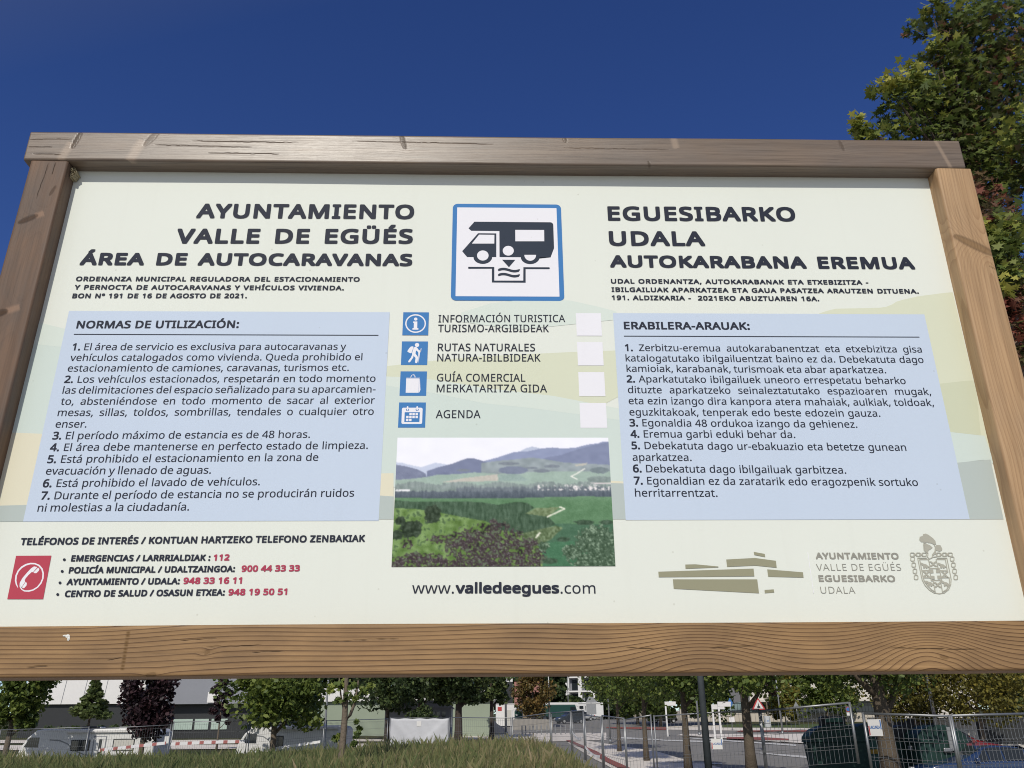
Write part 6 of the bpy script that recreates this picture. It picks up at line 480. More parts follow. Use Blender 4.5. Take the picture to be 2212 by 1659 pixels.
def flat(name, polys, m, layer, parent=panel, off=0.0):
    bold = max(off, 0.0); off = min(off, 0.0)
    """printed shape: closed outlines in panel metres (holes by overlap), one mesh in layer order"""
    cu = bpy.data.curves.new(name, 'CURVE'); cu.dimensions = '2D'; cu.fill_mode = 'BOTH'; cu.offset = off
    for P in polys:
        n = len(P) // 2; sp = cu.splines.new('POLY'); sp.points.add(n - 1)
        c = []
        for i in range(n): c += [P[2 * i], P[2 * i + 1], 0, 1]
        sp.points.foreach_set('co', c); sp.use_cyclic_u = True
    tmp = bpy.data.objects.new('t', cu); col.objects.link(tmp)
    dg = bpy.context.evaluated_depsgraph_get(); me = bpy.data.meshes.new_from_object(tmp.evaluated_get(dg))
    bpy.data.objects.remove(tmp); bpy.data.curves.remove(cu)
    n = len(me.vertices); co = np.zeros(n * 3, np.float32); me.vertices.foreach_get('co', co); co = co.reshape(-1, 3)
    co = np.stack([co[:, 0], np.full(n, -.0004 - .00028 * layer, np.float32), co[:, 1]], -1)
    me.vertices.foreach_set('co', co.ravel()); me.update(); me.name = name
    if bold > 0:                                               # heavier face: the strokes widened on all sides
        tri = [tuple(p.vertices) for p in me.polygons]; V_ = []; F_ = []
        for k, (dx, dz) in enumerate(((0, 0), (1, 0), (-1, 0), (0, 1), (0, -1), (.85, .85), (.85, -.85), (-.85, .85), (-.85, -.85))):
            V_.append(co + np.array([dx * bold, -3e-6 * k, dz * bold], np.float32)); F_ += [tuple(i + k * n for i in f) for f in tri]
        me2 = bpy.data.meshes.new(name); me2.from_pydata(np.concatenate(V_).tolist(), [], F_); bpy.data.meshes.remove(me); me = me2; me.update()
    if len(me.polygons) and me.polygons[0].normal.y > 0: me.flip_normals()
    me.materials.clear()
    return link_mesh(name, me, m, parent)

def set_text(polys, s, x0, z0, x1, z1, cap, mode='fit', xs0=1.037, spw=1.0, bold=None, trk=0):
    em = cap / 286.0; adv = []; nsp = s.count(' ')
    wd = sum(GL[c][0] * (spw if c == ' ' else 1) for c in s) + trk * (len(s) - 1)
    lsb = min(GL[s[0]][1][0::2]) if len(GL[s[0]]) > 1 else 0
    last = GL[s[-1]]; rsb = last[0] - max(max(c[0::2]) for c in last[1:])
    ink = wd - lsb - rsb
    if mode == 'fit' or nsp == 0: xs, extra = (x1 - x0) / (ink * em), 0.0
    else: xs = xs0; extra = ((x1 - x0) - ink * em * xs) / nsp
    x = x0 - lsb * em * xs
    nb = 0
    if bold is not None:
        while nb < len(s) and (s[nb].isdigit() or s[nb] == '.'): nb += 1
    for i, c in enumerate(s):
        for cc in GL[c][1:]:
            out = []
            for k in range(0, len(cc), 2):
                X = x + cc[k] * em * xs; t = (X - x0) / (x1 - x0)
                out += [X, z0 + (z1 - z0) * t + cc[k + 1] * em]
            (bold if i < nb else polys).append(out)
        x += (GL[c][0] * (spw if c == ' ' else 1) + trk) * em * xs + (extra if c == ' ' else 0)

STY = {'H': ('heading_lettering', 'ink', .0029), 'S': ('subheading_lettering', 'ink', .0009), 'N': ('rules_heading_lettering', 'ink', .0013), 'B': ('rules_lettering', 'ink', .0003),
       'C': ('link_lettering', 'ink', .0003), 'W': ('web_address_lettering', 'ink', .0001), 'WB': ('web_address_lettering', 'ink', .0014), 'P': ('contact_lettering', 'ink', .0010),
       'R': ('phone_number_lettering', 'red_ink', .0010), 'LB': ('town_name_lettering', 'grey_ink', .0009), 'LL': ('town_name_lettering', 'grey_ink', -.0002)}
buck = {}; boldnum = {}
for i_, (s, st, x0, z0, x1, z1, cap) in enumerate(TEXTS):
    o_ = STY[st][2]
    blk = (st, {'C': round(z0 * 11.7), 'H': i_, 'S': i_, 'W': 0 if x0 < .05 else 1, 'P': i_ if z0 > .41 else 0, 'R': i_, 'LB': i_, 'LL': i_}.get(st, x0 > .1))
    B_ = buck.setdefault(blk, [])
    if st == 'B': set_text(B_, s, x0, z0, x1, z1, cap, 'space', 1.037, 1.0, boldnum.setdefault(x0 > .1, []))
    elif st == 'H': set_text(B_, s, x0 + o_, z0 + o_, x1 - o_, z1 + o_, cap - 2 * o_, 'fit', spw=1.5, trk=22)
    elif st == 'S': set_text(B_, s, x0 + o_, z0 + o_, x1 - o_, z1 + o_, cap - 2 * o_, 'fit', spw=1.25, trk=24)
    else: set_text(B_, s, x0 + o_, z0 + o_, x1 - o_, z1 + o_, cap - 2 * o_, 'fit', trk={'N': 12, 'P': 14, 'R': 14, 'C': 10, 'LB': 14, 'LL': 14}.get(st, 0))
for k, P_ in buck.items(): flat(STY[k[0]][0], P_, M[STY[k[0]][1]], 3, off=STY[k[0]][2])
for P_ in boldnum.values(): flat('rule_number_lettering', P_, M['ink'], 3, off=.0010)

lay = {'band_green': 0.2, 'band_olive': .5, 'band_teal': .8, 'band_mint': 1.1, 'band_yellow': 1.4, 'band_grey': 1.7}
BT, BB = 1.0445, .4838                                        # top and bottom of the two rule sheets
def clip_z(P, zmin):
    out = []; n = len(P) // 2; pts = [(P[2 * i], P[2 * i + 1]) for i in range(n)]
    for i in range(n):
        a, c = pts[i], pts[(i + 1) % n]
        if a[1] >= zmin: out.append(a)
        if (a[1] >= zmin) != (c[1] >= zmin):
            t = (zmin - a[1]) / (c[1] - a[1]); out.append((a[0] + (c[0] - a[0]) * t, zmin))
    return [q for p in out for q in p]
def clip_x(P, x, keep_less):
    out = []; n = len(P) // 2; pts = [(P[2 * i], P[2 * i + 1]) for i in range(n)]
    ins = (lambda p: p[0] <= x) if keep_less else (lambda p: p[0] >= x)
    for i in range(n):
        a, c = pts[i], pts[(i + 1) % n]
        if ins(a): out.append(a)
        if ins(a) != ins(c):
            t = (x - a[0]) / (c[0] - a[0]); out.append((x, a[1] + (c[1] - a[1]) * t))
    return [q for p in out for q in p]
for k in BANDS:
    ps = [clip_x(clip_x(clip_z(P, BB), -1.23, False), 1.262, True) for P in POLY[k]]
    for P in ps:
        if len(P) >= 6: flat('hill_print', [P], M[k], lay[k])
sheets = [(-1.1029, -.2649), (.3284, 1.1698)]
for x0, x1 in sheets:
    flat('rules_sheet', [[x0, BB, x1, BB, x1, BT, x0, BT]], M['sheet_blue'], 2.2)
for x0, x1 in ((-1.0775, -.2911), (.3533, 1.1428)):
    flat('underline', [[x0, .9748, x1, .9748, x1, .9776, x0, .9776]], M['ink'], 3)

def rrect(x0, z0, x1, z1, r, n=6):
    P = []
    for cx, cz, a in ((x1 - r, z1 - r, 0), (x0 + r, z1 - r, 90), (x0 + r, z0 + r, 180), (x1 - r, z0 + r, 270)):
        for i in range(n + 1):
            t = R(a + 90 * i / n); P += [cx + r * math.cos(t), cz + r * math.sin(t)]
    return P
pic = flat('pictogram', [rrect(-.1042, 1.0805, .1998, 1.388, .014)], M['blue'], 2.2)
flat('pictogram_field', [rrect(-.0918, 1.0935, .187, 1.3758, .0008)], M['white_print'], 2.6)
flat('pictogram_motorhome', POLY['camper'], M['navy'], 3)
for P_ in POLY['camper_white']: flat('pictogram_opening', [P_], M['white_print'], 3.4)
flat('pictogram_drain', POLY['camper2'], M['navy'], 3.8)
for x0, z1, x1, z0 in ((-.2290, 1.0445, -.1614, .9771), (-.2290, .9590, -.1614, .8918), (-.2290, .8736, -.1614, .8060), (-.2290, .7877, -.1614, .7201)):
    flat('icon_square', [[x0, z0, x1, z0, x1, z1, x0, z1]], M['blue'], 2.6)
for x0, z1, x1, z0 in ((.229, 1.0439, .2958, .9771), (.2288, .9586, .2959, .8914), (.2288, .8727, .296, .8056), (.2286, .7869, .2961, .7197)):
    flat('blank_label', [[x0, z0, x1, z0, x1, z1, x0, z1]], M['white_print'], 2.6)
flat('phone_square', POLY['red_square'], M['red_print'], 2.6)
for nm_, a_, b_ in (('hiker_figure', 0, 4), ('shopping_bag_figure', 4, 9), ('calendar_figure', 9, 10), ('information_figure', 10, 12), ('telephone_figure', 12, 16)): flat(nm_, POLY['white'][a_:b_], M['white_print'], 3)
flat('icon_ring', POLY['white_ring'], M['white_print'], 3)
flat('icon_opening', POLY['blue2'], M['blue'], 3.4)
flat('icon_detail', POLY['white3'], M['white_print'], 3.8)
flat('bullet', POLY['bullet'], M['ink'], 3)
flat('town_logo', POLY['logo'], M['olive'], 3)
flat('divider_line', POLY['divider'], M['white_print'], 3)
def strokes(name, lines, wd, m, layer):
    P = []
    for L in lines:
        q = [Vector((L[i], L[i + 1])) for i in range(0, len(L), 2)]
        for a, c in zip(q, q[1:]):
            d = c - a
            if d.length < 1e-6: continue
            d.normalize(); nrm = Vector((-d.y, d.x)) * wd / 2; e = d * wd * .3
            P.append([*(a - e - nrm), *(c + e - nrm), *(c + e + nrm), *(a - e + nrm)])
    v = []; f = []
    for i, Q in enumerate(P):
        y = -.0004 - .00028 * layer - .000002 * (i % 40)
        for k in range(4): v.append((Q[2 * k], y, Q[2 * k + 1]))
        f.append((4 * i, 4 * i + 1, 4 * i + 2, 4 * i + 3))
    me = bpy.data.meshes.new(name); me.from_pydata(v, [], f)
    return link_mesh(name, me, m, panel)
strokes('coat_of_arms', POLY['crest'], .0021, M['crest_ink'], 3)
flat('coat_of_arms_fill', POLY['crest_fill'], M['crest_ink'], 3.2)

# landscape picture printed on the panel ------------------------
def landscape():
    nx_, ny_ = 330, 200
    X, Y = np.meshgrid(np.linspace(110, 1995, nx_), np.linspace(163, 1286, ny_))
    rng = np.random.default_rng(4)
    def vnoise(sx, sy, sd):
        r_ = np.random.default_rng(sd); gy, gx_ = int(1200 / sy) + 3, int(2000 / sx) + 3; g = r_.random((gy, gx_))
        fx, fy = X / sx, (Y - 100) / sy; ix = np.clip(fx.astype(int), 0, gx_ - 2); iy = np.clip(fy.astype(int), 0, gy - 2); tx, ty = fx - ix, fy - iy
        return (g[iy, ix] * (1 - tx) + g[iy, ix + 1] * tx) * (1 - ty) + (g[iy + 1, ix] * (1 - tx) + g[iy + 1, ix + 1] * tx) * ty
    n1 = vnoise(14, 14, 1); n2 = vnoise(40, 30, 2); n3 = vnoise(90, 60, 3); nv = vnoise(9, 34, 5); nf = rng.random(X.shape)
    img = np.zeros(X.shape + (3,)); img[:] = (235, 235, 243); img += ((n3 - .5) * 8)[..., None]
    def put(mk, c, amp=0, nz=n1, a=1.0):
        mk = np.asarray(mk, float) * a; cc = np.array(c, float) + ((nz - .5) * amp)[..., None]
        img[:] = img * (1 - mk[..., None]) + cc * mk[..., None]
    def below(pts): 
        p = np.array(pts, float); return Y > np.interp(X, p[:, 0], p[:, 1], left=2000, right=2000)
    def inside(pts):
        p = np.array(pts, float); c = np.zeros(X.shape, bool)
        for i in range(len(p)):
            (x0, y0), (x1, y1) = p[i], p[(i + 1) % len(p)]
            if y0 == y1: continue
            c ^= ((y0 > Y) != (y1 > Y)) & (X < (x1 - x0) * (Y - y0) / (y1 - y0) + x0)
        return c
    def ell(cx, cy, rx, ry, rough=.0, nz=n1): return ((X - cx) / rx) ** 2 + ((Y - cy) / ry) ** 2 < 1 + (nz - .5) * rough
    put(below([(110, 388), (160, 392), (200, 405), (330, 432), (400, 410), (450, 392), (540, 405), (640, 420), (900, 400)]), (172, 184, 212), 6)
    put(below([(1200, 290), (1250, 262), (1310, 245), (1400, 264), (1450, 300)]), (158, 170, 198), 6)
    put(below([(870, 380), (1000, 345), (1080, 318), (1150, 294), (1260, 290), (1400, 262), (1490, 253), (1580, 263), (1700, 255), (1800, 228), (1900, 215), (1950, 198), (1996, 200)]), (96, 109, 152), 14, n2)
    put(below([(1340, 380), (1450, 340), (1560, 325), (1700, 275), (1850, 235), (1996, 205)]), (76, 88, 128), 16, n2)
    put(below([(380, 468), (430, 450), (480, 432), (600, 402), (680, 370), (740, 350), (800, 355), (860, 372), (950, 405), (1100, 470)]), (66, 77, 116), 12, n2)
    put(below([(860, 395), (1000, 375), (1150, 362), (1300, 345), (1420, 360), (1600, 392), (1780, 400), (1996, 412)]), (104, 120, 124), 40, n2)
    put(below([(110, 410), (200, 425), (300, 452), (372, 490), (385, 540)]) , (70, 80, 114), 12, n2)
    put(below([(110, 545), (250, 535), (380, 520), (480, 498), (640, 495), (800, 478), (1000, 492), (1200, 480), (1400, 470), (1700, 470), (1996, 470)]), (118, 148, 128), 14, n3)
    for c in ((700, 460, 60, 12), (1100, 400, 90, 14), (1300, 440, 60, 9), (1480, 425, 70, 14), (1390, 465, 70, 16)): put(ell(*c, .6), (72, 84, 96), 20)
    put(ell(1140, 460, 130, 36, .3), (68, 80, 108), 14)
    put(inside([(520, 565), (700, 530), (1000, 495), (1008, 552), (800, 562)]), (168, 160, 142), 10)
    put(inside([(1010, 500), (1180, 492), (1280, 552), (1010, 555)]), (104, 134, 122), 8)
    put(inside([(1690, 410), (1800, 392), (1780, 415), (1690, 425)]), (165, 160, 140), 8)
    put(ell(1900, 460, 80, 30, .8), (66, 84, 88), 20); put(ell(1900, 545, 130, 30, .8), (80, 100, 92), 24)
    put((Y > 575 + 14 * np.sin(X / 60) + 24 * (nv - .5)) & (Y < 720), (92, 110, 104), 46, nv)
    put((Y > 610 + 30 * (nv - .5)) & (X > 640) & (Y < 720), (70, 82, 90), 40, nv)
    put((Y > 645 + 22 * (nv - .5)) & (Y < 712), (58, 70, 82), 26, nv)
    put((X > 1350) & (Y > 588) & (Y < 640) & (n1 + .35 * nf > .86), (214, 206, 202), 20)
    put((X > 110) & (X < 240) & (Y > 628) & (Y < 648) & (n1 > .3), (222, 222, 224)); put(inside([(1820, 572), (1996, 574), (1996, 584), (1820, 580)]), (205, 190, 188))
    put(below([(110, 700), (400, 706), (700, 708), (1200, 706), (1500, 696), (1800, 692), (1996, 698)]), (82, 122, 84), 12, n3)
    put(below([(1100, 920), (1400, 925), (1700, 932), (1996, 936)]), (62, 100, 74), 10, n3)
    put(below([(1380, 1090), (1600, 1075), (1996, 1100)]), (60, 108, 76), 10, n3)
    put(inside([(1240, 840), (1330, 795), (1540, 785), (1440, 868), (1300, 860)]), (104, 122, 84), 40)
    forest = inside([(100, 722), (300, 738), (700, 735), (860, 742), (1000, 765), (1150, 742), (1250, 745), (1320, 790), (1240, 842), (1440, 870), (1496, 930), (1400, 985), (1230, 1010), (1050, 1000), (900, 910), (500, 830), (100, 800)])
    put(forest, (58, 84, 62), 44, nv)
    put(inside([(100, 790), (300, 800), (520, 835), (700, 870), (900, 905), (1040, 985), (1220, 1010), (1500, 950), (1560, 960), (1480, 1040), (1380, 1100), (1380, 1290), (100, 1290)]), (100, 132, 68), 50, n2)
    put(inside([(1210, 1010), (1500, 945), (1560, 965), (1460, 1060), (1350, 1110), (1200, 1100)]), (92, 112, 76), 60)
    put((inside([(100, 800), (520, 835), (900, 905), (1040, 985), (1200, 1290), (100, 1290)])) & (n1 + .5 * n2 > .98), (66, 94, 52), 40, nf)
    for e in ((440, 845, 72, 78), (262, 972, 96, 78), (165, 900, 45, 36), (140, 1020, 60, 40)): put(ell(*e, 1.0), (38, 54, 36), 44)
    for e in ((1750, 918, 90, 22), (1940, 918, 62, 20), (1560, 1062, 60, 20), (1440, 1240, 70, 24)): put(ell(*e, .9), (52, 76, 56), 34)
    for pts, w_ in (([(1430, 870), (1500, 838), (1582, 800), (1540, 785)], 6), ([(1330, 1045), (1360, 1008)], 7), ([(1700, 542), (1648, 516), (1700, 490), (1770, 447)], 5)):
        for (x0, y0), (x1, y1) in zip(pts, pts[1:]):
            L2 = (x1 - x0) ** 2 + (y1 - y0) ** 2; t = np.clip(((X - x0) * (x1 - x0) + (Y - y0) * (y1 - y0)) / L2, 0, 1)
            put(np.hypot(X - x0 - t * (x1 - x0), Y - y0 - t * (y1 - y0)) < w_, (222, 222, 205))
    pb = ell(980, 1120, 250, 190, 1.6) | ell(760, 1120, 200, 140, 1.6) | ell(350, 1250, 220, 80, 1.6) | ell(960, 960, 60, 70, 1.4) | ell(1080, 950, 24, 26, 1) | ell(230, 1100, 50, 40, 1.8) | ell(520, 1060, 110, 36, 1.8) | ell(1270, 1170, 130, 110, 1.6) | (Y > 1235 + 60 * (n1 - .5)) & (X < 1360)
    pb &= (n1 * .8 + .6 * n2 + .2 * nf > .62)
    put(pb, (54, 44, 47), 40, n1); put(pb & (nf > .95), (140, 132, 140)); put(pb & (n1 > .74), (72, 88, 62), 20); put(pb & (n2 < .22), (34, 28, 32))
    rb = ell(1850, 1080, 190, 130, 1.0) | ell(1640, 1165, 90, 62, 1.0) | ell(1880, 1240, 260, 90, 1.0) | ell(1390, 1120, 50, 40, 1)
    put(rb, (62, 86, 64), 70, nf * .6 + n1 * .4); put(rb & (n1 + .5 * nf > 1.02), (128, 152, 126))
    for _ in range(2):                                         # a photograph has no hard outlines
        q = np.pad(img, ((1, 1), (1, 1), (0, 0)), mode='edge'); img = (q[1:-1, 1:-1] * 4 + q[:-2, 1:-1] + q[2:, 1:-1] + q[1:-1, :-2] + q[1:-1, 2:]) / 8
    grain = (n1 - .5) * 10 + (n2 - .5) * 12 + (nf - .5) * 9; img += grain[..., None] * (Y > 470)[..., None]
    haze = np.clip((760 - Y) / 500, .05, .34)[..., None]; img = img * (1 - haze) + np.array([212., 216, 226]) * haze
    g_ = img.mean(-1, keepdims=True); img = (g_ + (img - g_) * .92) * 1.07
    img = np.clip(img, 0, 255) / 255; lin = np.where(img <= .04045, img / 12.92, ((img + .055) / 1.055) ** 2.4)
    x0, x1, z0, z1 = -.2291, .2973, .3735, .6935
    gx_, gz = np.meshgrid(np.linspace(x0, x1, nx_), np.linspace(z1, z0, ny_))
    co = np.stack([gx_, np.full_like(gx_, -.0004 - .00028 * 2.6), gz], -1).reshape(-1, 3)
    f = [(j * nx_ + i, (j + 1) * nx_ + i, (j + 1) * nx_ + i + 1, j * nx_ + i + 1) for j in range(ny_ - 1) for i in range(nx_ - 1)]
    me = bpy.data.meshes.new('landscape_picture'); me.from_pydata(co.tolist(), [], f)
    ca = me.color_attributes.new('print', 'FLOAT_COLOR', 'POINT')
    ca.data.foreach_set('color', np.concatenate([lin.reshape(-1, 3), np.ones((nx_ * ny_, 1))], 1).astype(np.float32).ravel())
    m, n, l, p = new_mat('printed_landscape'); a = n.new('ShaderNodeVertexColor'); a.layer_name = 'print'
    l.new(a.outputs['Color'], p.inputs['Base Color']); p.inputs['Roughness'].default_value = .6; p.inputs['Specular IOR Level'].default_value = .13
    link_mesh('landscape_picture', me, m, panel)
landscape()

# wasp nest in the corner under the top beam --------------------
M['nest'] = mat('nest_paper', (.30, .26, .17), .9, .25, 60)
nb = MB(); rnd = random.Random(2)
nest = thing('wasp_nest', 'small papery wasp nest in the corner under the top beam', 'wasp nest', (-1.168, -.012, EYE + 1.466))
for i in range(-2, 3):
    for j in range(-2, 3):
        x = (i + .5 * (j % 2)) * .0068; z = j * .0060
        if x * x + z * z > .00021: continue
        n = 6; y0 = -.020 + .010 * rnd.random(); ring0 = []; c = len(nb.v)
        for k in range(n):
            t = R(60 * k + 30)
            for rr, yy in ((.0039, y0), (.0030, y0), (.0030, y0 + .009), (.0036, .010)):
                nb.v.append((x + rr * math.cos(t), yy, z + rr * math.sin(t)))
        for k in range(n):
            a, d = c + 4 * k, c + 4 * ((k + 1) % n)
            nb.f += [(a, d, d + 1, a + 1), (a + 1, d + 1, d + 2, a + 2), (a, a + 3, d + 3, d)]
        nb.f.append(tuple(c + 4 * k + 2 for k in range(n)))
nb.build('comb', M['nest'], nest)
sb_ = MB(); sb_.tube((0, .004, 0), (.002, .012, .012), .003, .0015, 6); sb_.build('stalk', M['nest'], nest)
dr = MB()
for x, z, rx, rz in ((0, 0, .005, .004), (.003, -.005, .003, .005), (-.006, .001, .005, .002)):
    dr.add([(x + rx * math.cos(t), -.0006, z + rz * math.sin(t)) for t in np.linspace(0, 6.28, 11)[:-1]] + [(x, -.0022, z)], [(i, (i + 1) % 10, 10) for i in range(10)])
o = dr.build('bird_dropping', mat('dropping', (.75, .75, .7), .8), None); o.location = (-.925, FY, EYE + .216)
tag(o, 'tiny white bird dropping on the bottom beam', 'dropping')

# ---------------------------------------------------------------- trees and plants
MAPLE = np.array([(0, -.5), (.10, -.18), (.42, -.30), (.30, -.02), (.52, .16), (.20, .14), (.0, .55), (-.20, .14), (-.52, .16), (-.30, -.02), (-.42, -.30), (-.10, -.18)], float)
OVAL = np.array([(0, -.5), (.3, -.1), (.22, .28), (0, .5), (-.22, .28), (-.3, -.1)], float)
QUAD = np.array([(-.5, -.28), (.5, -.38), (.42, .3), (-.38, .42)], float)
def leaves(pos, size, shape, rng, droop=.35, face=None):
    """leaf-shaped faces at pos (n,3) with random attitudes; returns vertices (n*k,3)"""
    n = len(pos); k = len(shape)
    nrm = rng.normal(size=(n, 3)); nrm[:, 2] = np.abs(nrm[:, 2]) * .9 + .25
    if face is not None: nrm += np.array(face)
    nrm /= np.linalg.norm(nrm, axis=1)[:, None]
    t = rng.normal(size=(n, 3)); t[:, 2] -= droop * 2; t -= (t * nrm).sum(1)[:, None] * nrm; t /= np.linalg.norm(t, axis=1)[:, None]
    b = np.cross(nrm, t); sz = (size * rng.uniform(.65, 1.25, n))[:, None, None]
    cup = (np.abs(shape[:, 0]) ** 1.5 * .35)[None, :, None] * nrm[:, None, :] * rng.uniform(-.6, 1, n)[:, None, None]
    P = pos[:, None, :] + sz * (b[:, None, :] * shape[None, :, 0, None] - t[:, None, :] * shape[None, :, 1, None] + cup)
    return P.reshape(-1, 3)

DENSE = 2.0
def crown(name, clumps, per, size, shape, m, parent, seed, tint=(.5, .18), face=None, flat_=1.0, shell=.55):
    """clumps: rows of x, y, z, radius, tint offset"""
    rng = np.random.default_rng(seed); P = []; T = []
    for x, y, z, r, to in clumps:
        n = int(per * DENSE * rng.uniform(.8, 1.2)); v = rng.normal(size=(n, 3)); v /= np.linalg.norm(v, axis=1)[:, None]
        rr = r * (shell + (1 - shell) * rng.random(n)) ** 1.0 * np.where(rng.random(n) < .25, rng.random(n), 1)
        v *= rr[:, None]; v[:, 2] *= flat_
        P.append(v + np.array([x, y, z])); T.append(np.clip(rng.normal(tint[0] + to, tint[1], n), 0, 1))
    P = np.concatenate(P); T = np.concatenate(T)
    V = leaves(P, size * 1.12, shape, rng, face=face); me = big_mesh(name, V, len(shape)); attr(me, 'tint', np.repeat(T, len(shape)))
    return link_mesh(name, me, m, parent)

M['bark'] = mat('grey_brown_bark', (.16, .13, .10), .9, .35, 5, spec=.2, bump=.6, bscale=18)
M['bark_street'] = mat('street_tree_bark', (.115, .092, .068), .9, .4, 4, spec=.2, bump=.6, bscale=18)
M['bark_dark'] = mat('dark_bark', (.07, .055, .045), .9, .3, 5, spec=.2, bump=.6, bscale=18)
M['leaf_maple'] = leaf_mat('turning_maple_leaves', [(0, (.24, .075, .05)), (.14, (.21, .11, .07)), (.26, (.095, .10, .038)), (.5, (.105, .15, .038)), (.72, (.25, .28, .06)), (1, (.46, .43, .09))], .38, .40)
M['leaf_green'] = leaf_mat('green_leaves', [(0, (.05, .08, .022)), (.5, (.125, .18, .045)), (1, (.28, .33, .075))], .42)
M['leaf_dark'] = leaf_mat('dark_evergreen_leaves', [(0, (.022, .04, .018)), (.5, (.064, .098, .038)), (1, (.15, .19, .06))], .30)
M['leaf_purple'] = leaf_mat('purple_leaves', [(0, (.018, .012, .016)), (.5, (.035, .020, .026)), (1, (.08, .035, .04))], .15)
M['leaf_yellow'] = leaf_mat('yellowing_leaves', [(0, (.07, .075, .02)), (.5, (.20, .185, .045)), (1, (.36, .30, .06))], .40)
M['leaf_orange'] = leaf_mat('rusty_leaves', [(0, (.07, .08, .025)), (.5, (.16, .11, .035)), (1, (.26, .15, .045))], .25)

def trunk_mesh(parent, h, r, m, seed, limbs=6, lean=(0, 0), top=.75, spread=1.0, fork=.35):
    rnd = random.Random(seed); b = MB(); n = 7; pts = []; rad = []
    for i in range(n + 1):
        t = i / n; pts.append((lean[0] * t + rnd.uniform(-.04, .04) * h * .12 * t, lean[1] * t + rnd.uniform(-.04, .04) * h * .12 * t, h * top * t)); rad.append(r * (1.18 if i == 0 else 1 - .75 * t))
    b.path(pts, rad, 10)
    for k in range(limbs):
        t = fork + (1 - fork) * (k + .5) / limbs * .95; i = min(int(t * n), n - 1); f_ = t * n - i
        p = Vector(pts[i]).lerp(Vector(pts[i + 1]), f_); a = k * 2.4 + rnd.random(); L = h * .32 * spread * rnd.uniform(.7, 1.1)
        q = p + Vector((math.cos(a) * L * .55, math.sin(a) * L * .55, L * .5)); e = p + Vector((math.cos(a) * L, math.sin(a) * L, L * 1.05))
        rr = r * (1 - .75 * t) * .68; b.path([p, q, e], [rr, rr * .7, rr * .25], 7)
    return b.build('trunk', m, parent, smooth=True)

def tree(name, label, cat, u, d, h, cr, base_v, leafm, seed, trunk_r=.13, n_clump=26, per=70, size=.2, shape=OVAL, bark='bark', tint=(.5, .2), flat_=.8, group=None, z_extra=0.0, x=None, cone=0, fork=None):
    """one tree: the crown fills from crown-base (given by its row in the view) to the top"""
    x = gx(u, d) if x is None else x; z0 = hz(x, d); zb = bearing(u, base_v, d).z - z0
    t = thing(name, label, cat, (x, d - 2, z0), 0, group)
    rnd = random.Random(seed); cl = []
    for i in range(n_clump):
        f = (i + .5) / n_clump; z = zb + (h - zb) * f
        w = cr * (math.sin(math.pi * min(1, .18 + .82 * f)) ** .6 if not cone else (1 - f) ** .8 + .05)
        a = i * 2.39996 + rnd.uniform(-.4, .4); rr = w * math.sqrt(rnd.uniform(.1, 1)) * rnd.uniform(.65, 1.0)
        rad = (cr * .40 * rnd.uniform(.5, 1.4) if not cone else cr * (.34 * (1 - f) + .08) * rnd.uniform(.75, 1.2))
        cl.append((rr * math.cos(a), rr * math.sin(a), z + rad * .4, rad, rnd.uniform(-.15, .15)))
    trunk_mesh(t, h, trunk_r, M[bark], seed, 6 if not cone else 3, top=.8 if not cone else .97, spread=cr / h * 1.7, fork=fork or max(.2, zb / h * .9))
    crown('crown', cl, per, size, shape, M[leafm], t, seed, tint, flat_=flat_)
    return t

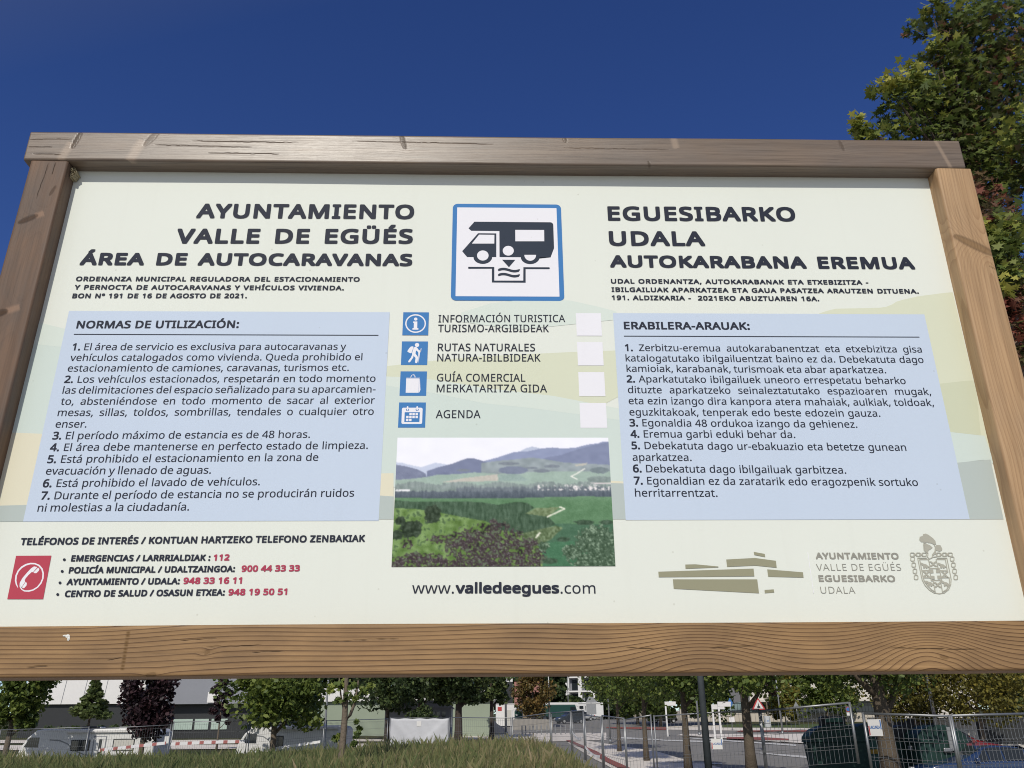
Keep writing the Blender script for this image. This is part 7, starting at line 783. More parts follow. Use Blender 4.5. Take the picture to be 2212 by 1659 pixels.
# the big maple beside the board
def big_maple():
    cx, cd_ = gx(2420, 11.0), 11.0
    t = thing('maple_tree', 'big maple with green and reddish leaves rising beside the board', 'tree', (cx, cd_ - 2, hz(cx, cd_)))
    base = Vector(t.location)
    # clumps seen against the sky, given by direction, distance, radius and tint
    L = [(1858, 262, 10.6, .13, .32), (1880, 290, 10.6, .17, .1), (1920, 285, 10.7, .2, .1), (1960, 275, 10.6, .24, 0), (2010, 280, 10.7, .28, 0), (2060, 285, 10.8, .34, -.05), (1850, 275, 10.6, .10, .2), (1862, 300, 10.7, .13, .1),
         (1930, 178, 10.4, .20, .3), (1925, 205, 10.5, .2, .15), (1965, 160, 10.5, .23, .25), (1975, 205, 10.5, .3, .05), (2020, 185, 10.6, .28, .1), (2020, 225, 10.7, .3, -.05), (2060, 235, 10.8, .36, -.1), (1918, 190, 10.4, .12, .3),
         (2022, 98, 10.5, .17, .25), (2028, 120, 10.6, .16, .1), (2060, 120, 10.6, .25, .05), (2080, 160, 10.7, .3, 0), (2100, 200, 10.8, .36, -.15), (2018, 135, 10.6, .1, -.3),
         (2012, 12, 10.5, .17, .25), (2040, 30, 10.6, .24, 0), (2050, 60, 10.6, .2, -.2), (2080, 50, 10.7, .3, .0), (2120, 30, 10.8, .36, -.05), (2160, 20, 11, .4, .05), (2200, 60, 11, .4, -.1), (2120, 100, 10.9, .36, -.1), (2165, 110, 11, .36, -.25), (2200, 150, 11, .4, .2), (2150, 170, 11, .4, -.15), (2195, 220, 11.2, .45, -.1), (2130, 250, 11, .42, -.2), (2075, 275, 10.9, .36, -.1), (2190, 290, 11.2, .42, .1), (2110, 310, 10.9, .4, -.15), (2160, 340, 11, .36, -.1), (2205, 370, 11, .34, .1), (2080, 330, 10.8, .3, -.1), (2105, 365, 10.7, .26, -.05), (2150, 385, 10.7, .24, .0), (2190, 410, 10.6, .24, -.05), (2110, 395, 10.6, .16, -.35), (2135, 420, 10.2, .18, -.40), (2160, 445, 9.8, .17, -.36), (2185, 470, 9.6, .16, -.3), (2120, 440, 10, .1, -.2),
         (2112, 475, 9.2, .12, -.42), (2140, 470, 9.2, .14, -.42), (2165, 482, 9.1, .16, -.25), (2120, 500, 8.8, .13, .2), (2150, 510, 8.8, .2, .15), (2190, 505, 8.8, .2, .1), (2145, 545, 8.7, .2, .0), (2185, 550, 8.7, .22, -.05), (2150, 575, 8.7, .14, .0), (2175, 590, 8.6, .15, .1), (2170, 622, 8.5, .13, .35), (2205, 610, 8.6, .18, .0),
         (2178, 650, 8.6, .12, -.42), (2200, 640, 8.6, .12, -.3), (2170, 668, 8.6, .10, -.42), (2195, 680, 8.6, .10, -.4), (2190, 715, 8.6, .10, -.4), (2205, 740, 8.6, .14, -.4), (2212, 770, 8.6, .12, -.3)]
    rnd = random.Random(11); cl = []
    for u, v, d, r, to in L:
        p = bearing(u, v, d) - base; cl.append((p.x, p.y, p.z, r * 1.18, to))
        for _ in range(1 if r > .16 else 0):                   # foliage behind, so the crown has depth
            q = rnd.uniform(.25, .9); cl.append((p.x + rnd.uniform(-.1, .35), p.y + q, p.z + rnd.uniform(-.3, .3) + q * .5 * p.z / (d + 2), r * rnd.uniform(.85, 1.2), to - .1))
    for i in range(46):                                       # rest of the crown, beyond the edge of the view
        a = i * 2.4; z = rnd.uniform(3.6, 10.5); w = 2.3 * math.sin(math.pi * (z - 2.6) / 8.6) ** .5
        x = math.cos(a) * w * rnd.uniform(.4, 1); y = math.sin(a) * w * rnd.uniform(.4, 1) + .4
        if x < .3: x = abs(x) + .35
        q = base + Vector((x, y, z)) - CAM; k_ = 2212 / 4032 * 3330 / q.dot(FWD); uu, vv = 1106 + q.dot(RGT) * k_, 829.5 - q.dot(UPV) * k_
        rr_ = rnd.uniform(.45, .75)
        if uu - rr_ * k_ < 2225 and vv > 330: continue          # leave the gaps that show between the lower boughs
        cl.append((x, y, z, rr_, rnd.uniform(-.35, .2)))
    b = MB(); b.path([(0, 0, 0), (.03, .02, 1.2), (-.04, 0, 2.6), (.02, .03, 4.5), (0, 0, 7), (0, 0, 9.5)], [.2, .17, .15, .12, .07, .02], 12)
    for k, (u, v, d, r, to) in enumerate(L):
        if r < .15 and k % 3: continue
        p = bearing(u, v, d) - base; s0 = Vector((0, 0, max(2.2, p.z - 1.0 - .35 * p.length * .3)))
        mid = s0.lerp(p, .55) + Vector((0, 0, .18)); b.path([s0, mid, p], [.045, .022, .005], 6)
    b.build('trunk', M['bark_dark'], t, smooth=True)
    rng = np.random.default_rng(5); P = []; T = []
    for x, y, z, r, to in cl:
        n = int(60 * (r / .25) ** 1.75) + 13; v = rng.normal(size=(n, 3)); v /= np.linalg.norm(v, axis=1)[:, None]
        v *= (r * np.cbrt(rng.random(n)) * rng.uniform(.85, 1.2, n))[:, None]
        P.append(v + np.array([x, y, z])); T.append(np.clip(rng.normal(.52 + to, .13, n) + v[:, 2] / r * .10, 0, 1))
    P = np.concatenate(P); T = np.concatenate(T)
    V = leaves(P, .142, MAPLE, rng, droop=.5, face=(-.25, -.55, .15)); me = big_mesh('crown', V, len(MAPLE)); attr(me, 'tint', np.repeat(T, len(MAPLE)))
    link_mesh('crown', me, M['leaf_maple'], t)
    print('maple leaves', len(P))
big_maple()

# young tree standing in the grass
def young_tree():
    d = 25.0; p0 = bearing(738, 1700, d); x = p0.x; z0 = hz(x, d)
    t = thing('young_tree', 'young thin-trunked tree with big bright leaves standing in the long grass', 'tree', (x, d - 2, z0))
    b = MB(); P = lambda u, v, dd=0: bearing(u, v, d + dd) - Vector((x, d - 2, z0))
    b.path([(0, 0, 0), P(735, 1659), P(739, 1620), P(744, 1560), P(747, 1500), P(750, 1440), P(752, 1330)], [.105, .10, .09, .085, .07, .05, .02], 10)
    b.path([P(746, 1560), P(756, 1545), P(766, 1520), P(774, 1470)], [.05, .045, .04, .02], 8)
    b.path([P(744, 1540), P(736, 1500), P(730, 1430)], [.03, .025, .01], 7)
    b.build('trunk', M['bark'], t, smooth=True)
    cl = [(u, v, r, to) for u, v, r, to in ((716, 1490, .16, .3), (735, 1483, .2, 0), (760, 1485, .22, -.1), (785, 1490, .16, .2), (800, 1480, .1, .3), (748, 1508, .2, -.3), (730, 1515, .12, -.2), (768, 1510, .1, .1),
          (775, 1572, .09, -.3), (772, 1588, .1, -.3), (770, 1560, .06, -.2), (724, 1595, .09, -.15), (732, 1590, .07, .25), (764, 1605, .08, -.3), (772, 1645, .1, .1), (722, 1650, .1, .3), (758, 1648, .08, .1))]
    C = []
    for u, v, r, to in cl:
        q = P(u, v, random.Random(u).uniform(-.15, .25)); C.append((q.x, q.y, q.z, r, to))
    rnd = random.Random(4)
    for i in range(22):
        a = i * 2.4; C.append((math.cos(a) * .7 * rnd.random(), math.sin(a) * .7 * rnd.random(), P(748, 1440).z + rnd.uniform(0, 1.9), .35, rnd.uniform(-.2, .2)))
    crown('crown', C, 12, .15, MAPLE, M['leaf_green'], t, 4, (.6, .2), face=(-.2, -.5, 0), shell=.1)
young_tree()

# trees further off: name, label, category, u, d, height, crown radius, row of the crown base, leaves, seed, options
tree('maple_tree', 'broad maple in yellow and green at the left edge behind the motorhome', 'tree', 18, 42.8, 7.0, 1.5, 1572, 'leaf_green', 21, .16, 40, 110, .22, tint=(.55, .25))
tree('purple_tree', 'large dark purple-leaved tree in front of the white hall', 'tree', 309, 43.0, 7.0, 1.28, 1594, 'leaf_purple', 22, .15, 44, 120, .2)
tree('purple_tree', 'small dark purple-leaved tree by the glass entrance', 'tree', 470, 63, 4.6, .75, 1566, 'leaf_purple', 23, .07, 18, 80, .17)
tree('conifer', 'slim cedar standing against the white hall wall', 'tree', 186, 74, 5.0, 1.5, 1556, 'leaf_dark', 24, .12, 46, 60, .22, QUAD, bark='bark_dark', tint=(.75, .15), cone=1, flat_=.45)
tree('maple_tree', 'bright green maple over the second motorhome', 'tree', 590, 41.5, 8.0, 2.45, 1574, 'leaf_green', 25, .16, 56, 120, .22, tint=(.6, .2))
tree('evergreen_tree', 'dark evergreen behind the young tree', 'tree', 835, 74, 9.0, 3.2, 1533, 'leaf_dark', 26, .2, 50, 110, .26, QUAD, bark='bark_dark')
tree('evergreen_tree', 'dark evergreen shading the low cabin', 'tree', 905, 70, 10, 3.0, 1518, 'leaf_dark', 27, .2, 50, 110, .26, QUAD, bark='bark_dark', tint=(.42, .2))
tree('pine_tree', 'wide pine with a thick forked trunk above the white fence sheet', 'tree', 990, 68, 9.5, 3.4, 1516, 'leaf_dark', 28, .34, 60, 120, .22, QUAD, bark='bark_dark', tint=(.62, .2))
tree('pine_tree', 'narrower pine right of the thick forked pine', 'tree', 1062, 80, 9.5, 2.2, 1518, 'leaf_dark', 29, .22, 40, 100, .24, QUAD, bark='bark_dark', tint=(.6, .2))
tree('shrub', 'round dark shrub by the pale green wall', 'shrub', 912, 63, 2.5, 1.15, 1592, 'leaf_dark', 30, .05, 16, 110, .16, tint=(.55, .2))
tree('rusty_tree', 'rust-coloured autumn tree beside the portable toilet', 'tree', 1152, 118, 11, 2.5, 1552, 'leaf_orange', 31, .18, 44, 110, .34)
for i, (u, d, h, cr, bv, lb) in enumerate([(1105, 178, 15, 6, 1548, 'tall dark tree behind the portable toilet'), (1196, 182, 14, 3.6, 1545, 'tall dark tree left of the balcony block'), (1335, 165, 12, 4.2, 1552, 'dark tree right of the balcony block'), (1245, 182, 3.0, 3.0, 1556, 'low dark bush tree behind the white vans'), (660, 140, 13, 6, 1545, 'dark tree far behind the young tree trunk'), (745, 145, 13, 6, 1545, 'dark tree above the pale green shed end'), (520, 150, 14, 6, 1545, 'dark tree behind the grey hall'), (2215, 110, 12, 5, 1560, 'dark tree at the far right edge')]):
    tree('far_tree', lb, 'tree', u, d, h, cr, bv, 'leaf_dark', 40 + i, .25, 40, 100, .55, QUAD, bark='bark_dark', tint=(.5, .2), group='dark trees beyond the junction')
# street trees along the right-hand pavement
row = [(1337, 58.5, 1548, 'farthest street tree, right of the traffic sign'), (1394, 48.5, 1545, 'street tree left of the parked black car'), (1482, 37.5, 1532, 'street tree just left of the dark lamp post'), (1617, 33.0, 1540, 'street tree between the lamp post and the warning sign'), (1914, 33.0, 1528, 'thick forked street tree behind the fence sign by the bins')]
for i, (u, d, bv, lb) in enumerate(row):
    tree('street_tree', lb + ', green crown', 'tree', u, d, 7.6, 2.25 if i < 4 else 2.7, bv - 32, 'leaf_green', 50 + i, (.14, .15, .17, .21, .36)[i], 50, 120, .17, tint=(.50 + .05 * (i % 2), .22), group='street trees along the pavement', bark='bark_street', fork=(None, None, None, None, .27)[i])
tree('yellow_tree', 'small yellow-green tree between the triangular signs', 'tree', 1702, 118, 6.4, 2.2, 1556, 'leaf_yellow', 61, .07, 26, 90, .36, tint=(.6, .2))
tree('yellow_tree', 'yellowing tree behind the green bins', 'tree', 1985, 47, 5.6, 2.1, 1556, 'leaf_yellow', 62, .12, 44, 120, .17, tint=(.45, .2))
tree('yellow_tree', 'yellowing tree at the right edge above the blue car', 'tree', 2125, 44, 6.4, 2.9, 1560, 'leaf_yellow', 63, .12, 50, 130, .17, tint=(.5, .22))
tree('green_tree', 'dark green tree behind the beige block', 'tree', 1795, 128, 13, 5.2, 1538, 'leaf_green', 64, .14, 50, 110, .52, tint=(.7, .2))
tree('purple_tree', 'purple-leaved branchy tree in front of the beige block', 'tree', 1665, 112, 9, 2.2, 1502, 'leaf_purple', 65, .12, 14, 90, .42, tint=(.8, .2))
for i, (u, d, h, cr, bv, lb) in enumerate([(1430, 118, 10, 4, 1550, 'tree beyond the black car'), (1530, 122, 10, 4.4, 1550, 'tree beyond the street-name posts'), (1380, 128, 10, 4, 1550, 'tree beyond the road, above the cream wall')]):
    tree('far_tree', lb + ', mid green', 'tree', u, d, h, cr, bv, 'leaf_green', 70 + i, .2, 44, 110, .36, QUAD, tint=(.35, .2), group='green trees beyond the cream wall')

# long grass on the bank: too many blades to count
def long_grass():
    rng = np.random.default_rng(8); n = 380000
    d = rng.uniform(19.0, 36.5, n); x = rng.uniform(-21, 4.6, n)
    edge = 1.75 + (34 - d) * .19                              # the bank ends along a slanting line
    keep = x < edge + rng.normal(0, .15, n); x, d = x[keep], d[keep]; n = len(x)
    z = H(x, d); patch = np.sin(x * 1.3) * np.sin(d * 1.1 + 1) * .5 + np.sin(x * .37 + 2) * .5
    h = rng.uniform(.10, .38, n) * (1 + .4 * patch) * np.where(rng.random(n) < .05, 1.6, 1.0)
    a = rng.uniform(0, 6.283, n); w = rng.uniform(.003, .007, n); ln = rng.normal(0, .26, n) * h; la = rng.uniform(0, 6.283, n)
    V = np.zeros((n, 4, 3)); dx, dy = np.cos(a) * w, np.sin(a) * w; tx, ty = np.cos(la) * ln, np.sin(la) * ln
    y = d - 2
    V[:, 0] = np.stack([x - dx, y - dy, z - .02], -1); V[:, 1] = np.stack([x + dx, y + dy, z - .02], -1)
    V[:, 2] = np.stack([x + tx + dx * .25, y + ty + dy * .25, z + h], -1); V[:, 3] = np.stack([x + tx * .35 - dx * .8, y + ty * .35 - dy * .8, z + h * .6], -1)
    me = big_mesh('long_grass', V.reshape(-1, 3), 4); attr(me, 'tint', np.repeat(np.clip(rng.normal(.45, .2, n) + patch * .18 + sstep(-2, 2, x) * .15, 0, 1), 4))
    m = leaf_mat('long_grass_blades', [(0, (.10, .14, .05)), (.45, (.20, .235, .09)), (.75, (.33, .30, .14)), (1, (.50, .40, .24))], .45, .6)
    tag(link_mesh('long_grass', me, m), kind='stuff')
long_grass()

# ---------------------------------------------------------------- things along the street
M['galv'] = mat('galvanised_steel', (.30, .31, .32), .45, .15, 8, metal=.7, spec=.5)
M['steel'] = mat('painted_grey_steel', (.24, .25, .26), .5, .12, 6)
M['pole_dark'] = mat('dark_grey_pole', (.07, .08, .09), .5, .3, 2.5)
M['white_gel'] = mat('white_vehicle_body', (.72, .72, .71), .35, .05, 2, spec=.5)
M['white_plain'] = mat('white_paint', (.74, .73, .72), .6, .05, 1.5)
M['cream_wall'] = mat('cream_render', (.55, .50, .43), .85, .08, .8)
M['pale_wall'] = mat('pale_render', (.62, .58, .52), .85, .08, .8)
M['green_wall'] = mat('pale_green_render', (.30, .35, .27), .85, .08, .5)
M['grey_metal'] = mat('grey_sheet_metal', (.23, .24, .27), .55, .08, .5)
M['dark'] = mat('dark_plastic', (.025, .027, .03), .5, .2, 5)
M['rubber'] = mat('tyre_rubber', (.022, .022, .022), .85, .2, 5)
M['orange_wall'] = mat('orange_render', (.50, .19, .07), .85, .08, .5)
M['tape_white'] = mat('white_tape', (.78, .77, .78), .5, .06, 12)
M['tape_red'] = mat('red_tape', (.42, .06, .06), .5, .08, 12)
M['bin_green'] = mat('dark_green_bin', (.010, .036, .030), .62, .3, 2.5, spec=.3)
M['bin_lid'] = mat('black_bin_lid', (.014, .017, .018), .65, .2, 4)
M['bin_mid_green'] = mat('green_bin_side', (.035, .12, .085), .5, .15, 3)  # lighter green for one bin body and the mouth opening
M['sand'] = mat('pale_sand', (.46, .40, .33), .95, .12, 3, bump=.4, bscale=9)
M['planks'] = mat('bare_planks', (.36, .28, .18), .85, .2, 6)
M['concrete'] = mat('concrete', (.30, .28, .25), .9, .12, 2)
M['hut_green'] = mat('toilet_green', (.010, .055, .045), .45, .1, 3)
M['glass'] = glass_mat('dark_glass'); M['glass_pale'] = glass_mat('pale_green_glass', (.42, .52, .46), .15)
M['sign_white'] = mat('white_sign', (.72, .71, .69), .5, .06, 5)
M['sign_blue'] = mat('sign_blue', (.05, .16, .42), .5, .06, 5)
M['sign_red'] = mat('sign_red', (.45, .05, .05), .5, .06, 5)
M['car_blue'] = mat('blue_car_paint', (.018, .042, .115), .25, .06, 2, spec=.6, coat=.6)
M['car_dark'] = mat('dark_blue_car_paint', (.018, .028, .045), .25, .06, 2, spec=.6, coat=.6)
M['car_black'] = mat('black_car_paint', (.010, .011, .012), .25, .06, 2, spec=.6, coat=.6)
M['car_red'] = mat('dark_red_car_paint', (.16, .012, .016), .25, .06, 2, spec=.6, coat=.6)
M['car_silver'] = mat('silver_car_paint', (.45, .46, .47), .3, .06, 2, spec=.6, coat=.5)
M['white_sheet'] = mat('white_tarpaulin', (.55, .56, .59), .6, .08, 1.2, bump=.5, bscale=2.2)
M['curtain'] = mat('pale_curtain', (.55, .54, .50), .8, .1, 20)
M['lamp_glass'] = mat('lamp_glass', (.7, .7, .68), .3)

def base(u, d): x = gx(u, d); return x, d - 2, hz(x, d)
FG = 'temporary mesh fence panels'
def fence(p0, p1, label, h=2.0, z0=None, z1=None, pitch=.1, wire=.0035, tube=.021):
    """fence panel between two (x, d) feet: two posts, top tube and a welded mesh with pressed folds"""
    a = Vector((p0[0], p0[1] - 2, hz(*p0) if z0 is None else z0)); b = Vector((p1[0], p1[1] - 2, hz(*p1) if z1 is None else z1))
    t = thing('mesh_fence', label, 'fence panel', a, 0, FG); L = b - a; n = Vector((-L.y, L.x, 0)).normalized()
    if n.y > 0: n = -n
    for q in (Vector((0, 0, 0)), L):
        m_ = MB(); m_.tube(q + Vector((0, 0, 0)), q + Vector((0, 0, h + .03)), tube, n=10)
        m_.build('fence_post', M['galv'], t, smooth=True)
    m_ = MB(); m_.tube(Vector((0, 0, h)), L + Vector((0, 0, h)), tube * .85, n=10); m_.build('top_rail', M['galv'], t, smooth=True)
    m_ = MB(); ln = Vector((L.x, L.y, 0)).length; nv = int(ln / pitch)
    prof = [(.05, 0), (.5, 0), (.55, .05), (.6, 0), (1.15, 0), (1.2, .05), (1.25, 0), (h - .10, 0), (h - .06, .015)]
    for i in range(1, nv):
        q = L * (i / nv)
        for (za, ya), (zb_, yb) in zip(prof, prof[1:]): m_.tube(q + n * ya + Vector((0, 0, za)), q + n * yb + Vector((0, 0, zb_)), wire, n=4, cap=False)
    for zc, yc in ((.05, 0), (.5, 0), (.6, 0), (.9, 0), (1.15, 0), (1.25, 0), (1.55, 0), (h - .12, 0)):
        m_.tube(Vector((0, 0, zc)) + n * (yc + wire), L + Vector((0, 0, zc)) + n * (yc + wire), wire, n=4, cap=False)
    m_.build('mesh_infill', M['galv'], t)
    return t, a, L, n
fp = lambda u, d: (gx(u, d), d)
# left row, behind the long grass
rowL = [((-2, 40.5), (188, 39.5), 'fence panel at the left edge in front of the motorhome cab'), ((191, 39.6), (365, 40.2), 'fence panel in front of the motorhome door and windows'), ((371, 41.5), (533, 42), 'fence panel in the gap between the two motorhomes'), ((538, 42.2), (698, 41.5), 'fence panel with a white tape in front of the second motorhome'), ((703, 44.0), (836, 49.0), 'fence panel behind the young tree trunk')]
PL = []
topv = [(1577, 1571), (1575, 1566), (1560, 1557), (1566, 1552), (1557, 1553)]
for ((u0, d0), (u1, d1), lb), (v0, v1) in zip(rowL, topv):
    PL.append(fence(fp(u0, d0), fp(u1, d1), lb, z0=bearing(u0, v0, d0).z - 2, z1=bearing(u1, v1, d1).z - 2))
SH = fence(fp(841, 52.5), fp(970, 52.5), 'fence panel carrying the white sheet', z0=bearing(841, 1551, 52.5).z - 2, z1=bearing(970, 1551, 52.5).z - 2, h=2.0)
rowR = [((974, 53), (1104, 50), 'fence panel right of the white sheet, in front of the pines', 1550, 1551), ((1107, 50), (1189, 46), 'fence panel in front of the portable toilet', 1551, 1540), ((1192, 46), (1234, 43), 'narrow-looking fence panel in front of the dark blue van', 1540, 1537), ((1237, 43), (1262, 40), 'fence panel hung with torn white plastic', 1537, 1535), ((1265, 39.5), (1300, 37.5), 'fence panel by the first street trees', 1545, 1549), ((1303, 37.2), (1350, 35.5), 'fence panel between the two nearest-standing street trees', 1546, 1552), ((1352, 35.5), (1409, 34.6), 'fence panel left of the black car', 1555, 1545), ((1416, 34.5), (1646, 33.8), 'long fence panel in front of the road crossing', 1547, 1533), ((1649, 33.8), (1847, 32.2), 'fence panel in front of the first green bin', 1536, 1518)]
for (u0, d0), (u1, d1), lb, v0, v1 in rowR:
    PL.append(fence(fp(u0, d0), fp(u1, d1), lb, z0=bearing(u0, v0, d0).z - 2.0, z1=bearing(u1, v1, d1).z - 2.0, pitch=.15, wire=.0045 if d0 > 34.2 else .007, tube=.03 if d0 > 34.4 else .05))
PL.append(fence(fp(1873, 31.6), fp(2060, 29.6), 'fence panel with a white sign in front of the round green bin', z0=bearing(1873, 1541, 31.6).z - 2, z1=bearing(2060, 1547, 29.6).z - 2, pitch=.15, wire=.0075, tube=.05))
PL.append(fence(fp(2064, 29.6), fp(2252, 30.5), 'fence panel in front of the blue car', z0=bearing(2064, 1546, 29.6).z - 2, z1=bearing(2252, 1541, 30.5).z - 2, pitch=.15, wire=.0075, tube=.05))

def on_fence(F, name, label, cat, s0, s1, z0, z1, m, w=.008, group=None, sag=0.0, off=.04):
    t, a, L, n = F; b = MB(); N = 10; v = []; f = []
    for i in range(N + 1):
        k = i / N; p = a + L * (s0 + (s1 - s0) * k) + n * off; zz_ = z0[0] + (z0[1] - z0[0]) * k - sag * 4 * k * (1 - k); hh = z1
        tw = .012 * math.sin(i * 2.1); p = p + n * tw
        v += [p + Vector((0, 0, zz_)), p + Vector((0, 0, zz_ + hh)), p + n * w + Vector((0, 0, zz_ + hh)), p + n * w + Vector((0, 0, zz_))]
    for i in range(N):
        for j in range(4): f.append((4 * i + j, 4 * i + (j + 1) % 4, 4 * i + 4 + (j + 1) % 4, 4 * i + 4 + j))
    f += [(3, 2, 1, 0), (4 * N, 4 * N + 1, 4 * N + 2, 4 * N + 3)]
    b.add(v, f); return tag(b.build(name, m), label, cat, group)

def tape_mat():
    m, n, l, p = new_mat('striped_tape'); tc = n.new('ShaderNodeTexCoord'); w = n.new('ShaderNodeTexWave'); w.wave_type = 'BANDS'; w.bands_direction = 'X'
    w.inputs['Scale'].default_value = .62; l.new(tc.outputs['Object'], w.inputs['Vector'])
    r = n.new('ShaderNodeValToRGB'); r.color_ramp.interpolation = 'CONSTANT'; r.color_ramp.elements[0].color = (.76, .75, .76, 1); r.color_ramp.elements[1].position = .72; r.color_ramp.elements[1].color = (.40, .13, .12, 1)
    l.new(w.outputs['Fac'], r.inputs['Fac']); l.new(r.outputs['Color'], p.inputs['Base Color']); p.inputs['Roughness'].default_value = .5
    return m
M['tape'] = tape_mat()
on_fence(PL[1], 'barrier_tape', 'red and white tape strung across the motorhome door', 'tape', .15, .97, (1.08, 1.22), .12, M['tape'], group='barrier tapes on the fence')
on_fence(PL[2], 'barrier_tape', 'red and white tape strung over the gap between motorhomes', 'tape', .0, .98, (1.02, 1.06), .13, M['tape'], group='barrier tapes on the fence', sag=-.02)
on_fence(PL[3], 'barrier_tape', 'plain white tape strung across the second motorhome', 'tape', .0, .97, (.78, .98), .11, M['tape_white'], group='barrier tapes on the fence')
on_fence(PL[8], 'plastic_strip', 'crumpled white plastic strip hanging on the fence by the kerb', 'plastic strip', .1, .9, (1.05, .85), .1, M['tape_white'], sag=.15)
on_fence(PL[9], 'plastic_strip', 'white plastic strip sagging between fence posts near the street trees', 'plastic strip', .0, .9, (.7, .45), .1, M['tape_white'], sag=.12)
def fence_sign(F, s, z, w, h, label, text=True):
    t, a, L, n = F; k = L.normalized(); p = a + L * s + n * .07
    r = thing('fence_sign', label, 'sign', p + Vector((0, 0, z)), math.atan2(L.y, L.x), 'small white signs on the fence')
    MB().box(-w / 2, w / 2, 0, .012, 0, h).build('sign_plate', M['sign_white'], r, bevel=.004)
    if text:
        MB().box(-w / 2 + .01, -w / 2 + w * .1, -.004, -.001, h * .06, h * .62).build('red_stripe', M['sign_red'], r)
        MB().box(w / 2 - w * .1, w / 2 - .01, -.004, -.001, h * .4, h * .95).build('blue_stripe', M['sign_blue'], r)
        polys = []; set_text(polys, 'LACUNZA', -w * .36, h * .44, w * .36, h * .44, h * .17)
        o = flat('sign_lettering', polys, M['sign_blue'], 1, r, off=h * .008); o.location.y = -.004
    return r
fence_sign(SH, .49, 1.55, .26, .28, 'small white notice on the white fence sheet', False)
fence_sign(PL[3], .08, 1.60, .42, .30, 'small white notice on the fence before the green maple', False)
fence_sign(PL[2], -.06, 1.12, .2, .3, 'small pale notice on the fence beside the large purple tree', False)
fence_sign(PL[12], .575, .72, .40, .37, 'white fence sign with blue lettering hung over the road')
fence_sign(PL[14], .13, 1.28, .47, .54, 'white fence sign with blue lettering beside the leaning tree trunk')

# white sheet tied over one panel
def fence_sheet():
    t, a, L, n = SH; N, K = 26, 14; v = []; f = []
    rng = np.random.default_rng(3)
    for j in range(K + 1):
        for i in range(N + 1):
            s = i / N; z = .15 + 1.83 * j / K
            fold = .05 * math.exp(-((s - (.02 + .55 * (1 - j / K))) / .035) ** 2) * (j > 4) + .05 * math.exp(-((s - (1.0 - .62 * (1 - j / K))) / .04) ** 2) + .035 * math.exp(-((s - (1.1 - .62 * (1 - j / K))) / .03) ** 2)
            sag = -.03 * math.sin(s * math.pi * 4) ** 2 if j == K else 0
            p = a + L * (.01 + .98 * s) + n * (.05 + fold + .012 * math.sin(s * 31 + j) * (j < K)); v.append(p + Vector((0, 0, z + sag)))
    for j in range(K):
        for i in range(N): f.append((j * (N + 1) + i, j * (N + 1) + i + 1, (j + 1) * (N + 1) + i + 1, (j + 1) * (N + 1) + i))
    me = bpy.data.meshes.new('fence_sheet'); me.from_pydata(v, [], f); me.shade_smooth()
    o = link_mesh('fence_sheet', me, M['white_sheet']); so = o.modifiers.new('thick', 'SOLIDIFY'); so.thickness = .006
    tag(o, 'creased white plastic sheet tied over a fence panel', 'sheet')
fence_sheet()

def wheel(t, x, y, z, r, w=.2):
    b = MB(); b.tube((x, y - w / 2, z), (x, y + w / 2, z), r, n=18); o = b.build('wheel', M['rubber'], t, smooth=False)
    b = MB(); b.tube((x, y - w / 2 - .01, z), (x, y + w / 2 + .01, z), r * .6, n=14); b.build('rim', M['car_silver'], o)
    return o

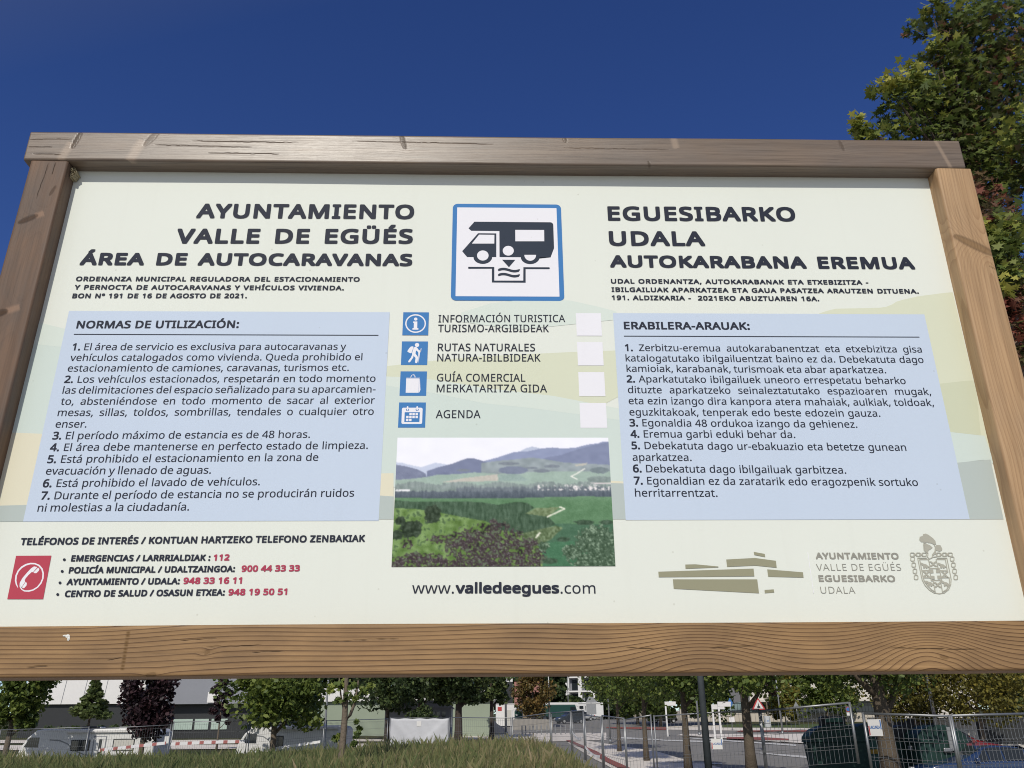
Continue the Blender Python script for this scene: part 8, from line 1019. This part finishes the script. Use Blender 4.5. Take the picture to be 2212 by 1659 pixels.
def motorhome(label, loc, rz, L=7.0, Ht=2.75, W=2.3, door=True, shade='white_gel', K=None):
    K = K or L
    t = thing('motorhome', label, 'motorhome', loc, rz, 'parked motorhomes'); y0, y1 = -W / 2, W / 2
    prof = [(0.05, .45), (0, .95), (.08, 1.45), (.30, 2.05), (.55, 2.45), (.95, Ht - .05), (1.3, Ht), (L - .15, Ht), (L, Ht - .15), (L, .55), (L - .3, .38), (.3, .36)]
    b = MB(); b.prism(prof, y0, y1); b.build('body', M[shade], t, bevel=.06)
    def plate(name, x0, x1, z0, z1, m, d=.012, par=None, r=.05):
        q = MB(); q.box(x0, x1, y0 - d, y0 - .001, z0, z1); return q.build(name, M[m], par or t, bevel=min(.02, d))
    q = MB(); q.prism([(.44, 2.02), (1.15, 2.0), (1.15, 2.46), (.68, 2.47)], y0 - .012, y0 - .001); q.build('cab_window', M['glass'], t)
    q = MB(); q.add([(.10, y0 + .2, 1.5), (.10, y1 - .2, 1.5), (.50, y1 - .2, 2.4), (.50, y0 + .2, 2.4), (.2, y0 + .2, 1.5), (.2, y1 - .2, 1.5), (.60, y1 - .2, 2.4), (.60, y0 + .2, 2.4)], [(0, 3, 2, 1), (4, 5, 6, 7), (0, 1, 5, 4), (2, 3, 7, 6), (1, 2, 6, 5), (0, 4, 7, 3)]); o = q.build('windscreen', M['glass'], t); o.location.x = -.06
    w1 = plate('window', K * .334, K * .437, 1.86, 2.30, 'glass', .02); f1 = plate('window_frame', K * .329, K * .442, 1.82, 2.34, 'dark', .012)
    if door:
        dd = plate('door', K * .466, K * .532, .6, 2.46, 'white_gel', .02); plate('door_frame', K * .460, K * .538, .55, 2.50, 'grey_metal', .008)
        q = MB(); q.box(K * .495, K * .513, y0 - .028, y0 - .019, 1.55, 2.36); q.build('door_window', M['glass'], dd)
        plate('window', K * .583, K * .70, 1.84, 2.32, 'curtain', .014); plate('window_frame', K * .577, K * .706, 1.80, 2.36, 'dark', .010)
    # swoosh along the side
    q = MB(); pts = [(K * .20, 2.32), (K * .26, 2.28), (K * .31, 2.12), (K * .36, 1.80), (K * .42, 1.62), (K * .46, 1.58)]
    for (xa, za), (xb, zb_) in zip(pts, pts[1:]): q.add([(xa, y0 - .004, za), (xb, y0 - .004, zb_), (xb, y0 - .004, zb_ + .06), (xa, y0 - .004, za + .06), (xa, y0, za), (xb, y0, zb_), (xb, y0, zb_ + .06), (xa, y0, za + .06)], [(0, 1, 2, 3), (7, 6, 5, 4), (0, 4, 5, 1), (3, 2, 6, 7)])
    q.build('side_stripe', M['steel'], t)
    q = MB(); q.box(K * .30, L - .45, y0 - .13, y0 - .001, Ht - .19, Ht - .06); q.build('awning', M['white_plain'], t, bevel=.03)
    for xx in (L * .5, L * .72): 
        q = MB(); q.box(xx - .3, xx + .3, -.3, .3, Ht, Ht + .09); q.build('roof_hatch', M['white_plain'], t, bevel=.04)
    q = MB(); q.box(K * .34, K * .44, -.5, .5, Ht, Ht + .12); q.build('roof_box', M['dark'], t, bevel=.03)
    for xx in (1.1, L * .74): wheel(t, xx, y0 + .1, .34, .34)
    for xx in (1.1, L * .74): wheel(t, xx, y1 - .1, .34, .34)
    q = MB(); q.box(-.02, .1, y0 + .15, y0 + .55, .85, 1.05); q.build('headlight', M['lamp_glass'], t, bevel=.02)
    return t
x0 = gx(36, 46.5); motorhome('white motorhome with side door and awning parked left behind the fence', (x0, 44.5 + 1.15, -.60), R(-1), L=6.9, Ht=2.85, K=8.4)
x0 = gx(500, 45.5); motorhome('second motorhome shaded by the green maple, white tape before it', (x0, 43.6 + 1.15, -.50), R(2), L=5.6, Ht=2.8, door=False)

def car(name, label, cat, m, loc, rz, L=4.2, W=1.75, Ht=1.48, van=False, group=None):
    """saloon or hatchback lofted from cross-sections, nose towards +x"""
    t = thing(name, label, cat, loc, rz, group); h = L / 2
    st = [(-h, .62, .80, .80, .80), (-h + .12, .80, .92, .93, .80), (-h + .45, .86, .95, Ht * .80, .66), (-h + .95, .87, .95, Ht * .97, .62), (-h + 1.8, .875, .94, Ht, .62), (-h + 2.35, .875, .93, Ht * .985, .62), (-h + 3.05, .87, .92, .98, .70), (h - .5, .84, .86, .88, .72), (h - .12, .76, .74, .75, .66), (h, .6, .55, .56, .5)]
    if van: st = [(-h, .8, .95, Ht * .95, .74), (-h + .1, .86, .97, Ht, .74), (-h + 1.8, .875, .97, Ht, .74), (-h + 2.5, .875, .95, Ht * .98, .72), (-h + 3.2, .87, .95, 1.05, .74), (h - .5, .84, .9, .95, .74), (h - .12, .76, .8, .8, .66), (h, .6, .6, .6, .5)]
    sc = W / 1.75; v = []; f = []; n = 12
    for x, hw, belt, rf, rw in st:
        hw *= sc; rw *= sc; zl = .26
        v += [(x, -hw * .94, zl), (x, -hw, .5), (x, -hw, belt * .92), (x, -hw * .985, belt), (x, -rw - (hw - rw) * .12, rf - .05 * (rf > belt + .1)), (x, -rw * .8, rf),
              (x, rw * .8, rf), (x, rw + (hw - rw) * .12, rf - .05 * (rf > belt + .1)), (x, hw * .985, belt), (x, hw, belt * .92), (x, hw, .5), (x, hw * .94, zl)]
    for i in range(len(st) - 1):
        for j in range(n): f.append((i * n + j, i * n + (j + 1) % n, (i + 1) * n + (j + 1) % n, (i + 1) * n + j))
    f += [tuple(range(n))[::-1], tuple(range((len(st) - 1) * n, len(st) * n))]
    me = bpy.data.meshes.new('body'); me.from_pydata(v, [], f); me.shade_smooth(); o = link_mesh('body', me, m, t)
    sb = o.modifiers.new('round', 'SUBSURF'); sb.levels = 1; sb.render_levels = 2
    V = lambda i, j: Vector(v[i * n + j])
    def pane(name, q, out):
        q = [p + out for p in q]; w = MB(); c = sum(q, Vector()) / 4; q = [c + (p - c) * .9 for p in q]
        w.add(q + [p - out * .6 for p in q], [(0, 1, 2, 3), (7, 6, 5, 4), (0, 4, 5, 1), (1, 5, 6, 2), (2, 6, 7, 3), (3, 7, 4, 0)]); w.build(name, M['glass'], t)
    a = 1 if van else 3; z = 3 if van else 5
    for (s_, jb, jt) in ((-1, 3, 4), (1, 8, 7)):
        out = Vector((0, s_ * .022, .004)); mid = (a + z) // 2
        for i0, i1 in ((a, mid), (mid, z), (z, z + 1)):
            q = [V(i0, jb), V(i1, jb), V(i1, jt), V(i0, jt)]
            if i1 == z + 1: q = [V(i0, jb), V(i0, jb).lerp(V(i1, jb), .75), V(i0, jt).lerp(V(i1, jt), .12), V(i0, jt)]
            pane('side_window', q, out)
    pane('windscreen', [V(z, 5), V(z, 6), V(z + 1, 6), V(z + 1, 5)], Vector((.02, 0, .025)))
    i = 0 if van else 2; pane('rear_window', [V(i, 4) , V(i, 7), V(i + 1, 6), V(i + 1, 5)] if not van else [V(0, 3), V(0, 8), V(0, 7), V(0, 4)], Vector((-.02, 0, .02)))
    for xx in (-h + .8, h - .8):
        for s_ in (-1, 1): wheel(t, xx, s_ * (.78 * sc), .31, .31)
    for s_ in (-1, 1):
        q = MB(); q.box(h - .22, h - .02, s_ * .62 * sc - .13, s_ * .62 * sc + .13, .62, .74); q.build('headlight', M['lamp_glass'], t, bevel=.02)
        q = MB(); q.box(-h - .01, -h + .14, s_ * .66 * sc - .1, s_ * .66 * sc + .1, .74, .92); q.build('tail_light', M['sign_red'], t, bevel=.02)
        q = MB(); q.box(.42, .56, s_ * .95 * sc - .1, s_ * .95 * sc + .1, .93, 1.07); q.build('mirror', m, t, bevel=.03)
    return t
# parked by the bins, close behind the fence
p = bearing(2105, 1609, 34.5); car('parked_car', 'bright blue hatchback close behind the fence, only its upper part showing', 'car', M['car_blue'], (p.x, p.y, p.z - 1.50), R(178), L=4.7, W=1.85, Ht=1.5)
p = bearing(2085, 1580, 42.5); car('parked_car', 'dark red car half hidden behind the blue car', 'car', M['car_red'], (p.x - .6, p.y, p.z - 1.42), R(-8), L=4.3, Ht=1.45)
x, y, z = base(1232, 136); car('parked_van', 'dark blue people carrier coming down the road', 'van', M['car_dark'], (x, y, z), R(205), L=4.5, Ht=1.85, W=1.85, van=True)
x, y, z = base(1434, 134); car('parked_car', 'black car behind the street-name post', 'car', M['car_black'], (x, y, z), R(12), L=4.4)
x, y, z = base(1258, 150); car('parked_car', 'silver car up the road behind the dark blue van', 'car', M['car_silver'], (x, y, z), R(195), L=4.2)
x, y, z = base(1262, 160); motorhome('distant white motorhome up the road behind the silver car', (x - 3.0, y, z), R(8), L=6.5, Ht=2.9)
x, y, z = base(1212, 158); q = thing('utility_vehicle', 'green and white utility vehicle left of the distant motorhome', 'truck', (x, y, z), R(5))
MB().prism([(-3, .5), (2.6, .5), (2.9, 1.2), (2.5, 2.5), (-3, 2.5)], -1.1, 1.1).build('body', M['hut_green'], q, bevel=.08)
MB().box(-3.02, 2.5, -1.12, 1.12, 2.5, 2.9).build('roof', M['white_gel'], q, bevel=.08)
MB().prism([(1.6, 1.3), (2.7, 1.3), (2.45, 2.2), (1.6, 2.2)], -1.13, -1.101).build('window', M['glass'], q)
for xx in (-1.9, 1.8):
    for s_ in (-1, 1): wheel(q, xx, s_ * .95, .4, .4)

# waste containers
def bin_(label, u, v, d, w, dep, h, rz, lidm, bodym, arched=False, detail=None):
    p = bearing(u, v, d); t = thing('waste_container', label, 'waste container', (p.x, p.y, p.z - h), rz, 'green waste containers by the fence')
    hw = w / 2; n = 12; zs = h * (.72 if not arched else .66)
    lid = [(-hw * 1.02, zs)] + [(-hw * math.cos(R(180 * i / n)) * 1.0, zs + (h - zs) * math.sin(R(180 * i / n)) ** (.55 if not arched else .9)) for i in range(n + 1)] + [(hw * 1.02, zs)]
    body = [(-hw * .86, .08), (hw * .86, .08), (hw * .97, zs), (-hw * .97, zs)]
    MB().prism(body, -dep / 2, dep / 2).build('body', M[bodym], t, bevel=.05)
    MB().prism(lid, -dep / 2 - .04, dep / 2 + .04).build('lid', M[lidm], t, bevel=.04)
    for s_ in (-1, 1):
        b = MB(); b.tube((s_ * hw * .6, -dep * .3, 0), (s_ * hw * .6, -dep * .3, .1), .08, n=10); b.build('foot', M['dark'], t)
        b = MB(); b.box(s_ * (hw + .01) - .05, s_ * (hw + .01) + .05, -.12, .12, zs - .25, zs - .1); b.build('lifting_lug', M['steel'], t, bevel=.02)
    return t, hw, dep, h
t, hw, dep, h = bin_('dark green bin with black mouth box, left of the fence gap', 1800, 1564, 38.0, 2.5, 1.2, 2.0, R(-4), 'bin_green', 'bin_green', arched=True)
b = MB(); b.box(-.55, .45, -.3, .3, h - .12, h + .30); o = b.build('mouth_box', M['bin_lid'], t, bevel=.1)
b = MB(); b.box(-.4, .3, -.34, -.30, h + .06, h + .22); b.build('mouth_opening', M['bin_mid_green'], o, bevel=.02)
t, hw, dep, h = bin_('lighter green bin with a yellow band behind the fence gap', 1868, 1562, 40.5, 1.7, 1.2, 2.05, R(6), 'bin_green', 'bin_mid_green')
b = MB(); b.box(-hw * .5, hw * .5, -dep / 2 - .02, -dep / 2 - .002, .80, .97); b.build('yellow_band', mat('yellow_band', (.55, .33, .03), .5), t)
t, hw, dep, h = bin_('black-lidded bin with a blue band beside the leaning trunk', 1948, 1566, 37.5, 1.9, 1.2, 1.95, R(3), 'bin_lid', 'bin_green')
b = MB(); b.box(-hw * .30, hw * .72, -dep / 2 - .02, -dep / 2 - .002, .80, .98); b.build('blue_band', M['sign_blue'], t)
lt = []; set_text(lt, 'M', -.02, .52, .13, .52, .16)
o = flat('lettering', lt, M['sign_white'], 1, t); o.location.y = -dep / 2 - .004
t, hw, dep, h = bin_('round-topped green bin with a grey lifting arm', 2012, 1566, 36.2, 2.0, 1.3, 1.95, R(-2), 'bin_green', 'bin_green', arched=True)
b = MB(); b.box(.22, .46, -dep / 2 - .12, -dep / 2 - .04, 1.0, 1.87); b.build('lifting_arm', M['steel'], t, bevel=.02)
b = MB(); b.box(-.05, .30, -dep / 2 - .16, -dep / 2 - .06, .97, 1.11); b.build('pedal', M['galv'], t, bevel=.03)
b = MB(); b.tube((.36, -dep / 2 - .13, 1.55), (.42, -dep / 2 - .16, 1.25), .025); b.build('latch', M['dark'], t)

# lamp posts and poles
def lamp(label, u, d, h, r, m='galv', head=True, cat='street lamp', name='street_lamp', rz=0):
    x, y, z = base(u, d); t = thing(name, label, cat, (x, y, z), rz, 'lamp posts along the streets'); b = MB()
    b.tube((0, 0, 0), (0, 0, h), r, r * .6, 12); b.build('pole', M[m], t, smooth=True)
    b = MB(); b.tube((0, 0, 0), (0, 0, .35), r * 1.5, r * 1.3, 12); b.build('base_collar', M[m], t, smooth=True)
    if head:
        b = MB(); b.path([(0, 0, h - .02), (.3, 0, h + .18), (.9, 0, h + .25)], [r * .5, r * .4, r * .35], 8); b.build('arm', M[m], t, smooth=True)
        b = MB(); b.box(.8, 1.4, -.13, .13, h + .2, h + .3); b.build('lamp_head', M[m], t, bevel=.04)
    return t
lamp('dark grey lamp post, the thickest pole behind the fence', 1525, 29.5, 8.5, .125, 'pole_dark')
lamp('pale lamp post leaning over the red car', 2028, 44, 8, .10)
lamp('pale grey lamp post left of the site hut', 1050, 118, 9, .13)
lamp('grey lamp post in front of the site hut', 1093, 92, 9, .13)
lamp('grey lamp post left of the dark blue van', 1188, 118, 9, .12)
lamp('slim grey lamp post by the beige block', 1692, 85, 7, .08)
lamp('slim dark lamp post beside the second motorhome', 700, 52, 7.5, .075, 'steel')
lamp('thin grey pole by the traffic sign', 1318, 70, 6.5, .07)
lamp('thin far lamp post left of the rusty tree', 1128, 140, 8, .1)
lamp('thin far lamp post right of the rusty tree', 1230, 172, 9, .1, 'steel')
lamp('grey pole by the street-name posts', 1512, 84, 6.2, .11, 'galv', False, 'pole', 'metal_pole')

# signs
def sign_post(name, label, u, d, h, parts, m='galv', r=.035):
    x, y, z = base(u, d); t = thing(name, label, 'sign', (x, y, z)); b = MB(); b.tube((0, 0, 0), (0, 0, h), r, n=10); b.build('pole', M[m], t, smooth=True)
    for nm, poly, mm, y_ in parts:
        MB().prism([(px_, pz + 0) for px_, pz in poly], -.05 - y_, -.03 - y_).build(nm, M[mm], t)
    return t
tri = lambda s, z: [(-s, z), (s, z), (0, z + s * 1.75)]
sq = lambda x0, x1, z0, z1: [(x0, z0), (x1, z0), (x1, z1), (x0, z1)]
dia = lambda s, z: [(0, z - s), (s * .62, z), (0, z + s), (-s * .62, z)]
sign_post('warning_sign', 'red-bordered triangular warning sign on the fence line', 1646, 58, 3.2, [('border', tri(.45, 2.45), 'sign_red', 0), ('field', tri(.31, 2.53), 'sign_white', .025), ('symbol', [(-.10, 2.58), (.10, 2.58), (.10, 2.65), (.03, 2.70), (0, 2.88), (-.03, 2.70), (-.10, 2.65)], 'dark', .05)])
sign_post('warning_sign', 'grey back of a triangular sign in front of the yellow tree', 1729, 116, 2.9, [('plate', tri(.45, 2.15), 'steel', 0)])
sign_post('direction_sign', 'blue diamond sign seen edge-on beside the street tree', 1585, 100, 3.4, [('plate', dia(.5, 2.9), 'sign_blue', 0), ('mark', dia(.15, 2.9), 'sign_white', .025), ('lower_plate', sq(-.3, .3, .9, 1.4), 'sign_white', 0)])
sign_post('no_parking_sign', 'round blue and red no-parking sign with a white plate', 1841, 110, 2.35, [('border', [(.27 * math.cos(a), 2.0 + .3 * math.sin(a)) for a in np.linspace(0, 6.283, 25)[:-1]], 'sign_red', 0), ('field', [(.2 * math.cos(a), 2.0 + .23 * math.sin(a)) for a in np.linspace(0, 6.283, 25)[:-1]], 'sign_blue', .025), ('plate', sq(-.26, .26, 1.28, 1.64), 'sign_white', 0)])
sign_post('traffic_sign', 'grey backs of a triangle and a square on one post', 1280, 92, 4.0, [('plate', tri(.55, 3.0), 'steel', 0), ('plate', sq(-.5, .5, 1.9, 2.9), 'steel', 0)])
for i, (u, d, h, lb) in enumerate([(1443, 83, 3.0, 'white street-name post left of the dark lamp post'), (1559, 70, 2.95, 'white street-name post behind the dark lamp post'), (1545, 71, 2.75, 'white street-name post with its plate hidden by the metal pole')]):
    x, y, z = base(u, d); t = thing('street_name_sign', lb, 'sign', (x, y, z), 0, 'white street-name posts'); b = MB(); b.box(-.07, .07, -.05, .05, 0, h); b.build('pole', M['white_plain'], t, bevel=.01)
    b = MB(); b.box(-.07, .95, -.075, -.052, h - .36, h); b.build('name_plate', M['sign_white'], t, bevel=.01)
x, y, z = base(1662, 110); t = thing('electrical_cabinet', 'pale grey electrical cabinet behind the warning sign', 'cabinet', (x, y, z)); MB().box(-.36, .36, -.2, .2, 0, 1.35).build('body', M['car_silver'], t, bevel=.02)
MB().box(-.3, .3, -.215, -.202, .1, 1.25).build('door', M['car_silver'], t, bevel=.005); MB().box(-.12, .12, -.222, -.217, .75, .85).build('label', M['sign_blue'], t)
# totem, hut, toilet and the works
x, y, z = base(1101, 150); t = thing('totem_sign', 'tall white and black totem sign above the site hut', 'sign', (x, y, z)); MB().box(-.55, .55, -.2, .2, 0, 6.2).build('pillar', M['dark'], t); MB().box(-.56, .56, -.22, .22, 6.2, 9.2).build('white_top', M['sign_white'], t)
x, y, z = base(1091, 124); t = thing('site_hut', 'white portable site hut with a red label', 'hut', (x, y, z)); MB().box(-1.25, 1.25, -1.2, 1.2, .1, 2.8).build('body', M['white_plain'], t, bevel=.03)
MB().box(-1.0, -.45, -1.23, -1.202, 2.0, 2.5).build('red_label', M['sign_red'], t); MB().box(.1, .85, -1.23, -1.202, .2, 2.1).build('door', M['curtain'], t); MB().box(-1.3, 1.3, -1.25, 1.25, 2.8, 2.92).build('roof', M['white_plain'], t, bevel=.02)
x, y, z = base(1119, 121); t = thing('portable_toilet', 'white portable toilet with a dark green door', 'toilet', (x, y, z)); MB().box(-.68, .68, -.6, .6, .05, 2.15).build('body', M['white_plain'], t, bevel=.05)
MB().box(-.45, .58, -.64, -.602, .1, 2.0).build('door', M['hut_green'], t, bevel=.02); MB().box(-.3, .0, -.66, -.642, 1.45, 1.62).build('door_label', M['sign_white'], t); MB().prism([(-.72, 2.15), (.72, 2.15), (.62, 2.36), (.3, 2.46), (-.3, 2.46), (-.62, 2.36)], -.65, .65).build('roof', M['white_plain'], t, bevel=.04)
x, y, z = base(1048, 100); t = MB(); rr = random.Random(1); N = 24; v = [(0, 0, 1.75)]; f = []
for j, (rad, zz_) in enumerate(((.5, 1.6), (1.2, 1.1), (2.0, .5), (2.6, 0))):
    for i in range(N): k = rr.uniform(.9, 1.1); v.append((rad * k * math.cos(2 * math.pi * i / N), rad * k * math.sin(2 * math.pi * i / N), zz_ * k))
for i in range(N): f.append((0, 1 + i, 1 + (i + 1) % N))
for j in range(3):
    for i in range(N): f.append((1 + j * N + i, 1 + (j + 1) * N + i, 1 + (j + 1) * N + (i + 1) % N, 1 + j * N + (i + 1) % N))
t.add(v, f); o = t.build('sand_heap', M['sand'], smooth=True); o.location = (x, y, z - .05); tag(o, 'heap of pale sand under the pines', 'sand heap')
x, y, z = base(1146, 128)
for i in range(3):
    o = MB(); o.box(-1.3, 1.3, -.5, .5, .02, .10)
    for k in range(3): o.box(-1.3 + k * 1.2, -1.1 + k * 1.2, -.5, .5, .10, .2)
    o.box(-1.3, 1.3, -.5, .5, .2, .26); b = o.build('pallet', M['planks'], None); b.location = (x + .1 * i, y, z + .8 + .27 * i); tag(b, ('wooden pallet lowest', 'wooden pallet in the middle', 'wooden pallet topmost')[i] + ' in the stack by the portable toilet', 'pallet', 'stacked wooden pallets')
o = MB(); o.box(-1.2, 1.2, -.45, .45, 0, .8); b = o.build('crate', M['planks'], bevel=.02); b.location = (x, y, z); tag(b, 'wooden crate carrying the stack of pallets', 'crate')
x, y, z = base(1152, 112); o = MB(); o.prism([(-2.6, 0), (2.4, 0), (2.5, .9), (2.2, 1.15), (-2.3, 1.3), (-2.6, 1.0)], -.5, .5); b = o.build('skip', M['concrete'], bevel=.03); b.location = (x, y, z); tag(b, 'long dusty works skip in front of the pallets', 'skip')
x, y, z = base(1141, 150); t = thing('hoarding', 'reddish advertising hoarding beside the rusty tree', 'hoarding', (x, y, z)); MB().box(-2.2, 2.2, -.06, .06, 2.6, 6.2).build('panel', mat('reddish_hoarding', (.34, .16, .13), .7, .4, 1.2), t)
for s_ in (-1, 1): MB().box(s_ * 1.6 - .1, s_ * 1.6 + .1, -.05, .05, 0, 2.6).build('leg', M['steel'], t)
for i, u in enumerate((1128, 1136, 1145, 1152, 1160, 1170, 1182, 1190, 1200, 1212, 1222, 1232, 1241)):
    x, y, z = base(u, 92 - (i % 2) * 1.5); b = MB(); b.tube((0, 0, 0), (0, 0, .85), .06, n=8); b.tube((0, 0, .85), (0, 0, .92), .07, .03, 8)
    o = b.build('bollard', M['steel'], smooth=False); o.location = (x, y, z); tag(o, 'slim grey bollard in the row along the pale pavement', 'bollard', 'bollards along the pale pavement')

# ---------------------------------------------------------------- buildings
def bld(name, label, u, d, rz=0): x, y, z = base(u, d); return thing(name, label, 'building', (x, y, z), rz)
t = bld('white_hall', 'big white hall with seamed sloping cladding behind the left trees', 200, 90)
w = MB(); w.prism([(-7.2, 3.0), (4.6, 3.0), (5.2, 9.5), (-6.0, 9.5)], -1, 18); w.build('cladding', M['white_plain'], t)
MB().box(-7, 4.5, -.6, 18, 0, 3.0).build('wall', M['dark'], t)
for k in range(-6, 5, 2): MB().add([(k - .02 + .8, -1.03, 3.02), (k + .02 + .8, -1.03, 3.02), (k + .52 + .8, -1.03, 9.45), (k + .48 + .8, -1.03, 9.45), (k - .02 + .8, -1.0, 3.02), (k + .02 + .8, -1.0, 3.02), (k + .52 + .8, -1.0, 9.45), (k + .48 + .8, -1.0, 9.45)], [(0, 1, 2, 3), (0, 3, 7, 4), (1, 5, 6, 2)]).build('seam', M['grey_metal'], t)
x, y, z = base(205, 80); hb = []; rnd = random.Random(7)
tt = thing('hedge', 'dark clipped hedge under the white hall', 'hedge', (x, y, z)); crown('foliage', [(-4.6 + i * .55, 0, .5 + .25 * (i % 2), .55, 0) for i in range(18)], 110, .16, QUAD, M['leaf_dark'], tt, 9, (.5, .2))
t = bld('grey_hall', 'grey curved-roof hall with a glazed entrance', 430, 84)
w = MB(); N = 10; pr = [(-5.0, 2.9), (3.8, 2.9), (3.8, 3.1)] + [(3.6 - 3.2 * math.sin(i / N * 1.5), 3.1 + 6.5 * (1 - math.cos(i / N * 1.5))) for i in range(N)] + [(-.5, 9.6), (-5.0, 3.1)]
w.prism([(-4.5, 2.9), (4.2, 2.9), (4.2, 9.5), (-.8, 9.5), (-1.6, 7.2), (-2.8, 5.0)], -1, 12); w.build('roof', M['grey_metal'], t)
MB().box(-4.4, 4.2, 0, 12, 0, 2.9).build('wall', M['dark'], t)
for x0_, x1_ in ((-2.5, -.75), (-.55, .7), (.95, 2.4)): MB().box(x0_, x1_, -.1, -.01, .75, 1.65).build('window', M['glass_pale'], t)
MB().box(.7, 1.9, -1.3, -1.02, 3.0, 3.9).build('light_box', M['white_plain'], t)
t = bld('green_walled_shed', 'long low shed with a pale green wall and white roof', 920, 88)
MB().box(-10.2, 6.5, 0, 10, 0, 3.2).build('wall', M['green_wall'], t); MB().prism([(-10.5, 3.2), (6.8, 3.2), (6.6, 4.4), (-10.3, 4.4)], -.4, 10.4).build('roof', M['white_plain'], t)
t = bld('dark_cabin', 'dark low cabin with a row of windows under the evergreens', 905, 76)
MB().box(-2.9, 2.6, 0, 4, 0, 2.6).build('wall', M['grey_metal'], t); MB().prism([(-3.1, 2.6), (2.8, 2.6), (2.2, 3.2), (-2.4, 3.2)], -.2, 4.2).build('roof', M['grey_metal'], t)
for k in range(6): MB().box(-.4 + k * .45, -.1 + k * .45, -.03, -.002, 1.3, 2.3).build('window', M['glass'], t)
t = bld('apartment_building', 'apartment block with white slab balconies and an orange end wall', 1262, 215, R(-18))
MB().box(-7, 6.8, 0, 12, 0, 18).build('wall', M['grey_metal'], t); MB().box(6.8, 9.5, -.6, 12, 0, 18).build('end_wall', M['orange_wall'], t)
for k in range(5):
    o = MB(); o.box(-7.2, 6.7, -1.5, -.01, 2.4 + 3.2 * k, 2.7 + 3.2 * k); b = o.build('balcony', M['white_plain'], t)
    for j in range(5): MB().box(-6.9 + j * 3.1, -6.0 + j * 3.1, -1.45, -.05, 2.72 + 3.2 * k, 5.55 + 3.2 * k).build('balcony_screen', M['white_plain'], b)
    for j in range(4): MB().box(-5.6 + j * 3.1, -4.2 + j * 3.1, -.06, -.002, 2.9 + 3.2 * k, 5.2 + 3.2 * k).build('window', M['glass'], t)
t = bld('beige_block', 'beige office block with a dark glazed ground floor', 1705, 168, R(-3))
MB().box(-6.4, 19, 0, 20, 3.0, 16).build('wall', M['pale_wall'], t); MB().box(-6.2, 19, .6, 20, 0, 3.0).build('ground_floor', M['glass'], t)
MB().box(-6.6, 19.2, -.5, .6, 2.6, 3.0).build('canopy', M['pale_wall'], t)
for x0_, x1_ in ((-4.9, -2.6), (.5, 2.6), (6, 8.4)): MB().box(x0_, x1_, -.04, -.002, 5.6, 9).build('window', M['glass'], t)
t = bld('pale_house', 'pale house glimpsed between the yellow trees', 2030, 60)
MB().box(-3, 3, 0, 2.5, 0, 7).build('wall', M['pale_wall'], t); MB().box(-.4, .5, -.04, -.002, 4.4, 6).build('window', M['glass'], t); MB().prism([(-3.4, 7), (3.4, 7), (0, 8.6)], -.4, 2.9).build('roof', M['grey_metal'], t)
# walls and railings
def wall(name, label, a, b, h, th, m, cat='wall', z_off=0):
    pa = Vector((a[0], a[1] - 2, hz(*a))); pb = Vector((b[0], b[1] - 2, hz(*b))); t = thing(name, label, cat, pa); L = pb - pa; n = Vector((-L.y, L.x, 0)).normalized() * th / 2; o = MB()
    vs_ = [-n, L - n, L + n, n]; vs_ = [p_ + Vector((0, 0, -.3)) for p_ in vs_] + [p_ + Vector((0, 0, h + .3)) + Vector((0, 0, -.3)) for p_ in vs_]
    o.add(vs_, [(0, 3, 2, 1), (4, 5, 6, 7), (0, 1, 5, 4), (1, 2, 6, 5), (2, 3, 7, 6), (3, 0, 4, 7)]); o.build('masonry', M[m], t); return t, L
t, L = wall('roadside_wall', 'long cream wall with pillars across the road', fp(1290, 185), fp(1476, 148), 1.5, .3, 'cream_wall')
for k in range(9): p = L * (k / 8); MB().box(p.x - .22, p.x + .22, p.y - .28, p.y + .28, p.z - .2, p.z + 1.7).build('pillar', M['cream_wall'], t)
t, L = wall('roadside_wall', 'low cream wall with a dark railing behind the street-name posts', fp(1480, 142), fp(1930, 126), 1.2, .3, 'cream_wall')
o = MB()
for k in range(70): p = L * (k / 69); o.tube(p + Vector((0, 0, 1.1)), p + Vector((0, 0, 2.6)), .03, n=4)
for zz_ in (1.3, 2.55): o.tube(Vector((0, 0, zz_)), L + Vector((0, 0, zz_)), .04, n=4)
o.build('railing', M['dark'], t)
t, L = wall('garden_wall', 'dark screened garden wall behind the bins', fp(1880, 52), fp(2260, 48), 2.0, .2, 'dark')
for i, (u, d, w_, lb) in enumerate([(1911, 49.5, .55, 'pale gate pillar above the black-lidded bin'), (2072, 47, .9, 'pale gate pillar with a letter box behind the blue car')]):
    x, y, z = base(u, d); t = thing('gate_pillar', lb, 'pillar', (x, y, z), 0, 'pale gate pillars'); MB().box(-w_, w_, -.25, .25, 0, 2.0).build('masonry', M['pale_wall'], t, bevel=.02)
    if i: MB().box(-.35, .35, -.29, -.252, .75, 1.5).build('letter_box', M['car_silver'], t, bevel=.01)
t, L = wall('low_wall', 'low pale wall running right behind the blue car', fp(2090, 46), fp(2260, 44), .8, .4, 'pale_wall')
sheet('lawn', px((1560, 1573), (1700, 1574), (1900, 1576)), px((1560, 1566), (1700, 1566), (1900, 1566)), .08, mat('lawn_green', (.075, .11, .03), .95, .3, 2), 20, 3)
